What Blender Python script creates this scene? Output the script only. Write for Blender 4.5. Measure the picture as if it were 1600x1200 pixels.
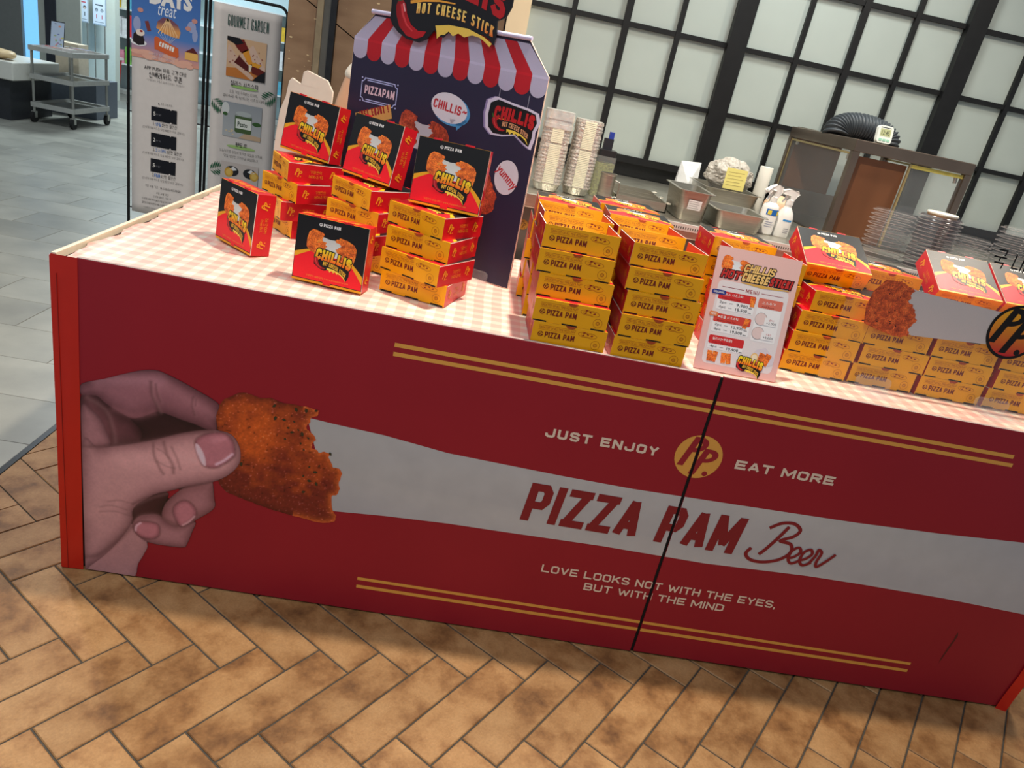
import bpy, bmesh, math, random
import numpy as np
from mathutils import Matrix, Vector
from mathutils.geometry import tessellate_polygon

random.seed(7)
scene = bpy.context.scene
for o in list(bpy.data.objects):
    bpy.data.objects.remove(o)
COL = scene.collection
R_ = math.radians

# ------------------------------------------------------------------ camera
cam_d = bpy.data.cameras.new('camera')
cam_d.sensor_width = 36.0
cam_d.lens = 1160.34 / 1600.0 * 36.0
cam_d.clip_start = 0.02
cam_d.clip_end = 100
cam = bpy.data.objects.new('camera', cam_d)
COL.objects.link(cam)
RX = (0.9808745616575442, -0.008028037538741664, 0.1944753066750898)
RY = (0.17608529748677937, -0.3891562327808713, -0.9041854867751596)
RZ = (0.0829401127445947, 0.9211367852274256, -0.3802998298669742)
cam.matrix_world = Matrix(((RX[0], -RY[0], -RZ[0], 0.9480676), (RX[1], -RY[1], -RZ[1], -1.69164),
                           (RX[2], -RY[2], -RZ[2], 1.46689505), (0, 0, 0, 1)))
scene.camera = cam

# ------------------------------------------------------------------ light
world = bpy.data.worlds.new('world')
scene.world = world
world.use_nodes = True
world.node_tree.nodes['Background'].inputs[0].default_value = (0.80, 0.91, 1.0, 1)
world.node_tree.nodes['Background'].inputs[1].default_value = 0.23
scene.view_settings.view_transform = 'Standard'
scene.view_settings.look = 'None'
scene.view_settings.gamma = 1.0
scene.view_settings.use_curve_mapping = False
scene.view_settings.exposure = 0.42


def area(name, loc, target, power, size, color, spread=180):
    d = bpy.data.lights.new(name, 'AREA')
    d.shape = 'DISK'
    d.size = size
    d.energy = power
    d.color = color
    d.spread = R_(spread)
    o = bpy.data.objects.new(name, d)
    COL.objects.link(o)
    o.location = loc
    o.rotation_euler = (Vector(target) - Vector(loc)).to_track_quat('-Z', 'Y').to_euler()
    return o


area('downlight_or_fill', (1.30, 0.30, 3.05), (1.25, 0.10, 0), 40, 0.12, (1.0, 0.88, 0.72), 150)
area('downlight_or_fill', (-1.5, 1.9, 3.05), (-1.0, 1.2, 0), 20, 0.2, (1.0, 0.93, 0.82), 150)
area('downlight_or_fill', (3.3, 0.9, 3.05), (2.6, 0.6, 0), 20, 0.2, (1.0, 0.88, 0.72), 150)
area('downlight_or_fill', (0.7, -1.5, 3.05), (0.7, -0.9, 0), 14, 0.5, (0.92, 0.96, 1.0), 150)  # cool front fill, added to brighten the counter front and box fronts
area('downlight_or_fill', (-1.9, -0.4, 3.05), (-1.9, -0.4, 0), 14, 0.3, (0.95, 0.97, 1.0), 150)
area('downlight_or_fill', (2.2, 1.5, 3.05), (2.2, 1.7, 0), 15, 0.35, (0.97, 1.0, 0.95), 160)
area('downlight_or_fill', (-2.6, 5.0, 3.05), (-2.6, 5.0, 0), 24, 0.5, (0.85, 0.95, 1.0), 160)
area('downlight_or_fill', (-3.6, 8.6, 3.05), (-3.8, 8.6, 0), 85, 0.8, (0.8, 0.95, 1.0), 170)


# ------------------------------------------------------------------ materials
def S(r, g, b, k=1.0):
    out = []
    for c in (r, g, b):
        c = c / 255.0
        c = c / 12.92 if c <= 0.04045 else ((c + 0.055) / 1.055) ** 2.4
        out.append(min(0.92, c * k))
    return tuple(out)


MATS = {}


def mat(name, col, rough=0.5, metal=0.0, var=0.0, scale=30.0, bump=0.0, bscale=60.0, spec=0.5,
        trans=0.0, alpha=1.0, emit=None, ior=1.45, stretch=None, col2=None, objrand=0.0, coat=0.0):
    if name in MATS:
        return MATS[name]
    m = bpy.data.materials.new(name)
    m.use_nodes = True
    nt = m.node_tree
    b = nt.nodes['Principled BSDF']
    b.inputs['Roughness'].default_value = rough
    b.inputs['Metallic'].default_value = metal
    b.inputs['Specular IOR Level'].default_value = spec
    b.inputs['IOR'].default_value = ior
    b.inputs['Transmission Weight'].default_value = trans
    b.inputs['Alpha'].default_value = alpha
    b.inputs['Coat Weight'].default_value = coat
    b.inputs['Base Color'].default_value = (*col, 1)
    tc = nt.nodes.new('ShaderNodeTexCoord')
    src = tc.outputs['Object']
    if stretch:
        mp = nt.nodes.new('ShaderNodeMapping')
        mp.inputs['Scale'].default_value = stretch
        nt.links.new(src, mp.inputs[0])
        src = mp.outputs[0]
    if var > 0 or col2 is not None:
        n = nt.nodes.new('ShaderNodeTexNoise')
        n.inputs['Scale'].default_value = scale
        n.inputs['Detail'].default_value = 5
        if objrand > 0:
            oi = nt.nodes.new('ShaderNodeObjectInfo')
            ad = nt.nodes.new('ShaderNodeVectorMath')
            ad.operation = 'ADD'
            sc = nt.nodes.new('ShaderNodeVectorMath')
            sc.operation = 'SCALE'
            sc.inputs[0].default_value = (37.0, 11.0, 23.0)
            nt.links.new(oi.outputs['Random'], sc.inputs['Scale'])
            nt.links.new(src, ad.inputs[0])
            nt.links.new(sc.outputs[0], ad.inputs[1])
            nt.links.new(ad.outputs[0], n.inputs['Vector'])
        else:
            nt.links.new(src, n.inputs['Vector'])
        r = nt.nodes.new('ShaderNodeValToRGB')
        c2 = col2 if col2 is not None else tuple(c * (1 - var) for c in col)
        c1 = col if col2 is not None else tuple(min(0.95, c * (1 + var)) for c in col)
        r.color_ramp.elements[0].position = 0.32
        r.color_ramp.elements[1].position = 0.68
        r.color_ramp.elements[0].color = (*c2, 1)
        r.color_ramp.elements[1].color = (*c1, 1)
        nt.links.new(n.outputs['Fac'], r.inputs[0])
        out = r.outputs[0]
        if objrand > 0:
            hv = nt.nodes.new('ShaderNodeHueSaturation')
            mr = nt.nodes.new('ShaderNodeMapRange')
            mr.inputs['To Min'].default_value = 1 - objrand
            mr.inputs['To Max'].default_value = 1 + objrand
            nt.links.new(oi.outputs['Random'], mr.inputs['Value'])
            nt.links.new(mr.outputs[0], hv.inputs['Value'])
            nt.links.new(out, hv.inputs['Color'])
            out = hv.outputs[0]
        nt.links.new(out, b.inputs['Base Color'])
    if bump > 0:
        n2 = nt.nodes.new('ShaderNodeTexNoise')
        n2.inputs['Scale'].default_value = bscale
        n2.inputs['Detail'].default_value = 4
        nt.links.new(src, n2.inputs['Vector'])
        bp = nt.nodes.new('ShaderNodeBump')
        bp.inputs['Strength'].default_value = bump
        bp.inputs['Distance'].default_value = 0.004
        nt.links.new(n2.outputs['Fac'], bp.inputs['Height'])
        nt.links.new(bp.outputs[0], b.inputs['Normal'])
    if emit:
        b.inputs['Emission Color'].default_value = (*emit[0], 1)
        b.inputs['Emission Strength'].default_value = emit[1]
    MATS[name] = m
    return m


def print_mat(name, rough=0.42, spec=0.4, noise=0.05, nscale=400):
    m = bpy.data.materials.new(name)
    m.use_nodes = True
    nt = m.node_tree
    b = nt.nodes['Principled BSDF']
    b.inputs['Roughness'].default_value = rough
    b.inputs['Specular IOR Level'].default_value = spec
    a = nt.nodes.new('ShaderNodeAttribute')
    a.attribute_name = 'Col'
    tc = nt.nodes.new('ShaderNodeTexCoord')
    n = nt.nodes.new('ShaderNodeTexNoise')
    n.inputs['Scale'].default_value = nscale
    nt.links.new(tc.outputs['Object'], n.inputs['Vector'])
    mr = nt.nodes.new('ShaderNodeMapRange')
    mr.inputs['To Min'].default_value = 1 - noise
    mr.inputs['To Max'].default_value = 1 + noise
    nt.links.new(n.outputs['Fac'], mr.inputs['Value'])
    mx = nt.nodes.new('ShaderNodeVectorMath')
    mx.operation = 'SCALE'
    nt.links.new(a.outputs['Color'], mx.inputs[0])
    nt.links.new(mr.outputs[0], mx.inputs['Scale'])
    nt.links.new(mx.outputs[0], b.inputs['Base Color'])
    MATS[name] = m
    return m


def crumb_mat(name, scale, dark, mid, light, rough=0.5):
    m = bpy.data.materials.new(name)
    m.use_nodes = True
    nt = m.node_tree
    b = nt.nodes['Principled BSDF']
    b.inputs['Roughness'].default_value = rough
    tc = nt.nodes.new('ShaderNodeTexCoord')
    n = nt.nodes.new('ShaderNodeTexNoise')
    n.inputs['Scale'].default_value = scale
    n.inputs['Detail'].default_value = 9
    n.inputs['Roughness'].default_value = 0.68
    n.inputs['Distortion'].default_value = 0.6
    nt.links.new(tc.outputs['Object'], n.inputs['Vector'])
    r = nt.nodes.new('ShaderNodeValToRGB')
    r.color_ramp.elements[0].position = 0.34
    r.color_ramp.elements[0].color = (*dark, 1)
    r.color_ramp.elements[1].position = 0.68
    r.color_ramp.elements[1].color = (*light, 1)
    e = r.color_ramp.elements.new(0.52)
    e.color = (*mid, 1)
    nt.links.new(n.outputs['Fac'], r.inputs[0])
    n2 = nt.nodes.new('ShaderNodeTexNoise')
    n2.inputs['Scale'].default_value = scale * 7
    n2.inputs['Detail'].default_value = 3
    nt.links.new(tc.outputs['Object'], n2.inputs['Vector'])
    mr = nt.nodes.new('ShaderNodeMapRange')
    mr.inputs['From Min'].default_value = 0.3
    mr.inputs['From Max'].default_value = 0.7
    mr.inputs['To Min'].default_value = 0.55
    mr.inputs['To Max'].default_value = 1.4
    nt.links.new(n2.outputs['Fac'], mr.inputs['Value'])
    vm = nt.nodes.new('ShaderNodeVectorMath')
    vm.operation = 'SCALE'
    nt.links.new(r.outputs[0], vm.inputs[0])
    nt.links.new(mr.outputs[0], vm.inputs['Scale'])
    nt.links.new(vm.outputs[0], b.inputs['Base Color'])
    MATS[name] = m
    return m


PRINT = print_mat('printed_ink')
PRINTM = print_mat('printed_ink_matte', rough=0.6, spec=0.25)
CRUMB_S = crumb_mat('crumb_print_small', 60, S(140, 52, 12, 1.5), S(208, 100, 28, 1.5), S(228, 132, 46, 1.5))
CRUMB_L = crumb_mat('crumb_print_large', 13, S(96, 32, 18, 1.5), S(152, 62, 24, 1.5), S(176, 84, 32, 1.5))
CRUMB_B = crumb_mat('crumb_print_board', 30, S(110, 35, 22, 1.5), S(165, 62, 35, 1.5), S(190, 90, 60, 1.5))


# ------------------------------------------------------------------ mesh helpers
def obj(name, verts, faces, mats, parent=None, midx=None, smooth=False, loc=None):
    me = bpy.data.meshes.new(name)
    me.from_pydata([tuple(v) for v in verts], [], [tuple(f) for f in faces])
    if not isinstance(mats, (list, tuple)):
        mats = [mats]
    for m in mats:
        me.materials.append(m)
    if midx is not None:
        me.polygons.foreach_set('material_index', midx)
    if smooth:
        me.polygons.foreach_set('use_smooth', [True] * len(me.polygons))
    me.update()
    o = bpy.data.objects.new(name, me)
    COL.objects.link(o)
    if parent:
        o.parent = parent
    if loc:
        o.location = loc
    return o


class MB:
    def __init__(self):
        self.v = []
        self.f = []
        self.m = []

    def add(self, vs, fs, mi=0):
        n = len(self.v)
        self.v += [tuple(v) for v in vs]
        self.f += [tuple(i + n for i in f) for f in fs]
        self.m += [mi] * len(fs)
        return self

    def box(self, x0, y0, z0, x1, y1, z1, mi=0, T=None):
        vs = [(x0, y0, z0), (x1, y0, z0), (x1, y1, z0), (x0, y1, z0), (x0, y0, z1), (x1, y0, z1), (x1, y1, z1), (x0, y1, z1)]
        if T is not None:
            vs = [tuple(T @ Vector(v)) for v in vs]
        return self.add(vs, [(0, 3, 2, 1), (4, 5, 6, 7), (0, 1, 5, 4), (1, 2, 6, 5), (2, 3, 7, 6), (3, 0, 4, 7)], mi)

    def cbox(self, x0, y0, z0, x1, y1, z1, c=0.004, mi=0):
        """box with chamfered top edges"""
        vs = [(x0, y0, z0), (x1, y0, z0), (x1, y1, z0), (x0, y1, z0),
              (x0, y0, z1 - c), (x1, y0, z1 - c), (x1, y1, z1 - c), (x0, y1, z1 - c),
              (x0 + c, y0 + c, z1), (x1 - c, y0 + c, z1), (x1 - c, y1 - c, z1), (x0 + c, y1 - c, z1)]
        fs = [(0, 3, 2, 1), (8, 9, 10, 11)]
        for i in range(4):
            j = (i + 1) % 4
            fs += [(i, j, j + 4, i + 4), (i + 4, j + 4, j + 8, i + 8)]
        return self.add(vs, fs, mi)

    def rbox(self, x0, y0, z0, x1, y1, z1, r=0.01, mi=0, n=4):
        """box with rounded vertical edges"""
        p = rrect(x0, y0, x1, y1, r, n)
        return self.prism(p, z0, z1, mi)

    def prism(self, poly, z0, z1, mi=0, fn=None):
        n = len(poly)
        fn = fn or (lambda a, b, c: (a, b, c))
        vs = [fn(x, y, z0) for x, y in poly] + [fn(x, y, z1) for x, y in poly]
        fs = [(i, (i + 1) % n, (i + 1) % n + n, i + n) for i in range(n)]
        tri = tessellate_polygon([[Vector((x, y, 0)) for x, y in poly]])
        for t in tri:
            a, b, c = [poly[i] for i in t]
            cr = (b[0] - a[0]) * (c[1] - a[1]) - (b[1] - a[1]) * (c[0] - a[0])
            t = t if cr > 0 else (t[0], t[2], t[1])
            fs.append((t[0] + n, t[1] + n, t[2] + n))
            fs.append((t[2], t[1], t[0]))
        return self.add(vs, fs, mi)

    def cyl(self, p0, p1, r, n=12, mi=0, r1=None):
        p0, p1 = Vector(p0), Vector(p1)
        d = (p1 - p0).normalized()
        a = d.orthogonal().normalized()
        b = d.cross(a)
        r1 = r if r1 is None else r1
        vs = []
        for p, rr in ((p0, r), (p1, r1)):
            for i in range(n):
                t = 2 * math.pi * i / n
                vs.append(p + (a * math.cos(t) + b * math.sin(t)) * rr)
        fs = [(i, (i + 1) % n, (i + 1) % n + n, i + n) for i in range(n)]
        fs += [tuple(range(n))[::-1], tuple(range(n, 2 * n))]
        return self.add(vs, fs, mi)

    def tube(self, path, r, n=10, mi=0, closed=False, radii=None):
        path = [Vector(p) for p in path]
        vs = []
        fs = []
        up = None
        m = len(path)
        for k, p in enumerate(path):
            if closed:
                d = (path[(k + 1) % m] - path[k - 1]).normalized()
            else:
                d = (path[min(k + 1, m - 1)] - path[max(k - 1, 0)]).normalized()
            if up is None:
                up = d.orthogonal().normalized()
            up = (up - d * up.dot(d)).normalized()
            b = d.cross(up)
            rr = radii[k] if radii else r
            for i in range(n):
                t = 2 * math.pi * i / n
                vs.append(p + (up * math.cos(t) + b * math.sin(t)) * rr)
        for k in range(m if closed else m - 1):
            for i in range(n):
                a0 = k * n + i
                a1 = k * n + (i + 1) % n
                k2 = (k + 1) % m
                fs.append((a0, a1, k2 * n + (i + 1) % n, k2 * n + i))
        if not closed:
            fs += [tuple(range(n))[::-1], tuple(range((m - 1) * n, m * n))]
        return self.add(vs, fs, mi)

    def lathe(self, prof, c=(0, 0, 0), n=24, mi=0, cap=True, sx=1, sy=1):
        vs = []
        for r, z in prof:
            for i in range(n):
                t = 2 * math.pi * i / n
                vs.append((c[0] + r * math.cos(t) * sx, c[1] + r * math.sin(t) * sy, c[2] + z))
        fs = []
        for k in range(len(prof) - 1):
            for i in range(n):
                j = (i + 1) % n
                fs.append((k * n + i, k * n + j, (k + 1) * n + j, (k + 1) * n + i))
        if cap:
            if prof[0][0] > 1e-5:
                fs.append(tuple(range(n))[::-1])
            if prof[-1][0] > 1e-5:
                fs.append(tuple(range((len(prof) - 1) * n, len(prof) * n)))
        return self.add(vs, fs, mi)

    def build(self, name, mats, parent=None, smooth=False, loc=None):
        return obj(name, self.v, self.f, mats, parent, self.m, smooth, loc)


def rrect(x0, y0, x1, y1, r, n=4):
    pts = []
    for cx, cy, a in ((x1 - r, y0 + r, -90), (x1 - r, y1 - r, 0), (x0 + r, y1 - r, 90), (x0 + r, y0 + r, 180)):
        for i in range(n + 1):
            t = R_(a + 90 * i / n)
            pts.append((cx + r * math.cos(t), cy + r * math.sin(t)))
    return pts


def smooth_angle(o, deg=35):
    for p in o.data.polygons:
        p.use_smooth = True
    o.data.set_sharp_from_angle(angle=R_(deg))
    return o


def bevel(o, w=0.003, seg=2):
    md = o.modifiers.new('bevel', 'BEVEL')
    md.width = w
    md.segments = seg
    md.limit_method = 'ANGLE'
    return o


def tag(o, label, cat, group=None, kind=None):
    if label:
        o['label'] = label
    if cat:
        o['category'] = cat
    if group:
        o['group'] = group
    if kind:
        o['kind'] = kind
    return o


def thing(name, label, cat, loc=(0, 0, 0), rotz=0, group=None):
    o = bpy.data.objects.new(name, None)
    COL.objects.link(o)
    o.empty_display_size = 0.05
    o.location = loc
    o.rotation_euler = (0, 0, rotz)
    return tag(o, label, cat, group)


def copy_tree(root, parent=None):
    c = root.copy()
    COL.objects.link(c)
    c.parent = parent
    for ch in root.children:
        copy_tree(ch, c)
    return c


def struct(o):
    o['kind'] = 'structure'
    return o


# ------------------------------------------------------------------ printed sheets
_TXT = {}
TMP = bpy.data.scenes.new('lettering_tmp')
_cu = bpy.data.curves.new('lettering', 'FONT')
_cu.size = 1.0
_cu.resolution_u = 2
_cu.fill_mode = 'BOTH'
LETTER = bpy.data.objects.new('lettering', _cu)
TMP.collection.objects.link(LETTER)


def text_mesh(body, bold=0.0):
    key = (body, bold)
    if key in _TXT:
        return _TXT[key]
    cu = LETTER.data
    cu.body = body
    cu.offset = bold
    vl = TMP.view_layers[0]
    cu.update_tag()
    vl.update()
    me = bpy.data.meshes.new_from_object(LETTER.evaluated_get(vl.depsgraph))
    n = len(me.vertices)
    co = np.zeros(n * 3)
    me.vertices.foreach_get('co', co)
    co = co.reshape(-1, 3)[:, :2]
    fs = [tuple(p.vertices) for p in me.polygons]
    bpy.data.meshes.remove(me)
    if n == 0:
        co = np.zeros((1, 2))
        fs = []
    _TXT[key] = (co, fs)
    return _TXT[key]


GLYPH = {
    'A': [[(0, 0), (0.46, 1)], [(0.54, 1), (1, 0)], [(0.2, 0.26), (0.8, 0.26)]],
    'B': [[(0, 0), (0, 1)], [(0.02, 1), (0.75, 1), (0.95, 0.88), (0.95, 0.64), (0.75, 0.52), (0.1, 0.52)], [(0.75, 0.52), (1, 0.4), (1, 0.12), (0.78, 0), (0, 0)]],
    'C': [[(1, 0.82), (0.97, 0.87), (0.78, 1), (0.22, 1), (0, 0.86), (0, 0.14), (0.22, 0), (0.78, 0), (0.97, 0.13), (1, 0.18)]],
    'D': [[(0, 0), (0, 1), (0.7, 1), (1, 0.85), (1, 0.15), (0.7, 0), (0, 0)]],
    'E': [[(1, 1), (0, 1), (0, 0), (1, 0)], [(0, 0.5), (0.85, 0.5)]],
    'F': [[(1, 1), (0, 1), (0, 0)], [(0, 0.5), (0.85, 0.5)]],
    'G': [[(1, 0.82), (0.97, 0.87), (0.78, 1), (0.22, 1), (0, 0.86), (0, 0.14), (0.22, 0), (0.78, 0), (1, 0.14), (1, 0.45), (0.6, 0.45)]],
    'H': [[(0, 0), (0, 1)], [(1, 0), (1, 1)], [(0, 0.5), (1, 0.5)]],
    'I': [[(0, 0), (0, 1)]],
    'J': [[(1, 1), (1, 0.14), (0.78, 0), (0.22, 0), (0, 0.14), (0, 0.28)]],
    'K': [[(0, 0), (0, 1)], [(1, 1), (0.1, 0.45)], [(0.35, 0.62), (1, 0)]],
    'L': [[(0, 1), (0, 0), (1, 0)]],
    'M': [[(0, 0), (0, 1)], [(0.04, 1), (0.5, 0.2)], [(0.5, 0.2), (0.96, 1)], [(1, 0), (1, 1)]],
    'N': [[(0, 0), (0, 1)], [(0.02, 1), (0.98, 0)], [(1, 0), (1, 1)]],
    'O': [[(0.22, 1), (0, 0.86), (0, 0.14), (0.22, 0), (0.78, 0), (1, 0.14), (1, 0.86), (0.78, 1), (0.22, 1)]],
    'P': [[(0, 0), (0, 1)], [(0.02, 1), (0.78, 1), (1, 0.86), (1, 0.56), (0.78, 0.42), (0.02, 0.42)]],
    'R': [[(0, 0), (0, 1)], [(0.02, 1), (0.78, 1), (1, 0.86), (1, 0.58), (0.78, 0.46), (0.02, 0.46)], [(0.5, 0.46), (1, 0)]],
    'S': [[(1, 0.83), (0.78, 1), (0.22, 1), (0, 0.86), (0, 0.66), (0.22, 0.53), (0.78, 0.47), (1, 0.34), (1, 0.14), (0.78, 0), (0.22, 0), (0, 0.17)]],
    'T': [[(0, 1), (1, 1)], [(0.5, 0), (0.5, 1)]],
    'U': [[(0, 1), (0, 0.14), (0.22, 0), (0.78, 0), (1, 0.14), (1, 1)]],
    'V': [[(0, 1), (0.5, 0)], [(0.5, 0), (1, 1)]],
    'W': [[(0, 1), (0.25, 0)], [(0.25, 0), (0.5, 0.8)], [(0.5, 0.8), (0.75, 0)], [(0.75, 0), (1, 1)]],
    'Y': [[(0, 1), (0.5, 0.45)], [(0.5, 0.45), (1, 1)], [(0.5, 0), (0.5, 0.45)]],
    'Z': [[(0, 1), (1, 1)], [(0.95, 1), (0.05, 0)], [(0, 0), (1, 0)]],
    'X': [[(0, 0), (1, 1)], [(0, 1), (1, 0)]],
    '!': [[(0, 0.35), (0, 1)], [(0, -0.02), (0, 0.06)]],
    ',': [[(0, -0.18), (0, 0.02)]],
    '-': [[(0, 0.45), (1, 0.45)]],
}


_C = [(0.5 + 0.5 * math.cos(6.2832 * i / 12), 0.5 + 0.5 * math.sin(6.2832 * i / 12)) for i in range(12)]
_C.append(_C[0])
_G, _N = [[(0, 1), (1, 1), (0.95, 0)]], [[(0, 1), (0, 0), (1, 0)]]
_D = [[(1, 1), (0, 1), (0, 0), (1, 0)]]
_B = [[(0, 1), (0, 0), (1, 0), (1, 1)], [(0, 0.5), (1, 0.5)]]
_S = [[(0.5, 1), (0, 0)], [(0.45, 0.7), (1, 0)]]
_J = [[(0.05, 1), (0.95, 1)], [(0.5, 0.95), (0, 0)], [(0.45, 0.6), (1, 0)]]


def _sub(st, x0, y0, x1, y1):
    return [[(x0 + x * (x1 - x0), y0 + y * (y1 - y0)) for x, y in p] for p in st]


def _dbl(st):
    return _sub(st, 0, 0, 0.42, 1) + _sub(st, 0.58, 0, 1, 1)


JAMO = {'g': _G, 'n': _N, 'd': _D, 'r': [[(0, 1), (1, 1), (1, 0.5), (0, 0.5), (0, 0), (1, 0)]], 'm': [[(0, 0), (1, 0), (1, 1), (0, 1), (0, 0)]],
        'b': _B, 's': _S, 'o': [_C], 'j': _J, 'c': [[(0.4, 1.05), (0.6, 1.05)]] + _sub(_J, 0, 0, 1, 0.82), 'k': _G + [[(0, 0.52), (0.95, 0.52)]],
        't': _D + [[(0, 0.5), (0.95, 0.5)]], 'p': [[(0, 1), (1, 1)], [(0, 0), (1, 0)], [(0.3, 1), (0.3, 0)], [(0.7, 1), (0.7, 0)]],
        'h': [[(0.35, 1.05), (0.65, 1.05)], [(0, 0.8), (1, 0.8)]] + _sub([_C], 0.15, 0, 0.85, 0.6)}
INI = ['g', 'gg', 'n', 'd', 'dd', 'r', 'm', 'b', 'bb', 's', 'ss', 'o', 'j', 'jj', 'c', 'k', 't', 'p', 'h']
FIN = ['', 'g', 'gg', 'gs', 'n', 'nj', 'nh', 'd', 'r', 'rg', 'rm', 'rb', 'rs', 'rt', 'rp', 'rh', 'm', 'b', 'bs', 's', 'ss', 'o', 'j', 'c', 'k', 't', 'p', 'h']
VV = {0: 'R', 1: 'RL', 2: 'RR', 3: 'RRL', 4: 'L', 5: 'LL', 6: 'LLx', 7: 'LLLx', 20: '|'}
VH = {8: 'u', 12: 'uu', 13: 'd', 17: 'dd', 18: '-'}
VX = {9: (8, 0), 10: (8, 1), 11: (8, 20), 14: (13, 4), 15: (13, 5), 16: (13, 20), 19: (18, 20)}


def _jm(c):
    return JAMO[c] if len(c) == 1 else (_dbl(JAMO[c[0]]) if c[0] == c[1] else _sub(JAMO[c[0]], 0, 0, 0.44, 1) + _sub(JAMO[c[1]], 0.56, 0, 1, 1))


def _vert(v):
    k = VV[v]
    st = []
    if k == '|':
        return [[(0.5, 0), (0.5, 1)]]
    if k in ('R', 'RR'):
        st = [[(0.4, 0), (0.4, 1)]] + [[(0.4, y), (1, y)] for y in ((0.5,) if k == 'R' else (0.62, 0.38))]
    elif k in ('RL', 'RRL'):
        st = [[(0.2, 0.03), (0.2, 0.97)], [(0.9, 0), (0.9, 1)]] + [[(0.2, y), (0.9, y)] for y in ((0.5,) if k == 'RL' else (0.62, 0.38))]
    elif k in ('L', 'LLx'):
        st = [[(0.7, 0), (0.7, 1)]] + [[(0.1, y), (0.7, y)] for y in ((0.5,) if k == 'L' else (0.62, 0.38))]
    else:
        st = [[(0.5, 0.03), (0.5, 0.97)], [(1, 0), (1, 1)]] + [[(0.05, y), (0.5, y)] for y in ((0.5,) if k == 'LL' else (0.62, 0.38))]
    return st


def _horz(v):
    k = VH[v]
    y = 0.15 if k[0] == 'u' else (0.85 if k[0] == 'd' else 0.5)
    st = [[(0, y), (1, y)]]
    xs_ = (0.5,) if len(k) == 1 else (0.33, 0.67)
    if k[0] in 'ud':
        st += [[(x, y), (x, 1 if k[0] == 'u' else 0)] for x in xs_]
    return st


def hangul(ch):
    c = ord(ch) - 0xAC00
    i, v, f = c // 588, (c % 588) // 28, c % 28
    lo = 0.40 if f else 0.06
    hh = 0.96 - lo
    if v in VV:
        st = _sub(_jm(INI[i]), 0.06, lo + 0.10 * hh, 0.52, lo + 0.92 * hh) + _sub(_vert(v), 0.60, lo - 0.02, 0.98, 1.0)
    elif v in VH:
        st = _sub(_jm(INI[i]), 0.20, lo + 0.48 * hh, 0.80, lo + 0.97 * hh) + _sub(_horz(v), 0.04, lo - 0.02, 0.96, lo + 0.38 * hh)
    else:
        a, b = VX[v]
        st = _sub(_jm(INI[i]), 0.10, lo + 0.50 * hh, 0.52, lo + 0.97 * hh) + _sub(_horz(a), 0.02, lo + 0.06 * hh, 0.60, lo + 0.40 * hh) + _sub(_vert(b), 0.66, lo - 0.02, 1.0, 1.0)
    if f:
        st += _sub(_jm(FIN[f]), 0.20, 0.02, 0.86, 0.30)
    return st


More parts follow.
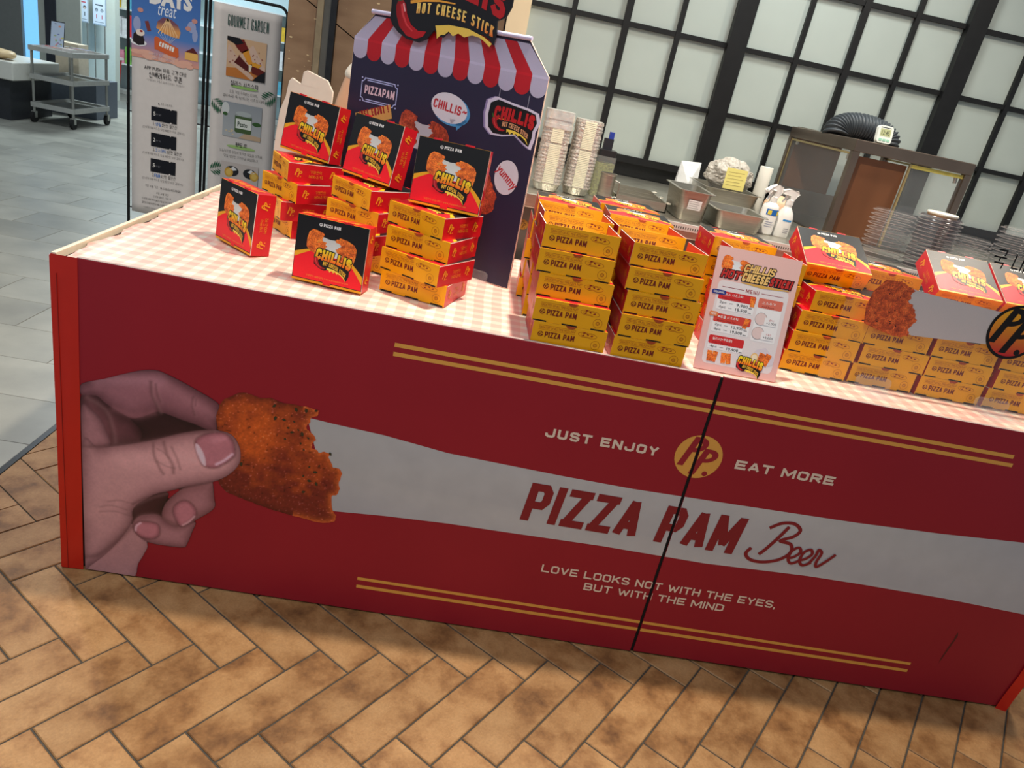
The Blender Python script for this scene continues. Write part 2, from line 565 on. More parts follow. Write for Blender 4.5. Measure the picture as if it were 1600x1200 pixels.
class Sheet:
    """flat print: polygons and lettering in (u, v), each layer a hair above the last"""

    def __init__(self):
        self.v = []
        self.f = []
        self.c = []
        self.m = []

    def add(self, uv, fs, col, layer=1, mi=0):
        n = len(self.v)
        for u, v in uv:
            self.v.append((u, v, layer))
            c = col(u, v) if callable(col) else col
            self.c.append((*c, 1.0))
        self.f += [tuple(i + n for i in f) for f in fs]
        self.m += [mi] * len(fs)
        return self

    def poly(self, pts, col, layer=1, mi=0):
        tri = tessellate_polygon([[Vector((x, y, 0)) for x, y in pts]])
        out = []
        for t in tri:
            a, b, c = [pts[i] for i in t]
            cr = (b[0] - a[0]) * (c[1] - a[1]) - (b[1] - a[1]) * (c[0] - a[0])
            out.append(t if cr > 0 else (t[0], t[2], t[1]))
        return self.add(pts, out, col, layer, mi)

    def rect(self, x0, y0, x1, y1, col, layer=1, mi=0):
        return self.add([(x0, y0), (x1, y0), (x1, y1), (x0, y1)], [(0, 1, 2, 3)], col, layer, mi)

    def rrect(self, x0, y0, x1, y1, r, col, layer=1, mi=0):
        return self.poly(rrect(x0, y0, x1, y1, r), col, layer, mi)

    def ell(self, cx, cy, rx, ry, col, layer=1, n=28, rot=0, a0=0, a1=360, mi=0):
        pts = []
        full = abs(a1 - a0) >= 360
        for i in range(n if full else n + 1):
            t = R_(a0 + (a1 - a0) * i / n)
            x, y = rx * math.cos(t), ry * math.sin(t)
            pts.append((cx + x * math.cos(rot) - y * math.sin(rot), cy + x * math.sin(rot) + y * math.cos(rot)))
        return self.poly(pts, col, layer, mi)

    def line(self, pts, w, col, layer=1, closed=False, mi=0, ramp=0.0):
        pts = [Vector((p[0], p[1])) for p in pts]
        m = len(pts)
        L = []
        Rr = []
        for k in range(m):
            d1 = pts[(k + 1) % m] - pts[k] if (closed or k < m - 1) else pts[k] - pts[k - 1]
            d0 = pts[k] - pts[k - 1] if (closed or k > 0) else d1
            d0 = d0.normalized() if d0.length > 0 else Vector((1, 0))
            d1 = d1.normalized() if d1.length > 0 else d0
            d = d0 + d1
            d = d.normalized() if d.length > 1e-4 else d1
            nn = Vector((-d.y, d.x)) * (w(k / max(1, m - 1)) if callable(w) else w) * 0.5
            nn = nn / max(0.45, d.dot(d1))
            L.append(tuple(pts[k] + nn))
            Rr.append(tuple(pts[k] - nn))
        fs = []
        for k in range(m if closed else m - 1):
            k2 = (k + 1) % m
            fs.append((m + k, m + k2, k2, k))
        n0 = len(self.v)
        self.add(L + Rr, fs, col, layer, mi)
        if ramp:
            for k in range(m):
                for q in (n0 + k, n0 + m + k):
                    u, v, l = self.v[q]
                    self.v[q] = (u, v, l + ramp * k / m)
        return self

    def text(self, body, x, y, w, h, col, layer=2, bold=0.0, shear=0.0, rot=0.0, warp=None, keep=False, ref=None, mi=0):
        """fit lettering into the box x..x+w, y..y+h (keep=True keeps its own proportions, centred)"""
        if any('\uac00' <= c_ <= '\ud7a3' for c_ in body):
            return self.korean(body, x, y, w, h, col, layer, bold)
        co, fs = text_mesh(body, bold)
        rc = text_mesh(body, ref)[0] if ref is not None else co
        mn, mx = rc.min(0), rc.max(0)
        sz = np.maximum(mx - mn, 1e-6)
        q = (co - mn) / sz
        if keep:
            s = min(w / sz[0], h / sz[1])
            q = q * sz * s
            q[:, 0] += (w - sz[0] * s) / 2
            q[:, 1] += (h - sz[1] * s) / 2
        else:
            q = q * np.array([w, h])
        q[:, 0] += shear * q[:, 1]
        if warp is not None:
            q = np.array([warp(a / w, b / h) for a, b in q])
        c, s_ = math.cos(rot), math.sin(rot)
        q = np.stack([x + q[:, 0] * c - q[:, 1] * s_, y + q[:, 0] * s_ + q[:, 1] * c], 1)
        return self.add([tuple(p) for p in q], fs, col, layer, mi)

    def korean(self, body, x, y, w, h, col, layer=2, bold=0.0):
        adv = 0.0
        items = []
        for ch in body:
            if '\uac00' <= ch <= '\ud7a3':
                items.append((ch, adv, 0.96))
                adv += 1.06
            elif ch == ' ':
                adv += 0.38
            else:
                co, fs = text_mesh(ch, bold)
                wd = (co[:, 0].max() - co[:, 0].min()) * 1.05
                items.append((ch, adv, wd))
                adv += wd + 0.12
        kx = w / max(adv - 0.1, 0.1)
        for ch, a, wd in items:
            if '\uac00' <= ch <= '\ud7a3':
                for i, pl in enumerate(hangul(ch)):
                    closed = pl[0] == pl[-1]
                    P = [(x + (a + q[0] * wd) * kx, y + q[1] * h) for q in (pl[:-1] if closed else pl)]
                    self.line(P, (0.066 + bold * 2.0) * min(h, kx * 1.1), col, layer + 0.25 * (i % 5), closed)
            else:
                co, fs = text_mesh(ch, bold)
                mn = co[:, 0].min()
                self.add([(x + (a + (p[0] - mn) * 1.05) * kx, y + (p[1] * 1.18 + 0.05) * h) for p in co], fs, col, layer)
        return self

    def block(self, body, x, y, w, h, col, layer=2, weight=0.2, shear=0.0, rot=0.0, warp=None, grow=0.0, gap=0.16, aspect=0.6):
        """heavy block capitals built from strokes, fitted into the box"""
        adv = []
        for ch in body:
            adv.append({'I': 0.0, ' ': 0.25, 'M': 1.35, 'W': 1.5, '.': 0.0, ',': 0.0, '!': 0.0, '-': 0.5, "'": 0.0}.get(ch, 1.0))
        sw = weight * h
        nn = len(body)
        # total = sum(adv)*a + nn*sw + (nn-1)*gap
        g = gap * h
        tot = sum(adv)
        a = (w - nn * sw - (nn - 1) * g) / max(tot, 1e-6)
        px = 0.0
        ca, sa = math.cos(rot), math.sin(rot)
        for ch, ad in zip(body, adv):
            st = GLYPH.get(ch, [])
            for i, pl in enumerate(st):
                closed = pl[0] == pl[-1] and len(pl) > 2
                P = [(px + sw / 2 + q[0] * ad * a, sw / 2 + q[1] * (h - sw)) for q in (pl[:-1] if closed else pl)]
                if not closed:
                    # square ends
                    for e, f in ((0, 1), (-1, -2)):
                        dx, dy = P[e][0] - P[f][0], P[e][1] - P[f][1]
                        L = math.hypot(dx, dy) or 1
                        ext = sw / 2 * (1.0 if min(abs(dx), abs(dy)) < 0.05 * L else 0.55) + grow * h
                        P[e] = (P[e][0] + dx / L * ext, P[e][1] + dy / L * ext)
                tmp = Sheet()
                tmp.line(P, sw + 2 * grow * h, (0, 0, 0), 0, closed)
                out = []
                for u, v, _ in tmp.v:
                    u += shear * v
                    if warp is not None:
                        u, v = warp(u / w, v / h)
                    out.append((x + u * ca - v * sa, y + u * sa + v * ca))
                self.add(out, tmp.f, col, layer + 0.33 * i)
            px += ad * a + sw + g
        return self

    def build(self, name, fn, parent=None, mats=None, eps=0.0003):
        vs = [fn(u, v, l * eps) for u, v, l in self.v]
        o = obj(name, vs, self.f, mats or [PRINT], parent, self.m)
        at = o.data.color_attributes.new('Col', 'FLOAT_COLOR', 'POINT')
        at.data.foreach_set('color', np.array(self.c, dtype=np.float32).ravel())
        return o


def rot2(pts, c, a, s=1.0):
    ca, sa = math.cos(a) * s, math.sin(a) * s
    return [(c[0] + x * ca - y * sa, c[1] + x * sa + y * ca) for x, y in pts]


def vgrad(y0, y1, c0, c1):
    def g(u, v):
        t = min(1, max(0, (v - y0) / (y1 - y0)))
        return tuple(a * (1 - t) + b * t for a, b in zip(c0, c1))
    return g


WHITE = S(235, 232, 228)
BLACK = S(14, 13, 15)
INK = S(40, 36, 38)


def pp_mark(sh, cx, cy, s, col, layer=2, dot=True):
    """the slanted double-p mark, s = height"""
    k = s
    def P(x, y): return (cx + (x + 0.32 * y) * k, cy + y * k)
    w = 0.15
    # first P : stem and bowl
    for ox, oy, hh in ((-0.36, 0.10, 0.40), (0.02, -0.12, 0.36)):
        layer += 0.3
        sh.poly([P(ox, oy - hh * 0.95), P(ox + w, oy - hh * 0.95), P(ox + w, oy + hh), P(ox, oy + hh)], col, layer)
        outer = []
        inner = []
        for i in range(13):
            t = R_(90 - 180 * i / 12)
            outer.append(P(ox + w + 0.24 * math.cos(t) * 1.05, oy + hh * 0.5 + hh * 0.5 * math.sin(t)))
            inner.append(P(ox + w + 0.11 * math.cos(t) * 1.05, oy + hh * 0.5 + hh * 0.22 * math.sin(t)))
        n = len(outer)
        sh.add(inner + outer, [(i, i + n, i + n + 1, i + 1)[::-1] for i in range(n - 1)], col, layer)
    if dot:
        sh.ell(cx + 0.26 * k, cy - 0.40 * k, 0.065 * k, 0.065 * k, col, layer, 12)


def chilli_logo(sh, cx, cy, w, layer=3, top=None, bot=None, sub=None, body=True, red=False, rot=-0.14):
    """CHILLIS / HOT CHEESE STICK lettering with the pepper and the cheese drip; w = overall width"""
    top = top or S(255, 218, 40, 1.1)
    bot = bot or S(236, 96, 24, 1.1)
    sub = sub or S(245, 195, 60)
    ca, sa = math.cos(rot), math.sin(rot)

    def W(x, y):
        return (cx + (x * ca - y * sa) * w, cy + (x * sa + y * ca) * w)

    def warp(a, b):
        x = a - 0.5
        hgt = 0.25 + 0.16 * x * x
        base = 0.055 - 0.22 * x * x + 0.01 * x
        return W(x * 0.92 + 0.05, base + b * hgt)

    def gcol(u, v):
        x = ((u - cx) * ca + (v - cy) * sa) / w
        y = (-(u - cx) * sa + (v - cy) * ca) / w
        xx = (x - 0.05) / 0.92
        base = 0.055 - 0.22 * xx * xx
        t = min(1, max(0, (y - base) / 0.27))
        return tuple(a * (1 - t) + b * t for a, b in zip(bot, top))
    back = [(-0.47, 0.02), (-0.45, 0.30), (-0.36, 0.36), (-0.10, 0.35), (0.2, 0.33), (0.42, 0.33), (0.55, 0.30), (0.58, 0.06), (0.50, -0.02), (0.52, -0.13), (0.48, -0.30),
            (0.40, -0.20), (0.2, -0.14), (0.0, -0.15), (-0.12, -0.20), (-0.24, -0.19), (-0.40, -0.12)]
    if body:
        sh.poly([W(*p) for p in back], BLACK, layer)
    else:
        sh.poly([W(*p) for p in back[8:] + [(-0.45, 0.1), (0.0, 0.08), (0.45, 0.06)]], BLACK, layer)
    sh.block('CHILLIS', 0, 0, 5.0, 1, BLACK, layer + 1, weight=0.30, gap=0.11, grow=0.10, warp=warp)
    sh.block('CHILLIS', 0, 0, 5.0, 1, S(190, 25, 30) if red else gcol, layer + 2.2, weight=0.30, gap=0.11, warp=warp)
    # swoosh
    sh.line([W(x, 0.01 + 0.055 - 0.5 * (x + 0.1) ** 2 * 0.55) for x in np.linspace(-0.33, 0.12, 10)], lambda t: 0.022 * w * (1 - 0.7 * t), S(235, 140, 50), layer + 1.8)

    def warp2(a, b):
        x = a - 0.5
        return W(x * 0.62 + 0.13, -0.085 - 0.20 * (x + 0.25) ** 2 + 0.02 + b * 0.095)
    sh.block('HOT CHEESE STICK', 0, 0, 9.5, 1, sub, layer + 2.2, weight=0.2, gap=0.14, warp=warp2)
    # drip
    dr = [(-0.06, -0.105), (0.1, -0.095), (0.28, -0.125), (0.42, -0.19), (0.48, -0.29), (0.40, -0.215), (0.30, -0.165), (0.24, -0.155), (0.22, -0.185), (0.19, -0.15), (0.15, -0.145), (0.125, -0.185), (0.09, -0.145),
          (0.06, -0.15), (0.035, -0.20), (0.0, -0.15), (-0.03, -0.145), (-0.045, -0.175)]
    sh.poly([W(*p) for p in dr], S(245, 215, 80), layer + 2.5)
    # pepper
    pep = [(-0.42, 0.06), (-0.37, 0.075), (-0.33, 0.04), (-0.31, -0.03), (-0.26, -0.10), (-0.17, -0.135), (-0.09, -0.135), (-0.13, -0.17), (-0.22, -0.18), (-0.33, -0.14), (-0.40, -0.07), (-0.43, 0.0)]
    sh.poly([W(*p) for p in pep], S(170, 22, 30), layer + 2.6)
    sh.line([W(*p) for p in ((-0.385, 0.04), (-0.375, -0.02), (-0.34, -0.08), (-0.27, -0.13), (-0.19, -0.155))], lambda t: 0.02 * w * (1 - t * 0.6), S(225, 70, 75), layer + 3.6)
    sh.poly([W(*p) for p in ((-0.45, 0.12), (-0.43, 0.125), (-0.41, 0.075), (-0.37, 0.07), (-0.40, 0.05), (-0.43, 0.055))], S(60, 110, 45), layer + 3.6)


def jag(pts, amp, n, seed):
    """roughen a polyline"""
    rnd = random.Random(seed)
    out = []
    for i in range(len(pts) - 1):
        a, b = Vector((pts[i][0], pts[i][1])), Vector((pts[i + 1][0], pts[i + 1][1]))
        d = (b - a)
        nn = Vector((-d.y, d.x)).normalized() if d.length else Vector((0, 0))
        for k in range(n):
            p = a + d * (k / n) + nn * rnd.uniform(-amp, amp)
            out.append((p.x, p.y))
    return out


def cheese_stick(sh, cx, cy, w, h, layer=2, cmi=1, seed=1, cheese=None):
    """two breaded halves pulled apart with melted cheese between them"""
    cheese = cheese or S(225, 228, 222)
    def Q(x, y): return (cx + x * w, cy + y * h)
    sh.poly([Q(*p) for p in ((-0.22, 0.26), (-0.05, 0.20), (0.16, 0.22), (0.22, 0.0), (0.26, -0.42), (-0.16, -0.40), (-0.26, -0.1))],
            vgrad(cy - 0.4 * h, cy + 0.26 * h, cheese, tuple(c * 0.82 for c in cheese)), layer)
    l = [(-0.5, 0.1), (-0.47, 0.34), (-0.40, 0.46), (-0.30, 0.44), (-0.16, 0.36)] + jag([(-0.15, 0.34), (-0.2, 0.2), (-0.1, 0.02), (-0.13, -0.15), (-0.1, -0.38)], 0.035, 4, seed) + [(-0.2, -0.42), (-0.4, -0.35), (-0.5, -0.2)]
    r = [(0.14, 0.34)] + [(0.3, 0.30), (0.44, 0.20), (0.5, 0.05), (0.5, -0.2), (0.47, -0.48), (0.36, -0.56), (0.2, -0.5)] + jag([(0.14, -0.5), (0.2, -0.3), (0.1, -0.1), (0.17, 0.05), (0.08, 0.2), (0.13, 0.32)], 0.035, 4, seed + 1)
    sh.poly([Q(*p) for p in l], (1, 1, 1), layer + 1, cmi)
    sh.poly([Q(*p) for p in r], (1, 1, 1), layer + 1, cmi)

# ================================================================== SETTING
M_GROUT = mat('grout', S(74, 68, 60), 0.9, var=0.2, scale=60)
def crumb_tile():
    m = bpy.data.materials.new('terracotta')
    m.use_nodes = True
    nt = m.node_tree
    b_ = nt.nodes['Principled BSDF']
    b_.inputs['Roughness'].default_value = 0.5
    b_.inputs['Specular IOR Level'].default_value = 0.35
    tc = nt.nodes.new('ShaderNodeTexCoord')
    oi = nt.nodes.new('ShaderNodeObjectInfo')
    sc = nt.nodes.new('ShaderNodeVectorMath')
    sc.operation = 'SCALE'
    sc.inputs[0].default_value = (37.0, 11.0, 23.0)
    nt.links.new(oi.outputs['Random'], sc.inputs['Scale'])
    ad = nt.nodes.new('ShaderNodeVectorMath')
    nt.links.new(tc.outputs['Object'], ad.inputs[0])
    nt.links.new(sc.outputs[0], ad.inputs[1])

    def noise(scale, detail, rough=0.55):
        n = nt.nodes.new('ShaderNodeTexNoise')
        n.inputs['Scale'].default_value = scale
        n.inputs['Detail'].default_value = detail
        n.inputs['Roughness'].default_value = rough
        nt.links.new(ad.outputs[0], n.inputs['Vector'])
        return n
    n1 = noise(8.5, 4, 0.62)
    r = nt.nodes.new('ShaderNodeValToRGB')
    r.color_ramp.elements[0].position = 0.28
    r.color_ramp.elements[0].color = (*S(100, 66, 38), 1)
    r.color_ramp.elements[1].position = 0.70
    r.color_ramp.elements[1].color = (*S(178, 137, 92), 1)
    for p, c in ((0.42, S(142, 100, 60)), (0.54, S(166, 124, 80))):
        e = r.color_ramp.elements.new(p)
        e.color = (*c, 1)
    nt.links.new(n1.outputs['Fac'], r.inputs[0])
    n2 = noise(160, 4, 0.7)
    mr = nt.nodes.new('ShaderNodeMapRange')
    mr.inputs['From Min'].default_value = 0.3
    mr.inputs['From Max'].default_value = 0.7
    mr.inputs['To Min'].default_value = 0.84
    mr.inputs['To Max'].default_value = 1.12
    nt.links.new(n2.outputs['Fac'], mr.inputs['Value'])
    m2 = nt.nodes.new('ShaderNodeMapRange')
    m2.inputs['To Min'].default_value = 0.86
    m2.inputs['To Max'].default_value = 1.10
    nt.links.new(oi.outputs['Random'], m2.inputs['Value'])
    mu = nt.nodes.new('ShaderNodeMath')
    mu.operation = 'MULTIPLY'
    nt.links.new(mr.outputs[0], mu.inputs[0])
    nt.links.new(m2.outputs[0], mu.inputs[1])
    vm = nt.nodes.new('ShaderNodeVectorMath')
    vm.operation = 'SCALE'
    nt.links.new(r.outputs[0], vm.inputs[0])
    nt.links.new(mu.outputs[0], vm.inputs['Scale'])
    nt.links.new(vm.outputs[0], b_.inputs['Base Color'])
    bp = nt.nodes.new('ShaderNodeBump')
    bp.inputs['Strength'].default_value = 0.25
    bp.inputs['Distance'].default_value = 0.003
    nt.links.new(n2.outputs['Fac'], bp.inputs['Height'])
    nt.links.new(bp.outputs[0], b_.inputs['Normal'])
    return m


M_TERRA = crumb_tile()
M_STONE = mat('grey_stone', S(190, 188, 176, 0.78), 0.33, col2=S(160, 159, 150, 0.78), scale=3.0, bump=0.05, bscale=90, objrand=0.09, spec=0.5)
M_SLAB = mat('aisle_slab', S(120, 120, 114), 0.5, var=0.1, scale=4)
M_METAL_DK = mat('dark_metal_strip', S(60, 60, 62), 0.35, 0.9, var=0.1)


def clip_x(poly, xmin=None, xmax=None):
    def cl(p, f):
        out = []
        for i in range(len(p)):
            a, b = p[i - 1], p[i]
            fa, fb = f(a), f(b)
            if fa * fb < 0:
                t = fa / (fa - fb)
                out.append((a[0] + (b[0] - a[0]) * t, a[1] + (b[1] - a[1]) * t))
            if fb >= 0:
                out.append(b)
        return out
    if xmin is not None:
        poly = cl(poly, lambda q: q[0] - xmin)
    if poly and xmax is not None:
        poly = cl(poly, lambda q: xmax - q[0])
    return poly


# terracotta floor: grout bed with herringbone tiles
floor = MB().box(-0.40, -2.2, -0.06, 4.2, 2.4, -0.0035).build('floor', M_GROUT)
struct(floor)
TP, TL, TG = 0.11, 0.3785, 0.0045
TH = R_(52.765)
tca, tsa = math.cos(TH), math.sin(TH)
t_mesh = MB().cbox(0, 0, -0.02, TL - TG, TP - TG, 0, 0.0022).build('tile', M_TERRA, floor)
proto_used = False


def t2w(a, b):
    return (-0.1083 + a * tca - b * tsa, -0.547 + a * tsa + b * tca)


for mm in range(-9, 12):
    for k in range(-40, 60):
        for kind in (0, 1):
            if kind == 0:
                a0, b0, la, lb = k * TP + mm * TL, -(k + 1) * TP + mm * TL, TL - TG, TP - TG
            else:
                a0, b0, la, lb = (k - 1) * TP + TL + mm * TL, -k * TP + mm * TL, TP - TG, TL - TG
            cs = [t2w(a0, b0), t2w(a0 + la, b0), t2w(a0 + la, b0 + lb), t2w(a0, b0 + lb)]
            xs = [c[0] for c in cs]
            ys = [c[1] for c in cs]
            if max(xs) < -0.395 or min(xs) > 3.25 or max(ys) < -1.15:
                continue
            if min(ys) > 0.02 and (max(xs) > 0.05 or min(ys) > 0.95):
                continue
            if min(xs) < -0.395:
                poly = clip_x(cs, xmin=-0.393)
                if len(poly) >= 3:
                    MB().prism(poly, -0.02, 0).build('tile', M_TERRA, floor)
                continue
            if not proto_used:
                t = t_mesh
                proto_used = True
            else:
                t = t_mesh.copy()
                COL.objects.link(t)
            if kind == 0:
                t.location = (*t2w(a0, b0), 0)
                t.rotation_euler = (0, 0, TH)
            else:
                t.location = (*t2w(a0 + la, b0), 0)
                t.rotation_euler = (0, 0, TH + math.pi / 2)

# grey aisle floor
aisle = MB().box(-11, -2.2, -0.06, -0.415, 16, -0.002).build('floor_aisle', M_SLAB)
struct(aisle)
far_floor = MB().box(-0.415, 2.4, -0.06, 9, 16, -0.002).build('floor_aisle', M_SLAB)
struct(far_floor)
GW, GL, GG = 0.3115, 0.622, 0.003
s_mesh = None
CAMV = Vector((0.948, -1.692, 1.467))
Rw = Matrix((RX, RY, RZ))


def in_view(p, mx=130, my=60):
    q = Rw @ (Vector(p) - CAMV)
    if q.z < 0.1:
        return False
    x = 800 + 1160.34 * q.x / q.z
    y = 600 + 1160.34 * q.y / q.z
    return -mx < x < 470 and -my < y < 1230


for r in range(-6, 26):
    y0 = 0.882 + r * GW
    off = -0.70 if r % 2 == 1 else -1.01
    for k in range(-12, 3):
        x0 = off + k * GL
        x1 = x0 + GL - GG
        if x0 >= -0.42:
            continue
        if not (in_view((x0 + 0.3, y0 + 0.15, 0)) or in_view((x0 + 0.6, y0, 0)) or in_view((x0, y0 + 0.3, 0))):
            continue
        if x1 > -0.417:
            MB().cbox(x0, y0, -0.02, -0.417, y0 + GW - GG, 0, 0.001).build('stone_tile', M_STONE, aisle)
            continue
        if s_mesh is None:
            s_mesh = MB().cbox(0, 0, -0.02, GL - GG, GW - GG, 0, 0.001).build('stone_tile', M_STONE, aisle)
            t = s_mesh
        else:
            t = s_mesh.copy()
            COL.objects.link(t)
        t.location = (x0, y0, 0)
strip = MB().box(-0.415, -2.2, -0.01, -0.395, 1.6, 0.0015).build('trim_1', M_METAL_DK)
struct(strip)

# back wall --------------------------------------------------------
YW = 2.2
M_FRAME = mat('black_frame', S(22, 22, 23), 0.45, var=0.15, scale=20, spec=0.4)
M_PANE = mat('frosted_pane', S(192, 202, 196, 0.8), 0.38, var=0.025, scale=5, spec=0.45, bump=0.03, bscale=300)
M_DKWALL = mat('dark_wall', S(24, 25, 26), 0.35, var=0.2, scale=8, spec=0.5)
M_MARBLE = mat('brown_marble', S(158, 128, 100, 0.85), 0.3, col2=S(138, 108, 82, 0.85), scale=5, bump=0.05, bscale=40, spec=0.5, stretch=(1.0, 1.0, 3.2))
M_MARBLE_PALE = mat('marble_fleck', S(205, 180, 140), 0.4, var=0.15, scale=60)
M_CREAM = mat('cream_pilaster', S(232, 208, 172), 0.5, var=0.04, scale=6)
M_STEEL_STRIP = mat('steel_corner', S(120, 116, 108), 0.35, 0.8, var=0.12, scale=10)

wall_back = MB().box(-0.10, YW + 0.05, 0, 4.2, YW + 0.20, 3.0).build('wall_back', M_DKWALL)
struct(wall_back)
MB().box(1.03, YW + 0.01, 0.0, 4.2, YW + 0.05, 1.165).build('lower_panel', M_DKWALL, wall_back)
# marble slabs, cut along a slanting joint
J = lambda x: 1.575 - (x + 0.0) * 0.52
for (x0, x1) in ((-0.10, 0.034), (0.128, 0.905)):
    gp = 0.003
    MB().prism([(x0, 0), (x1, 0), (x1, J(x1) - gp), (x0, J(x0) - gp)], 0, 0.05, fn=lambda a, b, c: (a, YW + 0.05 - c, b)).build('marble_slab', M_MARBLE, wall_back)
    MB().prism([(x0, J(x0) + gp), (x1, J(x1) + gp), (x1, 3.0), (x0, 3.0)], 0, 0.05, fn=lambda a, b, c: (a, YW + 0.05 - c, b)).build('marble_slab', M_MARBLE, wall_back)
rr = random.Random(3)
fl = MB()
for i in range(60):
    x = rr.choice((rr.uniform(-0.09, 0.03), rr.uniform(0.13, 0.9)))
    z = rr.uniform(1.0, 1.75)
    L_ = rr.uniform(0.003, 0.012)
    n_ = 6
    pl = [(x + L_ * math.cos(6.283 * q / n_) * rr.uniform(0.5, 1), z + 0.4 * L_ * math.sin(6.283 * q / n_) * rr.uniform(0.5, 1)) for q in range(n_)]
    fl.prism(pl, 0, 0.0006, fn=lambda a, b, c: (a, YW - 0.0001 - c, b))
o = fl.build('fossil_flecks', M_MARBLE_PALE, wall_back)
o['kind'] = 'stuff'
MB().box(0.036, YW - 0.012, 0, 0.064, YW + 0.05, 3.0).build('corner_bead', mat('bead_tan', S(150, 134, 108), 0.4, 0.4, var=0.1), wall_back)
MB().box(0.064, YW - 0.004, 0, 0.098, YW + 0.05, 3.0).build('corner_bead', M_STEEL_STRIP, wall_back)
MB().box(0.098, YW - 0.014, 0, 0.126, YW + 0.05, 3.0).build('corner_bead', M_METAL_DK, wall_back)
MB().box(0.912, YW - 0.05, 0, 1.012, YW + 0.05, 3.0).build('pilaster', M_CREAM, wall_back)

# glazed partition: three windows of black bars and frosted panes
rows = [1.187, 1.4792, 1.7787, 2.0784, 2.378, 2.69]
for wi in range(3):
    xm0 = 1.2145 + 1.093 * wi          # first bar
    xl = 0.957 + 1.093 * wi            # left mullion right edge..
    left = 2.050 - 1.093 + 1.093 * wi
    right = 1.960 + 1.093 * wi
    fr = MB()
    fr.box(left - 0.045, YW - 0.035, 1.165, left, YW + 0.03, 3.0)
    fr.box(right, YW - 0.035, 1.165, right + 0.045, YW + 0.03, 3.0)
    fr.box(left, YW - 0.02, 1.165, right, YW + 0.03, 1.198)
    fr.box(left, YW - 0.02, 2.69, right, YW + 0.03, 3.0)
    w = fr.build('window_%d' % (wi + 1), M_FRAME)
    struct(w)
    cols = [left, xm0, xm0 + 0.2531, xm0 + 0.5062, right]
    for c in (1, 2, 3):
        hw = 0.016 if c == 2 else 0.0115
        MB().box(cols[c] - hw, YW - 0.016, 1.198, cols[c] + hw, YW + 0.01, 2.69).build('bar', M_FRAME, w)
    for z in rows[1:-1]:
        MB().box(left, YW - 0.013, z - 0.011, right, YW + 0.006, z + 0.011).build('bar', M_FRAME, w)
    for c in range(4):
        for r in range(5):
            MB().box(cols[c], YW + 0.006, rows[r], cols[c + 1], YW + 0.014, rows[r + 1]).build('pane', M_PANE, w)

# ================================================================== COUNTER
KP = 1.62      # albedo of the front print relative to how it looks in the shade
M_RED = mat('panel_red', S(126, 22, 33, KP), 0.42, var=0.04, scale=3, spec=0.35)
M_REDSTRIP = mat('corner_tape_red', S(150, 24, 14, 2.0), 0.3, var=0.06, scale=8, spec=0.5)
M_BODY = mat('counter_carcass', S(60, 52, 50), 0.7, var=0.1)
M_CREAMEDGE = mat('cream_edge', S(232, 216, 190), 0.6, var=0.05)
M_BLACKGAP = mat('gap_black', S(12, 11, 11), 0.8, var=0.1)
H = 0.886
counter = thing('promotion_counter', 'long deep red promotion counter printed with a hand holding a breaded cheese stick', 'counter', (0, 0, 0))
b = MB()
b.box(0.004, 0.013, 0.004, 2.775, 0.875, 0.872)
b.box(0.004, 0.875, 0.004, 1.04, 1.20, 0.872)
b.build('carcass', M_BODY, counter)
MB().box(1.6035, 0.0045, 0.004, 1.6125, 0.0125, H - 0.004).build('seam', M_BLACKGAP, counter)
pl_ = bevel(MB().box(0.056, 0, 0.004, 1.6035, 0.0129, H).build('front_panel', M_RED, counter), 0.0012, 1)
pr_ = bevel(MB().box(1.6125, 0, 0.006, 2.775, 0.0129, H).build('front_panel', M_RED, counter), 0.0012, 1)
# corner strips of glossy red tape (loose sleeve, a little wider at the top)
b = MB()
b.add([(-0.005, -0.004, 0.002), (0.052, -0.0015, 0.002), (0.060, -0.0015, H), (0.0, -0.002, H), (-0.005, 0.3, 0.002), (0.0, 0.3, H)],
      [(0, 1, 2, 3), (4, 0, 3, 5)])
b.box(-0.004, 0.0, 0.0, 0.0035, 0.6, H - 0.004)
b.build('corner_strip', M_REDSTRIP, counter)
b = MB()
b.box(0.012, -0.0042, 0.002, 0.0135, -0.003, H * 0.95)
b.build('strip_fold', mat('tape_fold', S(110, 14, 10, 2.0), 0.4, var=0.05), counter)
b = MB()
pts = [(2.752, 0.0), (2.756, 0.05), (2.766, 0.13), (2.772, 0.25), (2.774, H)]
vs = []
for x, z in pts:
    vs += [(x, -0.004, z), (x + 0.03, -0.012, z), (x + 0.05, 0.02, z)]
fs = []
for i in range(len(pts) - 1):
    a = i * 3
    fs += [(a, a + 1, a + 4, a + 3), (a + 1, a + 2, a + 5, a + 4)]
b.add(vs, fs)
b.build('corner_strip', M_REDSTRIP, counter)
# pale rim along the left end
b = MB()
b.box(0.0, 0.002, 0.86, 0.011, 1.20, 0.8885)
b.build('rim', M_CREAMEDGE, counter)
b = MB()
b.box(0.06, 0.0005, H, 1.603, 0.0115, H + 0.0008)
b.box(1.613, 0.0005, H, 2.77, 0.0115, H + 0.0008)
b.build('panel_edge', mat('panel_edge_grey', S(170, 150, 145), 0.6, var=0.1), counter)

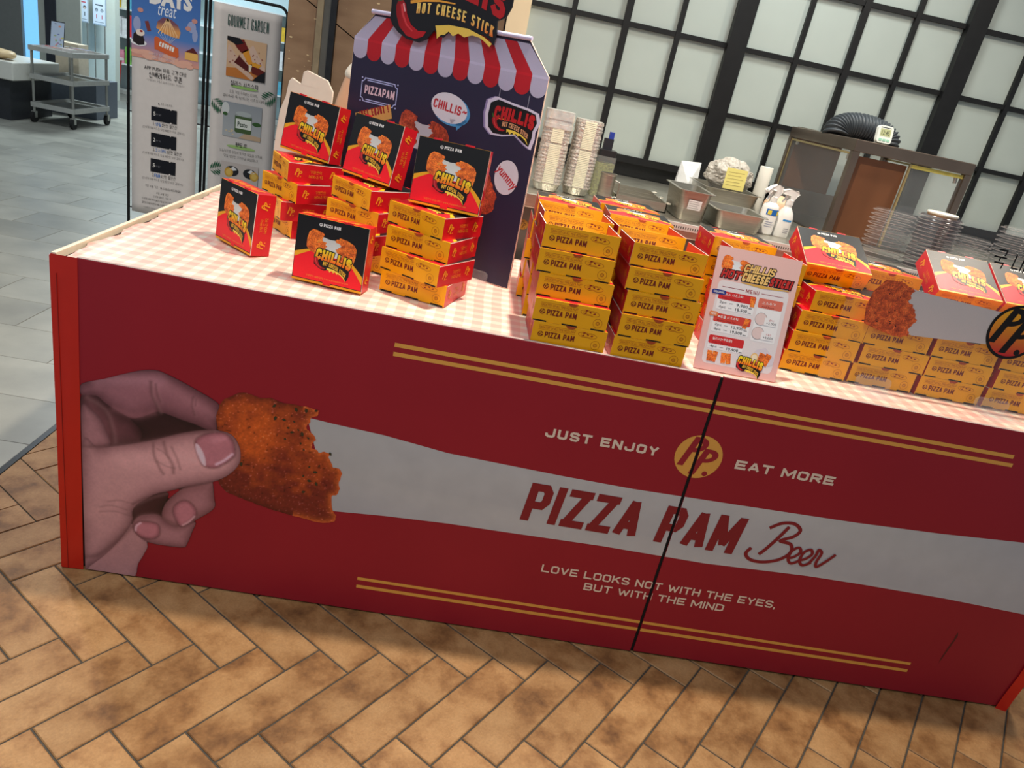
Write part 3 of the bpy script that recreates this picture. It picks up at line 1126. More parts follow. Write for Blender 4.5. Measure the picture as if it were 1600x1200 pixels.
# ---- front print -------------------------------------------------
HAND=dict(
chick=[(0.3927,0.5711),(0.4064,0.5932),(0.4397,0.6146),(0.4590,0.6200),(0.4938,0.6130),(0.5182,0.6166),(0.5434,0.6104),(0.5633,0.6098),(0.5881,0.6091),(0.6080,0.6101),(0.6408,0.6053),(0.6372,0.5905),(0.6206,0.5805),(0.6208,0.5674),(0.6127,0.5573),(0.6161,0.5465),(0.6268,0.5399),(0.6351,0.5328),(0.6401,0.5222),(0.6322,0.5090),(0.6325,0.4944),(0.6438,0.4936),(0.6522,0.4864),(0.6645,0.4918),(0.6802,0.4889),(0.6763,0.4763),(0.6856,0.4602),(0.6919,0.4494),(0.7075,0.4494),(0.7157,0.4359),(0.7135,0.4172),(0.7096,0.4042),(0.7164,0.3902),(0.7082,0.3681),(0.6954,0.3644),(0.6988,0.3464),(0.7024,0.3219),(0.7148,0.3052),(0.7115,0.2854),(0.6908,0.2782),(0.6618,0.2745),(0.6320,0.2797),(0.5944,0.2852),(0.5517,0.2896),(0.5143,0.2982),(0.4876,0.3056),(0.4558,0.3150),(0.4242,0.3244),(0.4051,0.3454),(0.3983,0.3593),(0.4002,0.3989),(0.3912,0.5143),(0.3890,0.5422)],
index=[(0.0614,0.5672),(0.1159,0.5914),(0.1639,0.6143),(0.2069,0.6323),(0.2403,0.6388),(0.2644,0.6338),(0.3032,0.6198),(0.3425,0.6028),(0.3723,0.5893),(0.3951,0.5732),(0.3890,0.5422),(0.3917,0.5029),(0.3709,0.4988),(0.3407,0.5073),(0.3009,0.5155),(0.2662,0.5240),(0.2417,0.5249),(0.2124,0.5068),(0.1830,0.4954),(0.1585,0.5031),(0.1198,0.5236),(0.0959,0.5411),(0.0606,0.5370)],
second=[(0.0607,0.5425),(0.0959,0.5411),(0.1198,0.5236),(0.1585,0.5031),(0.1830,0.4954),(0.2052,0.4667),(0.2079,0.4267),(0.1481,0.4063),(0.0569,0.3887)],
crease=[(0.0598,0.5063),(0.0854,0.5001),(0.1046,0.4813),(0.1188,0.4499),(0.1257,0.4049),(0.0569,0.3887)],
hollow=[(0.1757,0.4980),(0.2124,0.5108),(0.2417,0.5277),(0.2662,0.5252),(0.3058,0.5159),(0.3458,0.5054),(0.3930,0.5060),(0.3969,0.4750),(0.2975,0.4499),(0.2055,0.4204),(0.2077,0.4614)],
thumb=[(0.0570,0.3916),(0.0982,0.3937),(0.1481,0.4093),(0.1980,0.4277),(0.2476,0.4489),(0.2970,0.4730),(0.3413,0.4902),(0.3858,0.5006),(0.4208,0.4999),(0.4417,0.4837),(0.4546,0.4511),(0.4530,0.4151),(0.4317,0.3809),(0.4021,0.3558),(0.3668,0.3380),(0.3211,0.3199),(0.2804,0.2997),(0.2446,0.2836),(0.2191,0.2631),(0.1934,0.2394),(0.1830,0.2153),(0.1830,0.1835),(0.1673,0.1482),(0.1461,0.1115),(0.1139,0.0657),(0.0705,0.0171),(0.0472,0.0024)],
wrist=[(0.0481,0.0397),(0.0926,0.0616),(0.1462,0.1246),(0.1830,0.1771),(0.2227,0.1230),(0.2150,0.0851),(0.1991,0.0485),(0.1831,-0.0022),(0.0915,-0.0027),(0.0471,-0.0010)],
ring=[(0.2612,0.2113),(0.2633,0.2434),(0.2758,0.2709),(0.2959,0.2966),(0.3211,0.3199),(0.3667,0.3410),(0.3869,0.3492),(0.3941,0.3000),(0.3977,0.2757),(0.3855,0.2544),(0.3551,0.2263),(0.3347,0.2063),(0.3140,0.1927),(0.2825,0.1898)],
pinky=[(0.1830,0.1771),(0.1935,0.1983),(0.2142,0.2118),(0.2506,0.2189),(0.2718,0.2006),(0.3034,0.1939),(0.3476,0.2152),(0.3407,0.1816),(0.3286,0.1401),(0.3183,0.1262),(0.2731,0.1228),(0.2306,0.1245),(0.2041,0.1358),(0.1857,0.1583)],
gap=[(0.1805,0.2337),(0.2190,0.2662),(0.2446,0.2848),(0.2754,0.2926),(0.2707,0.2668),(0.2607,0.2429),(0.2586,0.2045),(0.2143,0.1959),(0.1857,0.1776),(0.1789,0.2082)],
nailT=[(0.3400,0.4523),(0.3469,0.4711),(0.3713,0.4874),(0.4059,0.4970),(0.4265,0.4866),(0.4376,0.4654),(0.4391,0.4363),(0.4151,0.4078),(0.3903,0.3910),(0.3648,0.3921),(0.3514,0.4133)],
lunT=[(0.3400,0.4523),(0.3486,0.4511),(0.3608,0.4329),(0.3682,0.4106),(0.3689,0.3917),(0.3569,0.3995),(0.3433,0.4295)],
nailR=[(0.2893,0.2422),(0.3017,0.2666),(0.3222,0.2768),(0.3408,0.2647),(0.3494,0.2411),(0.3345,0.2127),(0.3113,0.1941),(0.2978,0.2120)],
nailP=[(0.1893,0.1686),(0.1987,0.1852),(0.2248,0.1916),(0.2510,0.1870),(0.2540,0.1585),(0.2410,0.1416),(0.2147,0.1378),(0.1936,0.1501)],
)
CHEESE = [(0.6126,0.5809),(0.6774,0.5753),(0.8083,0.5676),(0.9763,0.5477),(1.1112,0.5433),(1.2824,0.5378),(1.4732,0.5353),(1.7714,0.5408),(2.0944,0.5478),(2.3305,0.5578),(2.5674,0.5738),(2.8642,0.5923),(3.0065,0.3373),(2.6801,0.3459),(2.4299,0.3557),(2.1693,0.3577),(2.0223,0.3562),(1.7251,0.3430),(1.4335,0.3450),(1.1503,0.3389),(1.0108,0.3369),(0.8393,0.3285),(0.6955,0.3170),(0.6578,0.4440)]

KC = KP
fp = Sheet()
GOLD = S(186, 132, 58, KP)
CREAMT = S(188, 168, 150, KP)
REDT = S(110, 22, 28, KP)
for x0, z0, x1, z1 in ((0.802, 0.8102, 2.419, 0.8208), (0.802, 0.7862, 2.427, 0.797), (0.793, 0.1078, 2.432, 0.1172), (0.793, 0.0808, 2.433, 0.0912)):
    fp.rect(x0, z0, x1, z1, GOLD, 1)
ch_c = S(152, 150, 152, KP)


def cheese_col(u, v):
    t = 0.5 + 0.5 * math.sin(v * 31 + u * 2.0)
    c = (S(150, 149, 152, KP), S(160, 158, 156, KP))
    k = 1.0 - 0.16 * max(0, (1.2 - u))
    return tuple((a * (1 - t) + b_ * t) * k for a, b_ in zip(*c))


fp.poly(CHEESE, cheese_col, 1, 2)
FLECKS = [(0.5295,0.5977),(0.5842,0.5971),(0.6089,0.5991),(0.6335,0.6039),(0.5569,0.5635),(0.5820,0.5627),(0.5686,0.5430),(0.5785,0.5322),(0.5636,0.5102),(0.6047,0.5327),(0.6031,0.5045),(0.6127,0.4876),(0.6308,0.4406),(0.6475,0.4275),(0.6179,0.4109),(0.6345,0.3989),(0.6533,0.3933),(0.6221,0.3627),(0.4580,0.4161),(0.5344,0.5637),(0.6208,0.5231),(0.5938,0.5421),(0.6558,0.4484),(0.6802,0.4889)]
rnd = random.Random(5)
for i, (u, v) in enumerate(FLECKS):
    a = rnd.uniform(0, 6.28)
    fp.poly(rot2([(-1, -0.4), (0.2, -0.6), (1, 0), (0.3, 0.6), (-0.7, 0.5)], (u, v), a, rnd.uniform(0.0032, 0.0066)), S(52, 48, 28, 1.3), 6)
fp.block('JUST ENJOY', 1.210, 0.642, 0.297, 0.0262, CREAMT, 2, weight=0.25, gap=0.24)
fp.block('EAT MORE', 1.7145, 0.6448, 0.272, 0.0262, CREAMT, 2, weight=0.25, gap=0.24)
fp.ell(1.6134, 0.6600, 0.0625, 0.0625, GOLD, 2, 40)
pp_mark(fp, 1.6134, 0.6600, 0.112, S(126, 22, 33, KP), 3)
fp.block('PIZZA PAM', 1.1965, 0.3866, 0.594, 0.1178, REDT, 3, weight=0.195, gap=0.085, shear=0.10)


def beer(sh, x, y, w, h, col, layer):
    def Q(p): return [(x + a * w, y + b * h) for a, b in p]
    def cr(p, n=6):
        out = []
        P = [p[0]] + list(p) + [p[-1]]
        for i in range(1, len(P) - 2):
            for k in range(n):
                t = k / n
                out.append(tuple(0.5 * ((2 * P[i][j]) + (-P[i - 1][j] + P[i + 1][j]) * t + (2 * P[i - 1][j] - 5 * P[i][j] + 4 * P[i + 1][j] - P[i + 2][j]) * t * t
                                        + (-P[i - 1][j] + 3 * P[i][j] - 3 * P[i + 1][j] + P[i + 2][j]) * t ** 3) for j in (0, 1)))
        out.append(P[-1])
        return out
    wd = 0.045 * w
    EE = [1.2, 0.0]
    B_ = cr([(0.17, 0.80), (0.30, 0.95), (0.45, 0.98), (0.55, 0.86), (0.50, 0.70), (0.36, 0.56), (0.50, 0.52), (0.54, 0.34), (0.44, 0.14), (0.25, 0.02), (0.08, 0.03), (0.0, 0.15), (0.04, 0.30)])
    sh.line(Q(B_), wd, col, layer, ramp=1.0)
    sh.line(Q(cr([(0.40, 0.90), (0.32, 0.62), (0.22, 0.32), (0.16, 0.18)])), wd, col, layer + 1.3)
    e = [(0.0, 0.16), (0.08, 0.22), (0.14, 0.36), (0.10, 0.46), (0.03, 0.36), (0.02, 0.16), (0.08, 0.06), (0.17, 0.16)]
    sh.line(Q(cr([(a + 0.52, b_ * 0.95 + 0.04) for a, b_ in e])), wd * 0.85, col, layer + 1.8 + EE.pop(), ramp=1.0)
    sh.line(Q(cr([(a + 0.67, b_ * 0.95 + 0.04) for a, b_ in e])), wd * 0.85, col, layer + 1.8 + EE.pop(), ramp=1.0)
    sh.line(Q(cr([(0.82, 0.18), (0.86, 0.36), (0.87, 0.50), (0.92, 0.44), (0.90, 0.22), (0.93, 0.12), (1.02, 0.28), (1.10, 0.46)])), wd * 0.85, col, layer + 4.6, ramp=1.0)


beer(fp, 1.828, 0.3755, 0.222, 0.140, REDT, 3)
fp.block('LOVE LOOKS NOT WITH THE EYES,', 1.288, 0.2312, 0.680, 0.0246, CREAMT, 2, weight=0.19, gap=0.17)
fp.block('BUT WITH THE MIND', 1.4172, 0.1932, 0.408, 0.0242, CREAMT, 2, weight=0.19, gap=0.17)
fp.poly([(2.521, 0.250), (2.5262, 0.236), (2.524, 0.214), (2.5185, 0.171), (2.5129, 0.1285), (2.5115, 0.150), (2.5150, 0.190), (2.5195, 0.222), (2.5185, 0.235)], S(70, 16, 20, KP), 1)
# cut the print at the seam between the panels
M_CHEESE = print_mat('printed_cheese', rough=0.45, noise=0.10, nscale=14)
o = fp.build('front_print', lambda u, v, d: (u, -d, v), counter, [PRINT, CRUMB_L, M_CHEESE])
bm = bmesh.new()
bm.from_mesh(o.data)
for xx in (1.6035, 1.6125):
    bmesh.ops.bisect_plane(bm, geom=bm.verts[:] + bm.edges[:] + bm.faces[:], plane_co=(xx, 0, 0), plane_no=(1, 0, 0))
bmesh.ops.delete(bm, geom=[f for f in bm.faces if 1.6035 < f.calc_center_median().x < 1.6125], context='FACES')
bmesh.ops.bisect_plane(bm, geom=bm.verts[:] + bm.edges[:] + bm.faces[:], plane_co=(2.75, 0, 0), plane_no=(1, 0, 0), clear_outer=True)
bm.to_mesh(o.data)
bm.free()

# ---- the printed hand: a fine patch of coloured print -------------
def sdist(P, poly):
    """signed distance to polygon (positive inside), vectorised"""
    poly = np.array(poly)
    n = len(poly)
    d = np.full(len(P), 1e9)
    inside = np.zeros(len(P), bool)
    near = np.zeros_like(P)
    for i in range(n):
        a, b_ = poly[i - 1], poly[i]
        ab = b_ - a
        t = np.clip(((P - a) @ ab) / (ab @ ab + 1e-12), 0, 1)
        q = a + t[:, None] * ab
        dd = np.hypot(*(P - q).T)
        m = dd < d
        d[m] = dd[m]
        near[m] = q[m]
        c = ((a[1] > P[:, 1]) != (b_[1] > P[:, 1]))
        with np.errstate(divide='ignore', invalid='ignore'):
            xi = (b_[0] - a[0]) * (P[:, 1] - a[1]) / (b_[1] - a[1] + 1e-15) + a[0]
        inside ^= c & (P[:, 0] < xi)
    return np.where(inside, d, -d), near


def rounded(poly, n=4):
    """closed Catmull-Rom through the traced outline"""
    out = []
    m = len(poly)
    for i in range(m):
        p0, p1, p2, p3 = [np.array(poly[(i + k) % m]) for k in (-1, 0, 1, 2)]
        for k in range(n):
            t = k / n
            out.append(tuple(0.5 * (2 * p1 + (-p0 + p2) * t + (2 * p0 - 5 * p1 + 4 * p2 - p3) * t * t + (-p0 + 3 * p1 - 3 * p2 + p3) * t ** 3)))
    return out


step = 0.0022
gx = np.arange(0.0575, 0.470, step)
gz = np.arange(0.005, 0.645, step)
NX, NZ = len(gx), len(gz)
PX, PZ = np.meshgrid(gx, gz)
PT = np.stack([PX.ravel(), PZ.ravel()], 1)
skin = np.zeros((len(PT), 3))
cover = np.full(len(PT), -1.0)
nearest = PT.copy()
rng = np.random.default_rng(4)


def vnoise(P, sc, seed):
    r = np.random.default_rng(seed).random((64, 64))
    q = P * sc
    i = np.floor(q).astype(int)
    f = q - i
    f = f * f * (3 - 2 * f)
    g = lambda a, b_: r[a % 64, b_ % 64]
    return (g(i[:, 0], i[:, 1]) * (1 - f[:, 0]) * (1 - f[:, 1]) + g(i[:, 0] + 1, i[:, 1]) * f[:, 0] * (1 - f[:, 1])
            + g(i[:, 0], i[:, 1] + 1) * (1 - f[:, 0]) * f[:, 1] + g(i[:, 0] + 1, i[:, 1] + 1) * f[:, 0] * f[:, 1])


def paint(poly, base, edge, width, gdir=None, gcol=None, soft=0.0022, solid=True, rnd_=True):
    global skin
    pl = rounded(poly) if rnd_ else poly
    d, nr = sdist(PT, pl)
    t = np.clip(d / width, 0, 1)
    t = (t * (2 - t))[:, None]
    c = np.array(edge) * (1 - t) + np.array(base) * t
    if gdir is not None:
        (ax, az), (bx, bz) = gdir
        v = np.array([bx - ax, bz - az])
        s = np.clip(((PT - np.array([ax, az])) @ v) / (v @ v), 0, 1)[:, None]
        c = c * (1 - s) + c * np.array(gcol) * s
    a = np.clip(d / soft + 0.5, 0, 1)[:, None]
    skin = skin * (1 - a) + c * a
    if solid:
        m = d > cover
        cover[m] = d[m]
        nearest[m] = nr[m]


def stroke(pts, w, col, alpha=0.6):
    global skin
    P = np.array(rounded_open(pts))
    d = np.full(len(PT), 1e9)
    for i in range(len(P) - 1):
        a, b_ = P[i], P[i + 1]
        ab = b_ - a
        t = np.clip(((PT - a) @ ab) / (ab @ ab + 1e-12), 0, 1)
        d = np.minimum(d, np.hypot(*(PT - (a + t[:, None] * ab)).T))
    a = (np.exp(-(d / w) ** 2) * alpha)[:, None]
    skin = skin * (1 - a) + np.array(col) * a


def rounded_open(p, n=5):
    P = [p[0]] + list(p) + [p[-1]]
    out = []
    for i in range(1, len(P) - 2):
        p0, p1, p2, p3 = [np.array(q) for q in P[i - 1:i + 3]]
        for k in range(n):
            t = k / n
            out.append(0.5 * (2 * p1 + (-p0 + p2) * t + (2 * p0 - 5 * p1 + 4 * p2 - p3) * t * t + (-p0 + 3 * p1 - 3 * p2 + p3) * t ** 3))
    out.append(np.array(P[-1]))
    return out


c8 = lambda r, g, b_: np.array(S(r, g, b_, KP))
paint(HAND['wrist'], c8(146, 112, 112), c8(132, 100, 102), 0.02)
paint(HAND['second'], c8(112, 72, 76), c8(66, 38, 42), 0.05, ((0.06, 0.45), (0.20, 0.45)), (0.62, 0.55, 0.58))
paint(HAND['hollow'], c8(54, 29, 33), c8(44, 24, 28), 0.03)
paint(HAND['crease'], c8(140, 102, 104), c8(96, 64, 68), 0.03)
paint(HAND['index'], c8(134, 92, 98), c8(92, 58, 64), 0.055, ((0.10, 0.60), (0.38, 0.52)), (0.92, 0.86, 0.86))
paint(HAND['gap'], c8(66, 34, 38), c8(50, 27, 30), 0.03)
paint(HAND['ring'], c8(140, 100, 102), c8(104, 68, 70), 0.04)
paint(HAND['pinky'], c8(142, 104, 106), c8(104, 68, 72), 0.035)
paint(HAND['thumb'], c8(164, 126, 124), c8(116, 82, 84), 0.05, ((0.30, 0.47), (0.12, 0.10)), (0.84, 0.86, 0.88))
# soft modelling: light along the thumb, shade where finger meets finger
stroke([(0.16, 0.37), (0.24, 0.385), (0.32, 0.405), (0.40, 0.425)], 0.035, c8(184, 146, 142), 0.5)
stroke([(0.09, 0.20), (0.13, 0.26), (0.16, 0.32)], 0.05, c8(160, 126, 122), 0.5)
stroke([(0.10, 0.585), (0.20, 0.605), (0.25, 0.61)], 0.018, c8(160, 118, 124), 0.5)
stroke([(0.27, 0.60), (0.33, 0.57), (0.38, 0.545)], 0.016, c8(150, 106, 110), 0.45)
stroke([(0.14, 0.513), (0.19, 0.503), (0.235, 0.522)], 0.010, c8(150, 102, 106), 0.35)
for pts, w_, al in (([(0.228, 0.604), (0.231, 0.57), (0.243, 0.545), (0.250, 0.528)], 0.004, 0.75), ([(0.240, 0.60), (0.244, 0.575), (0.252, 0.556)], 0.003, 0.5),
                    ([(0.331, 0.583), (0.329, 0.56), (0.336, 0.535)], 0.003, 0.45), ([(0.338, 0.58), (0.337, 0.56)], 0.002, 0.35),
                    ([(0.236, 0.437), (0.238, 0.40), (0.252, 0.365), (0.262, 0.348)], 0.0035, 0.6), ([(0.262, 0.442), (0.270, 0.41), (0.285, 0.38), (0.288, 0.355)], 0.004, 0.6),
                    ([(0.282, 0.43), (0.296, 0.40), (0.305, 0.37)], 0.003, 0.45), ([(0.245, 0.42), (0.262, 0.412), (0.275, 0.398)], 0.002, 0.35),
                    ([(0.247, 0.382), (0.270, 0.372), (0.29, 0.37)], 0.0025, 0.35),
                    ([(0.07, 0.535), (0.10, 0.52), (0.12, 0.50), (0.132, 0.46), (0.137, 0.42)], 0.005, 0.7),
                    ([(0.06, 0.39), (0.10, 0.397), (0.15, 0.413), (0.21, 0.434), (0.30, 0.472), (0.38, 0.497)], 0.005, 0.65),
                    ([(0.10, 0.215), (0.13, 0.225), (0.17, 0.218)], 0.0025, 0.3), ([(0.10, 0.20), (0.14, 0.208), (0.18, 0.20)], 0.0025, 0.3), ([(0.12, 0.235), (0.15, 0.245), (0.185, 0.24)], 0.0025, 0.3),
                    ([(0.06, 0.045), (0.09, 0.055), (0.12, 0.085), (0.15, 0.12), (0.18, 0.165)], 0.006, 0.6),
                    ([(0.183, 0.18), (0.20, 0.21), (0.24, 0.222), (0.262, 0.21), (0.30, 0.192)], 0.004, 0.6),
                    ([(0.186, 0.24), (0.215, 0.262), (0.25, 0.283), (0.32, 0.318), (0.40, 0.353)], 0.004, 0.55)):
    stroke(pts, w_ * 1.25, c8(70, 42, 44), al * 0.72)
    stroke([(a + 0.004, b_ - 0.003) for a, b_ in pts], w_ * 1.3, c8(176, 136, 134), al * 0.22)
for nail, lun in (('nailT', 'lunT'), ('nailR', None), ('nailP', None)):
    d, _ = sdist(PT, rounded(HAND[nail]))
    a = (np.exp(-(np.clip(-d, 0, 1) / 0.004) ** 2) * (d < 0) * 0.55)[:, None]
    skin = skin * (1 - a) + c8(84, 52, 54) * a
    paint(HAND[nail], c8(154, 102, 108), c8(118, 74, 80), 0.014, soft=0.0018, solid=False)
paint(HAND['lunT'], c8(176, 158, 162), c8(160, 132, 138), 0.006, solid=False)
stroke([(0.434, 0.440), (0.415, 0.418), (0.395, 0.402)], 0.004, c8(190, 165, 175), 0.7)
stroke([(0.412, 0.482), (0.385, 0.470)], 0.008, c8(176, 126, 132), 0.4)
stroke([(0.315, 0.198), (0.332, 0.213), (0.345, 0.232)], 0.003, c8(180, 150, 152), 0.55)
stroke([(0.192, 0.158), (0.194, 0.172), (0.205, 0.184)], 0.003, c8(190, 165, 172), 0.6)
lum = skin.mean(1, keepdims=True) + 1e-5
ref_l = 0.30
skin = skin * (lum / ref_l) ** 0.30
skin *= np.array([1.14, 0.98, 1.03])
skin *= (0.93 + 0.14 * vnoise(PT, 60, 1) * 0.6 + 0.10 * (vnoise(PT, 210, 2) - 0.3))[:, None]
idx = np.arange(NX * NZ).reshape(NZ, NX)
inn = cover.reshape(NZ, NX) > 0
q = np.stack([idx[:-1, :-1], idx[:-1, 1:], idx[1:, 1:], idx[1:, :-1]], -1)
keep = (inn[:-1, :-1] | inn[:-1, 1:] | inn[1:, 1:] | inn[1:, :-1])
q = q[keep]
pos = PT.copy()
outm = cover <= 0
used = np.zeros(len(PT), bool)
used[q.ravel()] = True
mv = outm & used
pos[mv] = nearest[mv]
pos[:, 0] = np.maximum(pos[:, 0], 0.0575)
pos[:, 1] = np.maximum(pos[:, 1], 0.005)
# take colour from just inside for the moved rim
remap = -np.ones(len(PT), int)
remap[used] = np.arange(used.sum())
vv = [(x, -0.0012, z) for x, z in pos[used]]
o = obj('hand_print', vv, remap[q].tolist(), [PRINT], counter)
at = o.data.color_attributes.new('Col', 'FLOAT_COLOR', 'POINT')
at.data.foreach_set('color', np.concatenate([np.clip(skin[used], 0, 0.9), np.ones((used.sum(), 1))], 1).astype(np.float32).ravel())

# ---- the printed breaded piece, same kind of patch ----------------
cpoly = jag(HAND['chick'] + [HAND['chick'][0]], 0.0012, 3, 4)
gx2 = np.arange(0.384, 0.722, 0.0022)
gz2 = np.arange(0.270, 0.625, 0.0022)
QX, QZ = np.meshgrid(gx2, gz2)
QT = np.stack([QX.ravel(), QZ.ravel()], 1)
cd, cn = sdist(QT, cpoly)
n1 = vnoise(QT, 16, 11)
n2 = vnoise(QT, 55, 12)
n3 = vnoise(QT, 190, 13)
n4 = vnoise(QT, 330, 14)
ctr = np.exp(-(((QT[:, 0] - 0.50) / 0.10) ** 2 + ((QT[:, 1] - 0.50) / 0.07) ** 2))
low = np.clip((0.44 - QT[:, 1]) / 0.15, 0, 1)
rim = np.clip(cd / 0.018, 0, 1)
tt_ = np.clip(0.16 + 0.55 * ctr + 0.42 * (n1 - 0.5) + 0.42 * (n2 - 0.5) - 0.25 * low, 0, 1)[:, None]
ccol = c8(98, 30, 20) * (1 - tt_) + c8(190, 82, 26) * tt_
tear = np.exp(-(np.clip(cd, 0, 1) / 0.012) ** 2) * (QT[:, 0] > 0.60)
ccol = ccol * (1 - 0.6 * tear[:, None]) + c8(196, 92, 40) * 0.6 * tear[:, None]
ccol *= (0.62 + 0.38 * np.maximum(rim, tear))[:, None]
ccol *= (0.70 + 0.36 * n3 + 0.28 * n4)[:, None]
spk = (n4 > 0.86) & (n3 > 0.5)
ccol[spk] = ccol[spk] * 1.5 + 0.05
pit = (n3 < 0.10) & (n2 < 0.5)
ccol[pit] *= 0.45
NX2, NZ2 = len(gx2), len(gz2)
idx2 = np.arange(NX2 * NZ2).reshape(NZ2, NX2)
in2 = (cd > 0).reshape(NZ2, NX2)
q2 = np.stack([idx2[:-1, :-1], idx2[:-1, 1:], idx2[1:, 1:], idx2[1:, :-1]], -1)
q2 = q2[in2[:-1, :-1] | in2[:-1, 1:] | in2[1:, 1:] | in2[1:, :-1]]
us = np.zeros(len(QT), bool)
us[q2.ravel()] = True
ps = QT.copy()
mv2 = (cd <= 0) & us
ps[mv2] = cn[mv2]
rm2 = -np.ones(len(QT), int)
rm2[us] = np.arange(us.sum())
o = obj('breaded_print', [(x, -0.0008, z) for x, z in ps[us]], rm2[q2].tolist(), [PRINT], counter)
at = o.data.color_attributes.new('Col', 'FLOAT_COLOR', 'POINT')
at.data.foreach_set('color', np.concatenate([np.clip(ccol[us], 0, 0.9), np.ones((us.sum(), 1))], 1).astype(np.float32).ravel())

# ---- tablecloth ---------------------------------------------------
def gingham():
    m = bpy.data.materials.new('pink_gingham')
    m.use_nodes = True
    nt = m.node_tree
    bs = nt.nodes['Principled BSDF']
    bs.inputs['Roughness'].default_value = 0.32
    bs.inputs['Specular IOR Level'].default_value = 0.35
    tc = nt.nodes.new('ShaderNodeTexCoord')
    nz = nt.nodes.new('ShaderNodeTexNoise')
    nz.inputs['Scale'].default_value = 2.2
    nt.links.new(tc.outputs['Object'], nz.inputs['Vector'])
    sp = nt.nodes.new('ShaderNodeSeparateXYZ')
    nt.links.new(tc.outputs['Object'], sp.inputs[0])

    def stripe(sock, off):
        ad = nt.nodes.new('ShaderNodeMath')
        ad.operation = 'ADD'
        ad.inputs[1].default_value = off
        nt.links.new(sock, ad.inputs[0])
        w = nt.nodes.new('ShaderNodeMath')
        w.operation = 'MULTIPLY_ADD'
        w.inputs[1].default_value = 0.03
        nt.links.new(nz.outputs['Fac'], w.inputs[0])
        nt.links.new(ad.outputs[0], w.inputs[2])
        pm = nt.nodes.new('ShaderNodeMath')
        pm.operation = 'PINGPONG'
        pm.inputs[1].default_value = 0.024
        nt.links.new(w.outputs[0], pm.inputs[0])
        mr = nt.nodes.new('ShaderNodeMapRange')
        mr.inputs['From Min'].default_value = 0.0100
        mr.inputs['From Max'].default_value = 0.0112
        nt.links.new(pm.outputs[0], mr.inputs['Value'])
        return mr.outputs[0]
    s1 = stripe(sp.outputs[0], 10.013)
    s2 = stripe(sp.outputs[1], 10.0)
    ad = nt.nodes.new('ShaderNodeMath')
    ad.operation = 'ADD'
    nt.links.new(s1, ad.inputs[0])
    nt.links.new(s2, ad.inputs[1])
    dv = nt.nodes.new('ShaderNodeMath')
    dv.operation = 'MULTIPLY'
    dv.inputs[1].default_value = 0.5
    nt.links.new(ad.outputs[0], dv.inputs[0])
    r = nt.nodes.new('ShaderNodeValToRGB')
    r.color_ramp.elements[0].color = (*S(248, 238, 218, 0.9), 1)
    r.color_ramp.elements[1].color = (*S(244, 186, 172, 0.9), 1)
    e = r.color_ramp.elements.new(0.5)
    e.color = (*S(247, 208, 192, 0.9), 1)
    nt.links.new(dv.outputs[0], r.inputs[0])
    nt.links.new(r.outputs[0], bs.inputs['Base Color'])
    n2 = nt.nodes.new('ShaderNodeTexNoise')
    n2.inputs['Scale'].default_value = 9
    n2.inputs['Detail'].default_value = 3
    nt.links.new(tc.outputs['Object'], n2.inputs['Vector'])
    bp = nt.nodes.new('ShaderNodeBump')
    bp.inputs['Strength'].default_value = 0.35
    bp.inputs['Distance'].default_value = 0.006
    nt.links.new(n2.outputs['Fac'], bp.inputs['Height'])
    nt.links.new(bp.outputs[0], bs.inputs['Normal'])
    return m


M_GING = gingham()
cl = MB()
xs = np.concatenate([np.arange(0.013, 1.04, 0.02), np.arange(1.05, 2.775, 0.03)])
ys = np.arange(0.0135, 1.20, 0.025)
vid = {}
vs = []
fs = []
for i, x in enumerate(xs):
    for j, y in enumerate(ys):
        if x > 1.045 and y > 0.875:
            continue
        z = 0.8785 + 0.0011 * math.sin(x * 21 + y * 9) * math.sin(y * 17 - x * 4)
        xx = x
        if i == 0:
            xx = x + 0.010 + 0.007 * math.sin(y * 31) + 0.004 * math.sin(y * 77)
            z += 0.003
        vid[(i, j)] = len(vs)
        vs.append((xx, y, z))
for i in range(len(xs) - 1):
    for j in range(len(ys) - 1):
        k = [(i, j), (i + 1, j), (i + 1, j + 1), (i, j + 1)]
        if all(q_ in vid for q_ in k):
            fs.append([vid[q_] for q_ in k])
cloth = obj('tablecloth', vs, fs, M_GING, None, None, True)
md = cloth.modifiers.new('thickness', 'SOLIDIFY')
md.thickness = 0.0012
tag(cloth, 'pink and cream gingham plastic tablecloth spread over the red counter', 'tablecloth')

# ================================================================== PIZZA BOXES
BW, BD, BH = 0.184, 0.165, 0.056
T0 = 0.8805
M_YEL = mat('card_yellow', S(232, 158, 5, 1.2), 0.36, var=0.03, scale=6, spec=0.45)
M_CRED = mat('card_red', S(176, 18, 28, 1.2), 0.32, var=0.04, scale=6, spec=0.5)
M_CWHITE = mat('card_white', S(225, 215, 205), 0.6, var=0.05)
M_SLOT = mat('slot_black', S(16, 10, 8), 0.8, var=0.1)
BR = S(120, 30, 16)
BRED = S(150, 34, 20)


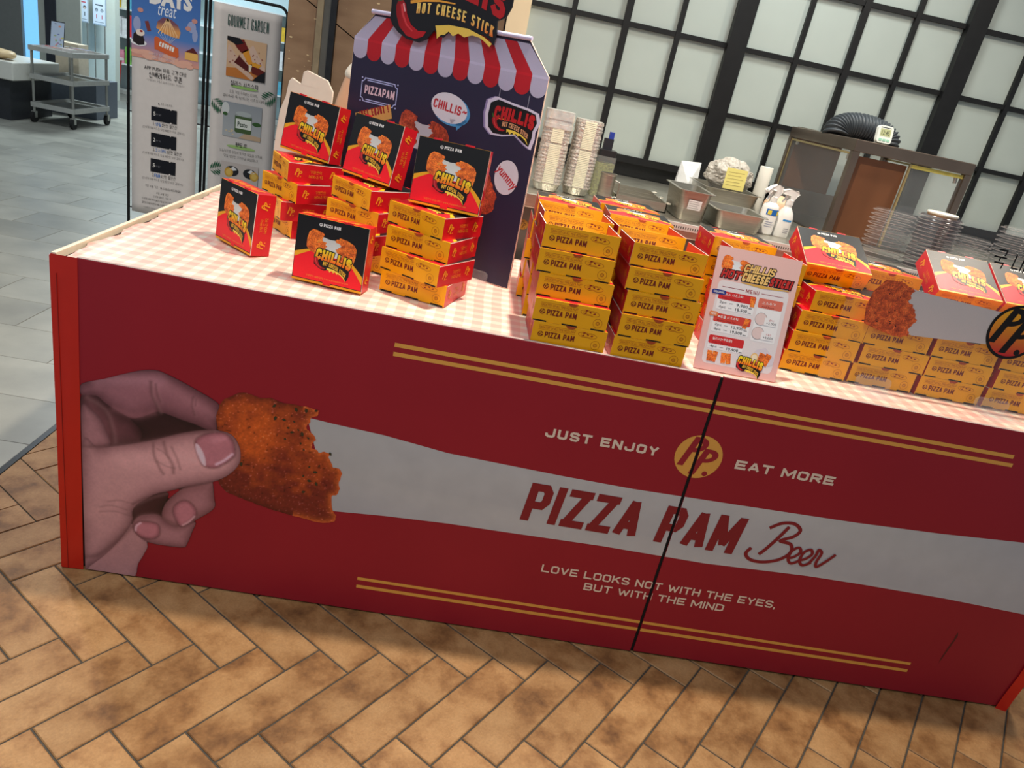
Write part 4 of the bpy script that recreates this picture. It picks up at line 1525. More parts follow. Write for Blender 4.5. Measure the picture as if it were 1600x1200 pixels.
def make_box():
    t = thing('pizza_box', 'pizza box', 'box')
    tr = MB()
    x1, y1, z1 = BW, BD, BH - 0.0016
    vs = [(0, 0, 0), (x1, 0, 0), (x1, y1, 0), (0, y1, 0), (0, 0, z1), (x1, 0, z1), (x1, y1, z1), (0, y1, z1)]
    tr.add(vs, [(0, 1, 5, 4)], 0)
    tr.add(vs, [(1, 2, 6, 5), (3, 0, 4, 7), (2, 3, 7, 6)], 1)
    tr.add(vs, [(0, 3, 2, 1), (4, 5, 6, 7)], 2)
    tr.build('tray', [M_YEL, M_CRED, M_CWHITE], t)
    # lid: thin card slab with a tuck tongue at the front and two hinge tabs behind
    ld = MB()
    v8 = [(0.0004, 0.0002, BH - 0.0016), (BW - 0.0004, 0.0002, BH - 0.0016), (BW - 0.0004, BD, BH - 0.0016), (0.0004, BD, BH - 0.0016),
          (0.0004, 0.0002, BH), (BW - 0.0004, 0.0002, BH), (BW - 0.0004, BD, BH), (0.0004, BD, BH)]
    ld.add(v8, [(0, 1, 5, 4), (2, 3, 7, 6), (4, 5, 6, 7)], 1)
    ld.add(v8, [(1, 2, 6, 5), (3, 0, 4, 7), (0, 3, 2, 1)], 0)
    lid = ld.build('lid', [M_CWHITE, M_YEL], t)
    MB().prism([(0.079, 0), (0.105, 0), (0.101, -0.0045), (0.097, -0.0062), (0.087, -0.0062), (0.083, -0.0045)], 0, 0.0012,
               fn=lambda a, b, c: (a, -0.0002 - c, BH + b)).build('tuck_tongue', mat('tongue_brown', S(176, 70, 24), 0.45, var=0.05), lid)
    for a, b in ((0.036, 0.058), (0.118, 0.142)):
        MB().box(a, BD - 0.001, BH - 0.004, b, BD + 0.0035, BH + 0.0004).build('hinge_tab', mat('tab_red', S(215, 30, 40), 0.4, var=0.05), lid)
    # front print
    s = Sheet()
    def warp(a, b):
        return (0.014 + a * 0.094, 0.0408 + 0.0022 * math.sin(a * 3.14) * 0 - 0.0 + b * 0.0058)
    s.text('"GREATEST OF ALL TIME PIZZA PAM"', 0.014, 0.0395, 0.092, 0.0062, S(178, 84, 26), 2)
    s.line([(0.014, 0.0478), (0.04, 0.0482), (0.08, 0.0482), (0.106, 0.0478)], 0.0006, S(178, 84, 26), 2)
    s.line([(0.014, 0.0372), (0.106, 0.0372)], 0.0006, S(178, 84, 26), 2)
    s.ell(0.0215, 0.0255, 0.0068, 0.0068, BR, 2, 20)
    pp_mark(s, 0.0215, 0.0255, 0.0115, S(228, 158, 14, 1.1), 3)
    s.block('PIZZA PAM', 0.0325, 0.0185, 0.0735, 0.0145, BR, 2, weight=0.195, gap=0.09)
    # topping doodle and pizza doodle
    bl = []
    for i in range(40):
        a = 6.2832 * i / 40
        bl.append((0.136 + 0.0235 * math.cos(a), 0.0405 - 0.05 * (0.0235 * math.cos(a)) + 0.0072 * math.sin(a) * (1 - 0.28 * math.sin(a) * math.cos(2 * a) * 0 - 0.25 * math.exp(-((math.cos(a)) / 0.25) ** 2))))
    s.line(bl, 0.0006, BRED, 2, True)
    s.line([(0.136 + (x - 0.136) * 0.72, 0.0405 + (y - 0.0405) * 0.66) for x, y in bl[4:34]], 0.00045, BRED, 2)
    for x, y, a in ((0.127, 0.0455, 0.3), (0.1255, 0.0392, 0.5), (0.1365, 0.0425, -0.6), (0.147, 0.0402, 0.2)):
        s.poly(rot2([(-1, -0.35), (0, -0.5), (1, -0.2), (0.8, 0.4), (-0.6, 0.45)], (x, y), a, 0.0034), BRED, 2)
    for r_, w_ in ((0.0112, 0.0006), (0.0042, 0.0009), (0.0022, 0.0005)):
        s.line([(0.160 + r_ * math.cos(6.2832 * i / 22), 0.0185 + r_ * math.sin(6.2832 * i / 22)) for i in range(22)], w_, BRED, 2, True)
    for a, b in ((0.003, 0.036), (0.074, 0.112), (0.146, 0.180)):
        s.rect(a, 0.0, b, 0.0036, BLACK, 1)
    s.build('front_print', lambda u, v, d: (u, -d, v), t)
    # back print: orange flames
    s = Sheet()
    for k in range(5):
        x_ = 0.03 + k * 0.030
        s.poly([(x_, 0.010), (x_ + 0.022, 0.014), (x_ + 0.034, 0.030), (x_ + 0.024, 0.046), (x_ + 0.020, 0.030), (x_ + 0.006, 0.036), (x_ + 0.008, 0.022)], S(226, 120, 30), 1 + 0.3 * k)
    s.build('back_print', lambda u, v, d: (BW - u, BD + d, v), t)
    # side print (both short sides)
    for side in (0, 1):
        G_ = S(222, 140, 30)
        fn = (lambda u, v, d: (BW + d, u, v)) if side == 0 else (lambda u, v, d: (-d, BD - u, v))
        for lx in (0.030, 0.135):
            s = Sheet()
            pp_mark(s, lx, 0.028, 0.026, G_, 2, True)
            s.build('logo', fn, t)
        s = Sheet()
        s.text('가맹문의', 0.064, 0.029, 0.036, 0.0095, G_, 2, bold=0.0)
        s.text('1600-2192', 0.062, 0.0165, 0.042, 0.0085, G_, 2, bold=0.0)
        s.build('side_print', fn, t)
    # lid print
    s = Sheet()
    s.rect(0.0005, 0.0, BW - 0.0005, BD - 0.0004, S(18, 18, 21), 1)
    s.rect(0.0005, 0.0, BW - 0.0005, 0.0056, S(232, 158, 14, 1.1), 2.5)
    yel = [(0.002, 0.0075)] + [(0.002 + 0.180 * i / 20, 0.062 + 0.030 * math.sin(math.pi * (0.10 + 0.80 * i / 20)) - (0.0 if i < 10 else 0.030 * ((i - 10) / 10) ** 2)) for i in range(21)] + [(0.182, 0.0075)]
    s.poly(yel, S(238, 170, 30), 2)
    rd = [(0.002, 0.0075)] + [(0.002 + 0.180 * i / 20, 0.050 + 0.041 * math.sin(math.pi * (0.06 + 0.88 * i / 20)) - (0.0 if i < 10 else 0.036 * ((i - 10) / 10) ** 2)) for i in range(21)] + [(0.182, 0.0075)]
    s.poly(rd, S(228, 20, 36, 1.2), 3)
    s.rect(0.082, 0.001, 0.102, 0.008, S(228, 20, 36, 1.2), 3.5)
    cheese_stick(s, 0.094, 0.103, 0.128, 0.070, 4, 1, 3)
    chilli_logo(s, 0.096, 0.056, 0.102, 6, body=False)
    s.ell(0.0605, 0.1490, 0.0042, 0.0042, WHITE, 2, 18)
    pp_mark(s, 0.0605, 0.1490, 0.007, BLACK, 3, False)
    s.block('PIZZA PAM', 0.0675, 0.1453, 0.044, 0.0078, WHITE, 2, weight=0.26, gap=0.1)
    s.text('가맹문의 1600-2192 / www.pizzapambeer.com', 0.036, 0.0145, 0.112, 0.0055, S(240, 150, 50), 4)
    s.build('lid_print', lambda u, v, d: (u, v, BH + d), lid, [PRINT, CRUMB_S], eps=0.00012)
    return t


box0 = make_box()


def make_open_box():
    """same box with its lid off and the back folded flat"""
    t = thing('pizza_box', 'pizza box', 'box')
    w_ = 0.0018
    z1 = BH
    b_ = MB()
    b_.box(0, 0, 0, BW, BD, w_, 2)
    v = [(0, 0, 0), (BW, 0, 0), (BW, 0, z1), (0, 0, z1), (0, w_, 0), (BW, w_, 0), (BW, w_, z1), (0, w_, z1)]
    b_.add(v, [(0, 1, 2, 3), (3, 2, 6, 7)], 0)
    b_.add(v, [(5, 4, 7, 6)], 2)
    for x0, x1, outer in ((0, w_, 0), (BW - w_, BW, 1)):
        xo, xi = (x0, x1) if outer == 0 else (x1, x0)
        v = [(xo, w_, 0), (xo, BD, 0), (xo, BD, z1 * 0.93), (xo, w_, z1), (xi, w_, 0), (xi, BD, 0), (xi, BD, z1 * 0.93), (xi, w_, z1)]
        f_ = [(0, 1, 2, 3), (5, 4, 7, 6), (3, 2, 6, 7)]
        b_.add(v, [f_[0]], 1)
        b_.add(v, f_[1:2], 1)
        b_.add(v, f_[2:], 2)
    b_.box(0, BD - w_, 0, BW, BD, 0.010, 1)
    b_.build('tray', [M_YEL, M_CRED, M_CWHITE], t)
    for ch in box0.children:
        if ch.name.split('.')[0] in ('front_print', 'side_print', 'logo'):
            c = ch.copy()
            COL.objects.link(c)
            c.parent = t
    return t


box1 = make_open_box()
open_first = [True]
box_first = [True]


def new_box(label, group, opened=False):
    if opened:
        t = box1 if open_first[0] else copy_tree(box1)
        open_first[0] = False
        t['label'] = label
        t['group'] = group
        return t
    if box_first[0]:
        t = box0
        box_first[0] = False
    else:
        t = copy_tree(box0)
    t['label'] = label
    t['group'] = group
    return t


def flat(x, y, level, yaw, label, group, opened=False):
    """lying box; x,y = its front left corner"""
    t = new_box(label, group, opened)
    t.location = (x, y, T0 + 0.0561 * level)
    t.rotation_euler = (0, 0, R_(yaw))
    return t


def standing(o, yaw, lean, roll, label, group, snap=None):
    """o = lower left corner of the lid face"""
    t = new_box(label, group)
    M = Matrix.Translation(Vector(o)) @ Matrix.Rotation(R_(yaw), 4, 'Z') @ Matrix.Rotation(R_(roll), 4, 'Y') @ Matrix.Rotation(R_(90 - lean), 4, 'X') @ Matrix.Translation(Vector((0, 0, -BH)))
    if snap is not None:
        low = min((M @ Vector((a, b, c))).z for a in (0, BW) for b in (0, BD) for c in (0, BH))
        M = Matrix.Translation(Vector((0, 0, snap - low))) @ M
    t.matrix_world = M
    t.location, q, sc = M.decompose()
    t.rotation_euler = q.to_euler()
    return t


ORD = ['bottom', 'second', 'third', 'fourth', 'fifth']


def column(spots, where, group, opened=False):
    n = len(spots)
    for i, (x, y, yaw) in enumerate(spots):
        o_ = 'top' if i == n - 1 else ORD[i]
        flat(x, y, i, yaw, '%s %spizza box of the %s' % (o_, 'lidless ' if opened and i == n - 1 else '', where), group, opened and i == n - 1)


GA = 'stacked pizza boxes on the left of the counter'
GB = 'stacked pizza boxes in front of the kitchen'
GC = 'stacked pizza boxes behind the clear screen'
GS = 'pizza boxes stood on edge for display'
# twisted stack nearest the banners
column([(0.283, 0.691, -50), (0.280, 0.683, -60), (0.278, 0.647, -42.2), (0.289, 0.706, -60.7)], 'twisted stack nearest the banner stands', GA)
# middle twisted stack
column([(0.545, 0.420, -24), (0.520, 0.405, -36), (0.521, 0.435, -30.3), (0.523, 0.475, -45.2)], 'middle twisted stack of the left group', GA)
# right twisted stack
column([(0.723, 0.210, -16.9), (0.715, 0.222, -30.3), (0.721, 0.231, -23.6), (0.714, 0.268, -34.1)], 'twisted stack in front of the navy sign board', GA)
ZT = T0 + 4 * 0.0561
standing((0.312, 0.690, ZT), -25.5, 6.5, 3.0, 'upright pizza box on top of the stack nearest the banner stands', GS, ZT + 0.0002)
standing((0.540, 0.500, ZT), -35.2, 11.0, 0.4, 'upright pizza box on top of the middle twisted stack', GS, ZT + 0.0002)
standing((0.762, 0.256, ZT), -6.0, 6.5, 0.5, 'upright pizza box on the stack in front of the navy sign board', GS, ZT + 0.0002)
standing((0.229, 0.402, T0), -42.4, 4.0, 0, 'upright pizza box standing alone at the far left of the tablecloth', GS, T0 + 0.0002)
standing((0.507, 0.156, T0), -8.5, 3.7, 0, 'upright pizza box standing on the tablecloth closest to the front edge', GS, T0 + 0.0002)

D = [(1.122, 0.015, 2.2), (1.115, 0.016, 1.8), (1.113, 0.040, 1.3), (1.102, 0.046, 1.7), (1.104, 0.056, 2.5)]
column(D, 'front left kitchen stack beside the navy sign board', GB, True)
column([(1.106, 0.222 + 0.002 * i, 1.5 if i % 2 else -1) for i in range(4)] + [(1.110, 0.229, 2.0)], 'second stack back beside the navy sign board', GB, True)
column([(1.092 + 0.006 * (i % 2), 0.398 + 0.002 * i, -2.0 + 2 * (i % 2)) for i in range(4)] + [(1.103, 0.408, -1.1)], 'third stack back beside the navy sign board', GB)
E_ = [(1.322, 0.015, 2.5), (1.326, 0.017, 1.9), (1.328, 0.028, 1.7), (1.320, 0.036, 0.8), (1.318, 0.046, 3.0)]
column(E_, 'front kitchen stack left of the menu card', GB, True)
column([(1.312, 0.222 + 0.002 * i, 1.0) for i in range(4)] + [(1.306, 0.228, 3.5)], 'second row left of the menu card', GB, True)
column([(1.306, 0.400 + 0.002 * i, -1.0) for i in range(4)] + [(1.308, 0.409, -1.5)], 'third row left of the menu card', GB)
column([(1.305, 0.580, 0.5) for i in range(4)] + [(1.302, 0.582, 1.5)], 'fourth row stack beside the steel trays', GB)
column([(1.622, 0.190 + 0.004 * (i % 3), 0.5 - (i % 2)) for i in range(5)], 'stack hidden behind the pink menu card', GC, True)
column([(1.606, 0.380 + 0.002 * (i % 2), 1.0 - (i % 2)) for i in range(5)], 'rear stack behind the top of the menu card', GC)
G_ = [(1.814, 0.172, -2.0), (1.819, 0.170, -2.2), (1.824, 0.176, -2.5), (1.846, 0.185, -0.9)]
column(G_, 'stack at the left edge of the clear screen', GC)
column([(2.009, 0.170, 0.3), (2.020, 0.172, -1.0), (2.010, 0.170, 1.0), (2.028, 0.172, 0.0)], 'front stack behind the printed chicken on the screen', GC)
column([(2.206, 0.170, 0.4), (2.209, 0.170, 1.0), (2.206, 0.172, 0.6), (2.214, 0.174, 0.0)], 'front stack behind the round logo on the screen', GC)
column([(2.404, 0.172, 0.6), (2.412, 0.172, 0.2), (2.405, 0.174, 0.8), (2.410, 0.176, 0.0)], 'front stack at the right edge of the picture', GC)
column([(1.822, 0.350, 0.5) for i in range(4)], 'second row stack under the left tilted box', GC)
column([(2.024, 0.345, 1.0 - i * 0.4) for i in range(5)], 'second row stack between the two tilted boxes', GC)
column([(2.218, 0.345, 0.5) for i in range(4)], 'second row stack under the right tilted box', GC)
standing((1.835, 0.268, 1.151), -1.3, 63.5, -0.8, 'tilted pizza box leaning back right of the menu card', GS, ZT + 0.0004)
standing((2.223, 0.277, 1.151), -2.0, 60.0, -0.4, 'tilted pizza box leaning back behind the round logo screen', GS, ZT + 0.0004)
standing((2.423, 0.280, 1.151), -2.0, 60.0, -0.4, 'tilted pizza box cut off by the right edge of the picture', GS, ZT + 0.0004)

# ================================================================== SIGN BOARD
byaw = R_(-25)
bo = Vector((1.068, 0.452, 0)) - Vector((math.cos(byaw), math.sin(byaw), 0)) * 0.635
board = thing('sign_board', 'tall navy sign board with a red and white striped awning top', 'sign', (bo.x, bo.y, T0 + 0.0005), byaw)
M_NAVY = mat('navy_board', S(38, 34, 58, 1.25), 0.4, var=0.06, scale=4, spec=0.4)
M_FOAM = mat('foam_edge', S(224, 196, 176), 0.6, var=0.05)
outl = [(0, 0), (0.635, 0), (0.632, 0.5905), (0.560, 0.670), (0.068, 0.662), (0.004, 0.5905)]
pb = MB()
pb.prism(outl, 0, 0.006, fn=lambda a, b, c: (a, c, b))
pb.build('panel', M_FOAM, board)
s = Sheet()
s.poly([(x * 0.996 + 0.001, z * 0.998 + 0.0005) for x, z in outl], S(38, 34, 58, 1.25), 1)
LAV = S(196, 190, 214)
ARED = S(188, 26, 38, 1.1)
nst = 13
for i in range(nst):
    t0, t1 = i / nst, (i + 1) / nst
    tx0, tx1 = 0.068 + (0.560 - 0.068) * t0, 0.068 + (0.560 - 0.068) * t1
    fx0, fx1 = 0.004 + 0.628 * t0, 0.004 + 0.628 * t1
    zt0 = 0.655 + 0.008 * t0
    c = LAV if i % 2 == 0 else ARED
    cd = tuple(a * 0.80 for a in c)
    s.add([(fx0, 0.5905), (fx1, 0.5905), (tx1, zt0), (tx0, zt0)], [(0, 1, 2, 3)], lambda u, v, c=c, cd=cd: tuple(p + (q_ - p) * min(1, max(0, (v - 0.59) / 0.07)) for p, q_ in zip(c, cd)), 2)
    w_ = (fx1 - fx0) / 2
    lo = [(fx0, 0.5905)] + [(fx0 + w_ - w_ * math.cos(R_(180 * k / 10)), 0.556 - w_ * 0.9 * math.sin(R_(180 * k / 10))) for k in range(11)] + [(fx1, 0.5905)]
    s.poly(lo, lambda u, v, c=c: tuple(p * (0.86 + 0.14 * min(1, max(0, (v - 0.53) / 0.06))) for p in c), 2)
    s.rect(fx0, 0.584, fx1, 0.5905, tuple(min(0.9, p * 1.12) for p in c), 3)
NEON = S(190, 200, 250)
def nbox(x0, y0, x1, y1, r, w_):
    pts = []
    for cx, cy, a in ((x1, y0, 180), (x1, y1, 270), (x0, y1, 0), (x0, y0, 90)):
        for k in range(5):
            t = R_(a - 90 * k / 4)
            pts.append((cx + r * math.cos(t), cy + r * math.sin(t)))
    s.line(pts, w_, NEON, 3, True)
nbox(0.0475, 0.4205, 0.172, 0.485, 0.010, 0.0028)
s.line([(0.066, 0.4795), (0.155, 0.4795)], 0.0026, NEON, 3)
s.line([(0.066, 0.4262), (0.155, 0.4262)], 0.0026, NEON, 3)
for cx, cy in ((0.0475, 0.4205), (0.172, 0.4205), (0.0475, 0.485), (0.172, 0.485)):
    s.ell(cx, cy, 0.0024, 0.0024, NEON, 3, 10)
s.block('PIZZAPAM', 0.0596, 0.4425, 0.105, 0.0235, S(235, 205, 215), 3, weight=0.18, gap=0.1)
s.poly([(0.0357, 0.3809), (0.1544, 0.4278), (0.1662, 0.3908), (0.0476, 0.3434)], S(228, 170, 92), 4)
s.block('JUST ENJOY !', 0.053, 0.3665, 0.108, 0.022, S(165, 36, 40), 5, weight=0.17, gap=0.12, rot=0.376)
# speech bubbles
s.ell(0.357, 0.452, 0.0625, 0.041, S(80, 160, 215), 3, 32, rot=-0.15)
s.poly([(0.375, 0.43), (0.415, 0.435), (0.384, 0.402)], S(80, 160, 215), 3)
s.ell(0.350, 0.4565, 0.0605, 0.0395, S(232, 230, 236), 4, 32, rot=-0.15)
s.poly([(0.357, 0.43), (0.377, 0.43), (0.362, 0.414)], S(232, 230, 236), 4)
s.block('CHILLIS', 0.297, 0.4510, 0.092, 0.0245, S(200, 50, 60), 5, weight=0.19, gap=0.1, rot=-0.09)
s.line([(0.394, 0.453), (0.399, 0.457), (0.403, 0.453), (0.408, 0.457)], 0.004, S(200, 50, 60), 5)
cheese_stick(s, 0.278, 0.372, 0.172, 0.118, 3, 1, 11, S(222, 216, 222))
s.poly(jag([(0.44, 0.34), (0.50, 0.325), (0.52, 0.29), (0.544, 0.25), (0.541, 0.205), (0.50, 0.187), (0.44, 0.20), (0.42, 0.27), (0.44, 0.34)], 0.004, 4, 6), (1, 1, 1), 3, 1)
s.ell(0.5645, 0.3100, 0.0370, 0.0480, S(226, 218, 226), 4, 32)
s.text('yummy', 0.5235, 0.3180, 0.078, 0.026, S(200, 50, 60), 5, bold=0.025, rot=-0.62)
# hung badge
s.line([(0.498, 0.536), (0.498, 0.50)], 0.0012, S(190, 190, 205), 3)
s.line([(0.588, 0.536), (0.588, 0.50)], 0.0012, S(190, 190, 205), 3)
def badge(g, dx, col, layer, k=1.0):
    cx, cy = 0.5475, 0.458
    pts = [(-0.083, 0.010), (-0.080, 0.045), (-0.055, 0.058), (0.0, 0.050), (0.05, 0.045), (0.078, 0.038), (0.088, 0.015), (0.078, -0.012), (0.080, -0.030), (0.074, -0.060), (0.055, -0.052), (0.02, -0.032), (-0.02, -0.042), (-0.055, -0.044), (-0.075, -0.028)]
    s.poly([(cx + dx + x * k * g, cy + z * k * g) for x, z in pts], col, layer)
badge(1.0, -0.006, S(150, 135, 180), 4)
badge(1.0, 0.0, S(222, 214, 232), 5)
badge(0.88, 0.0, BLACK, 6)
chilli_logo(s, 0.5475, 0.452, 0.135, 7, red=True, sub=S(225, 165, 120), body=False, rot=-0.05)
s.build('board_print', lambda u, v, d: (u, -d, v), board, [PRINT, CRUMB_B])
# awning rod
rd = MB()
rd.cyl((0.060, -0.006, 0.665), (0.566, -0.006, 0.6755), 0.006, 12)
smooth_angle(rd.build('awning_rod', mat('lavender_rod', S(200, 195, 222), 0.4, var=0.04), board))
# raised name plate on top
sg = [(0.130, 0.655), (0.140, 0.640), (0.160, 0.625), (0.190, 0.612), (0.230, 0.609), (0.258, 0.623), (0.276, 0.648), (0.292, 0.634), (0.306, 0.634), (0.318, 0.648), (0.338, 0.646), (0.352, 0.656), (0.372, 0.648), (0.395, 0.660),
      (0.425, 0.660), (0.448, 0.652), (0.462, 0.640), (0.466, 0.668), (0.462, 0.700), (0.485, 0.712), (0.497, 0.740), (0.497, 0.80), (0.47, 0.825), (0.39, 0.83), (0.28, 0.82), (0.18, 0.81), (0.13, 0.79), (0.128, 0.70)]
plate = MB().prism(sg, 0, 0.006, fn=lambda a, b, c: (a, -0.0125 - c, b)).build('name_plate', mat('plate_black', S(24, 22, 28), 0.4, var=0.1), board)
s = Sheet()
ORr, YEl = S(226, 110, 40, 1.1), S(248, 205, 110, 1.1)
s.block('HOT CHEESE STICK', 0, 0, 7.2, 1, lambda u, v: tuple(a + (b_ - a) * min(1, max(0, (v - 0.664) / 0.034)) for a, b_ in zip(ORr, YEl)), 2, weight=0.15, gap=0.16,
        warp=lambda a, b: (0.212 + a * 0.245, 0.6735 + 0.020 * math.sin(math.pi * (0.12 + a * 0.62)) - 0.030 * a * a + b * 0.027))
s.block('CHILLIS', 0, 0, 5, 1, S(186, 26, 34), 2.6, weight=0.25, gap=0.17, warp=lambda a, b: (0.165 + a * 0.315, 0.722 + 0.028 * math.sin(math.pi * a) - 0.02 * a + b * 0.070))
s.line([(0.19, 0.706), (0.23, 0.716), (0.28, 0.722), (0.33, 0.722)], lambda t: 0.008 * (1 - 0.6 * t), S(238, 165, 60), 2)
pep = [(0.150, 0.705), (0.163, 0.709), (0.176, 0.698), (0.183, 0.675), (0.200, 0.650), (0.225, 0.638), (0.252, 0.640), (0.243, 0.626), (0.220, 0.616), (0.190, 0.620), (0.163, 0.640), (0.149, 0.668), (0.145, 0.690)]
s.poly(pep, lambda u, v: tuple(c * (0.65 + 0.5 * min(1, max(0, (u - 0.145) / 0.05))) for c in S(176, 20, 30)), 2)
s.line([(0.163, 0.697), (0.170, 0.672), (0.186, 0.648), (0.208, 0.634)], lambda t: 0.008 * (1 - 0.5 * t), S(214, 60, 66), 3)
s.line([(0.168, 0.700), (0.176, 0.680)], 0.004, S(240, 180, 180), 3)
s.poly([(0.138, 0.735), (0.145, 0.735), (0.152, 0.715), (0.168, 0.708), (0.152, 0.702), (0.143, 0.710)], S(64, 100, 50), 3)
s.poly([(0.278, 0.660), (0.32, 0.668), (0.38, 0.668), (0.43, 0.656), (0.458, 0.643), (0.452, 0.634), (0.436, 0.644), (0.418, 0.652), (0.395, 0.654), (0.372, 0.645), (0.352, 0.652), (0.337, 0.642), (0.322, 0.652), (0.310, 0.641), (0.300, 0.640), (0.288, 0.628), (0.284, 0.645)], lambda u, v: S(240, 205, 90), 2)
s.build('plate_print', lambda u, v, d: (u, -0.0188 - d, v), plate, [PRINT])
# clear feet
M_CLEAR = mat('clear_acrylic', (0.9, 0.9, 0.92), 0.08, alpha=0.09, spec=0.8)
def clear_foot(name, parent, loc, w=0.062, hgt=0.030, dep=0.075, rot=0):
    b_ = MB()
    p = rrect(0, 0, w, hgt, 0.012, 5)
    b_.prism(p, 0, 0.003, fn=lambda a, b, c: (a, -c, b))
    b_.prism(rrect(0, 0, w, dep, 0.008, 4), 0, 0.003, fn=lambda a, b, c: (a, b - dep, c))
    o_ = b_.build(name, M_CLEAR, parent)
    o_.location = loc
    o_.rotation_euler = (0, 0, rot)
    return o_
clear_foot('clear_foot', board, (0.505, -0.006, 0.0))
clear_foot('clear_foot', board, (0.060, -0.006, 0.0))

# blank cream cut-out seen from behind
cut = thing('cutout_board', 'blank cream foam cut-out board standing behind the left box stack', 'board', (0.282, 0.90, T0 + 0.0005), R_(-10))
cp = [(-0.055, 0), (0.16, 0), (0.155, 0.20), (0.150, 0.36), (0.152, 0.42), (0.128, 0.452), (0.05, 0.470), (0.036, 0.462), (0.030, 0.425), (-0.004, 0.438), (-0.016, 0.425), (-0.024, 0.375), (-0.042, 0.33), (-0.052, 0.25), (-0.058, 0.15), (-0.062, 0.06)]
cp = [(x * 0.9, z * 0.985) for x, z in cp]
bevel(MB().prism(cp, 0, 0.008, fn=lambda a, b, c: (a, c, b)).build('cutout', mat('cream_foam', S(222, 208, 192), 0.6, var=0.03), cut), 0.002)
MB().prism([(0, 0), (0.12, 0), (0, 0.25)], 0, 0.005, fn=lambda a, b, c: (0.05 + c, 0.008 + a, b)).build('strut', mat('cream_foam', (1, 1, 1)), cut)

# ================================================================== MENU CARD
ml = R_(15)
menu = thing('menu_card', 'leaning pink menu card with prices between the box stacks', 'menu', (1.545, 0.048, T0 + 0.0008))
menu.rotation_euler = (-ml, 0, R_(0.3))
MWd, MHt = 0.216, 0.309
MB().box(0, 0, 0, MWd, 0.004, MHt).build('card', mat('menu_card_edge', S(225, 190, 180), 0.5, var=0.04), menu)
MB().prism([(0, 0), (0.075, 0.004), (0.003, 0.21)], 0, 0.003, fn=lambda a, b, c: (0.10 + c, 0.004 + a, b + 0.02)).build('easel_leg', mat('cream_foam', (1, 1, 1)), menu)
s = Sheet()
PK = S(232, 186, 178, 0.98)
s.rect(0, 0, MWd, MHt, PK, 1)
U = lambda x: x * MWd
V = lambda y: y * MHt
s.rrect(U(0.075), V(0.055), U(0.93), V(0.735), 0.012, S(226, 216, 216), 2)
cheese_stick(s, U(0.245), V(0.868), U(0.36), V(0.15), 2, 1, 21, S(235, 235, 235))
MR, MY = S(192, 48, 44), S(238, 192, 116)
s.block('CHILLIS', U(0.33), V(0.832), U(0.37), V(0.062), BLACK, 4, weight=0.2, gap=0.06, shear=0.25, grow=0.09)
s.block('CHILLIS', U(0.33), V(0.832), U(0.37), V(0.062), MY, 5.2, weight=0.2, gap=0.06, shear=0.25)
for bd_, x0, w_, c_ in (('HOT', 0.08, 0.225, MR), ('CHEESE', 0.33, 0.315, MY), ('STICK!', 0.665, 0.265, MR)):
    s.block(bd_, U(x0), V(0.757), U(w_), V(0.068), BLACK, 4, weight=0.22, gap=0.08, shear=0.2, grow=0.10)
    s.block(bd_, U(x0), V(0.757), U(w_), V(0.068), c_, 5.2, weight=0.22, gap=0.08, shear=0.2)
s.line([(U(0.34), V(0.742)), (U(0.6), V(0.736)), (U(0.92), V(0.742))], lambda t: 0.006 * (0.3 + math.sin(3.14 * t)), S(214, 165, 80), 4)
DR = S(150, 40, 46)
s.block('MENU', U(0.415), V(0.668), U(0.16), V(0.030), DR, 3, weight=0.15, gap=0.25)
s.line([(U(0.13), V(0.685)), (U(0.395), V(0.685))], 0.0012, DR, 3)
s.line([(U(0.605), V(0.685)), (U(0.87), V(0.685))], 0.0012, DR, 3)
def panel(x0, y0, x1, y1, head, hc, kor, eng):
    s.rrect(U(x0), V(y0), U(x1), V(y1), 0.004, S(236, 232, 232), 3)
    s.rrect(U(x0), V(head), U(x1), V(y1), 0.004, hc, 4)
    s.text(kor, U(x0 + 0.045), V(head + 0.034), U((x1 - x0) * 0.56), V(0.021), S(245, 235, 230), 5, bold=0.02)
    s.text(eng, U(x0 + 0.05), V(head + 0.008), U((x1 - x0) * 0.5), V(0.014), S(120, 20, 24), 5)
def prices(x0, rows_):
    for y, a, b_ in rows_:
        s.text(a, U(x0 + 0.03), V(y), U(0.085), V(0.024), INK, 5)
        s.line([(U(x0 + 0.145), V(y + 0.013)), (U(x0 + 0.19), V(y + 0.013))], 0.0008, INK, 5)
        s.text(b_, U(x0 + 0.235), V(y - 0.003), U(0.14), V(0.026), INK, 5, bold=0.008)
        s.line([(U(x0 + 0.385), V(y + 0.002)), (U(x0 + 0.425), V(y + 0.002))], 0.0014, INK, 5)
panel(0.105, 0.500, 0.555, 0.650, 0.583, S(205, 46, 48), '칠리스 치즈스틱', 'Chillis Cheese Stick')
prices(0.105, ((0.547, '2pc', '9,900'), (0.510, '4pc', '18,500')))
panel(0.105, 0.318, 0.555, 0.468, 0.400, S(208, 66, 56), '뿌링클 치즈스틱', 'Bburinkle Cheese Stick')
prices(0.105, ((0.365, '2pc', '10,900'), (0.328, '4pc', '19,500')))
panel(0.105, 0.178, 0.530, 0.290, 0.220, S(205, 44, 46), '칠리스2+뿌링클2', 'Chillis 2 + Bburinkle 2')
prices(0.105, ((0.185, '4pc', '19,900'),))
panel(0.590, 0.300, 0.885, 0.650, 0.572, S(214, 110, 92), '소스추가', 'Add Sauce')
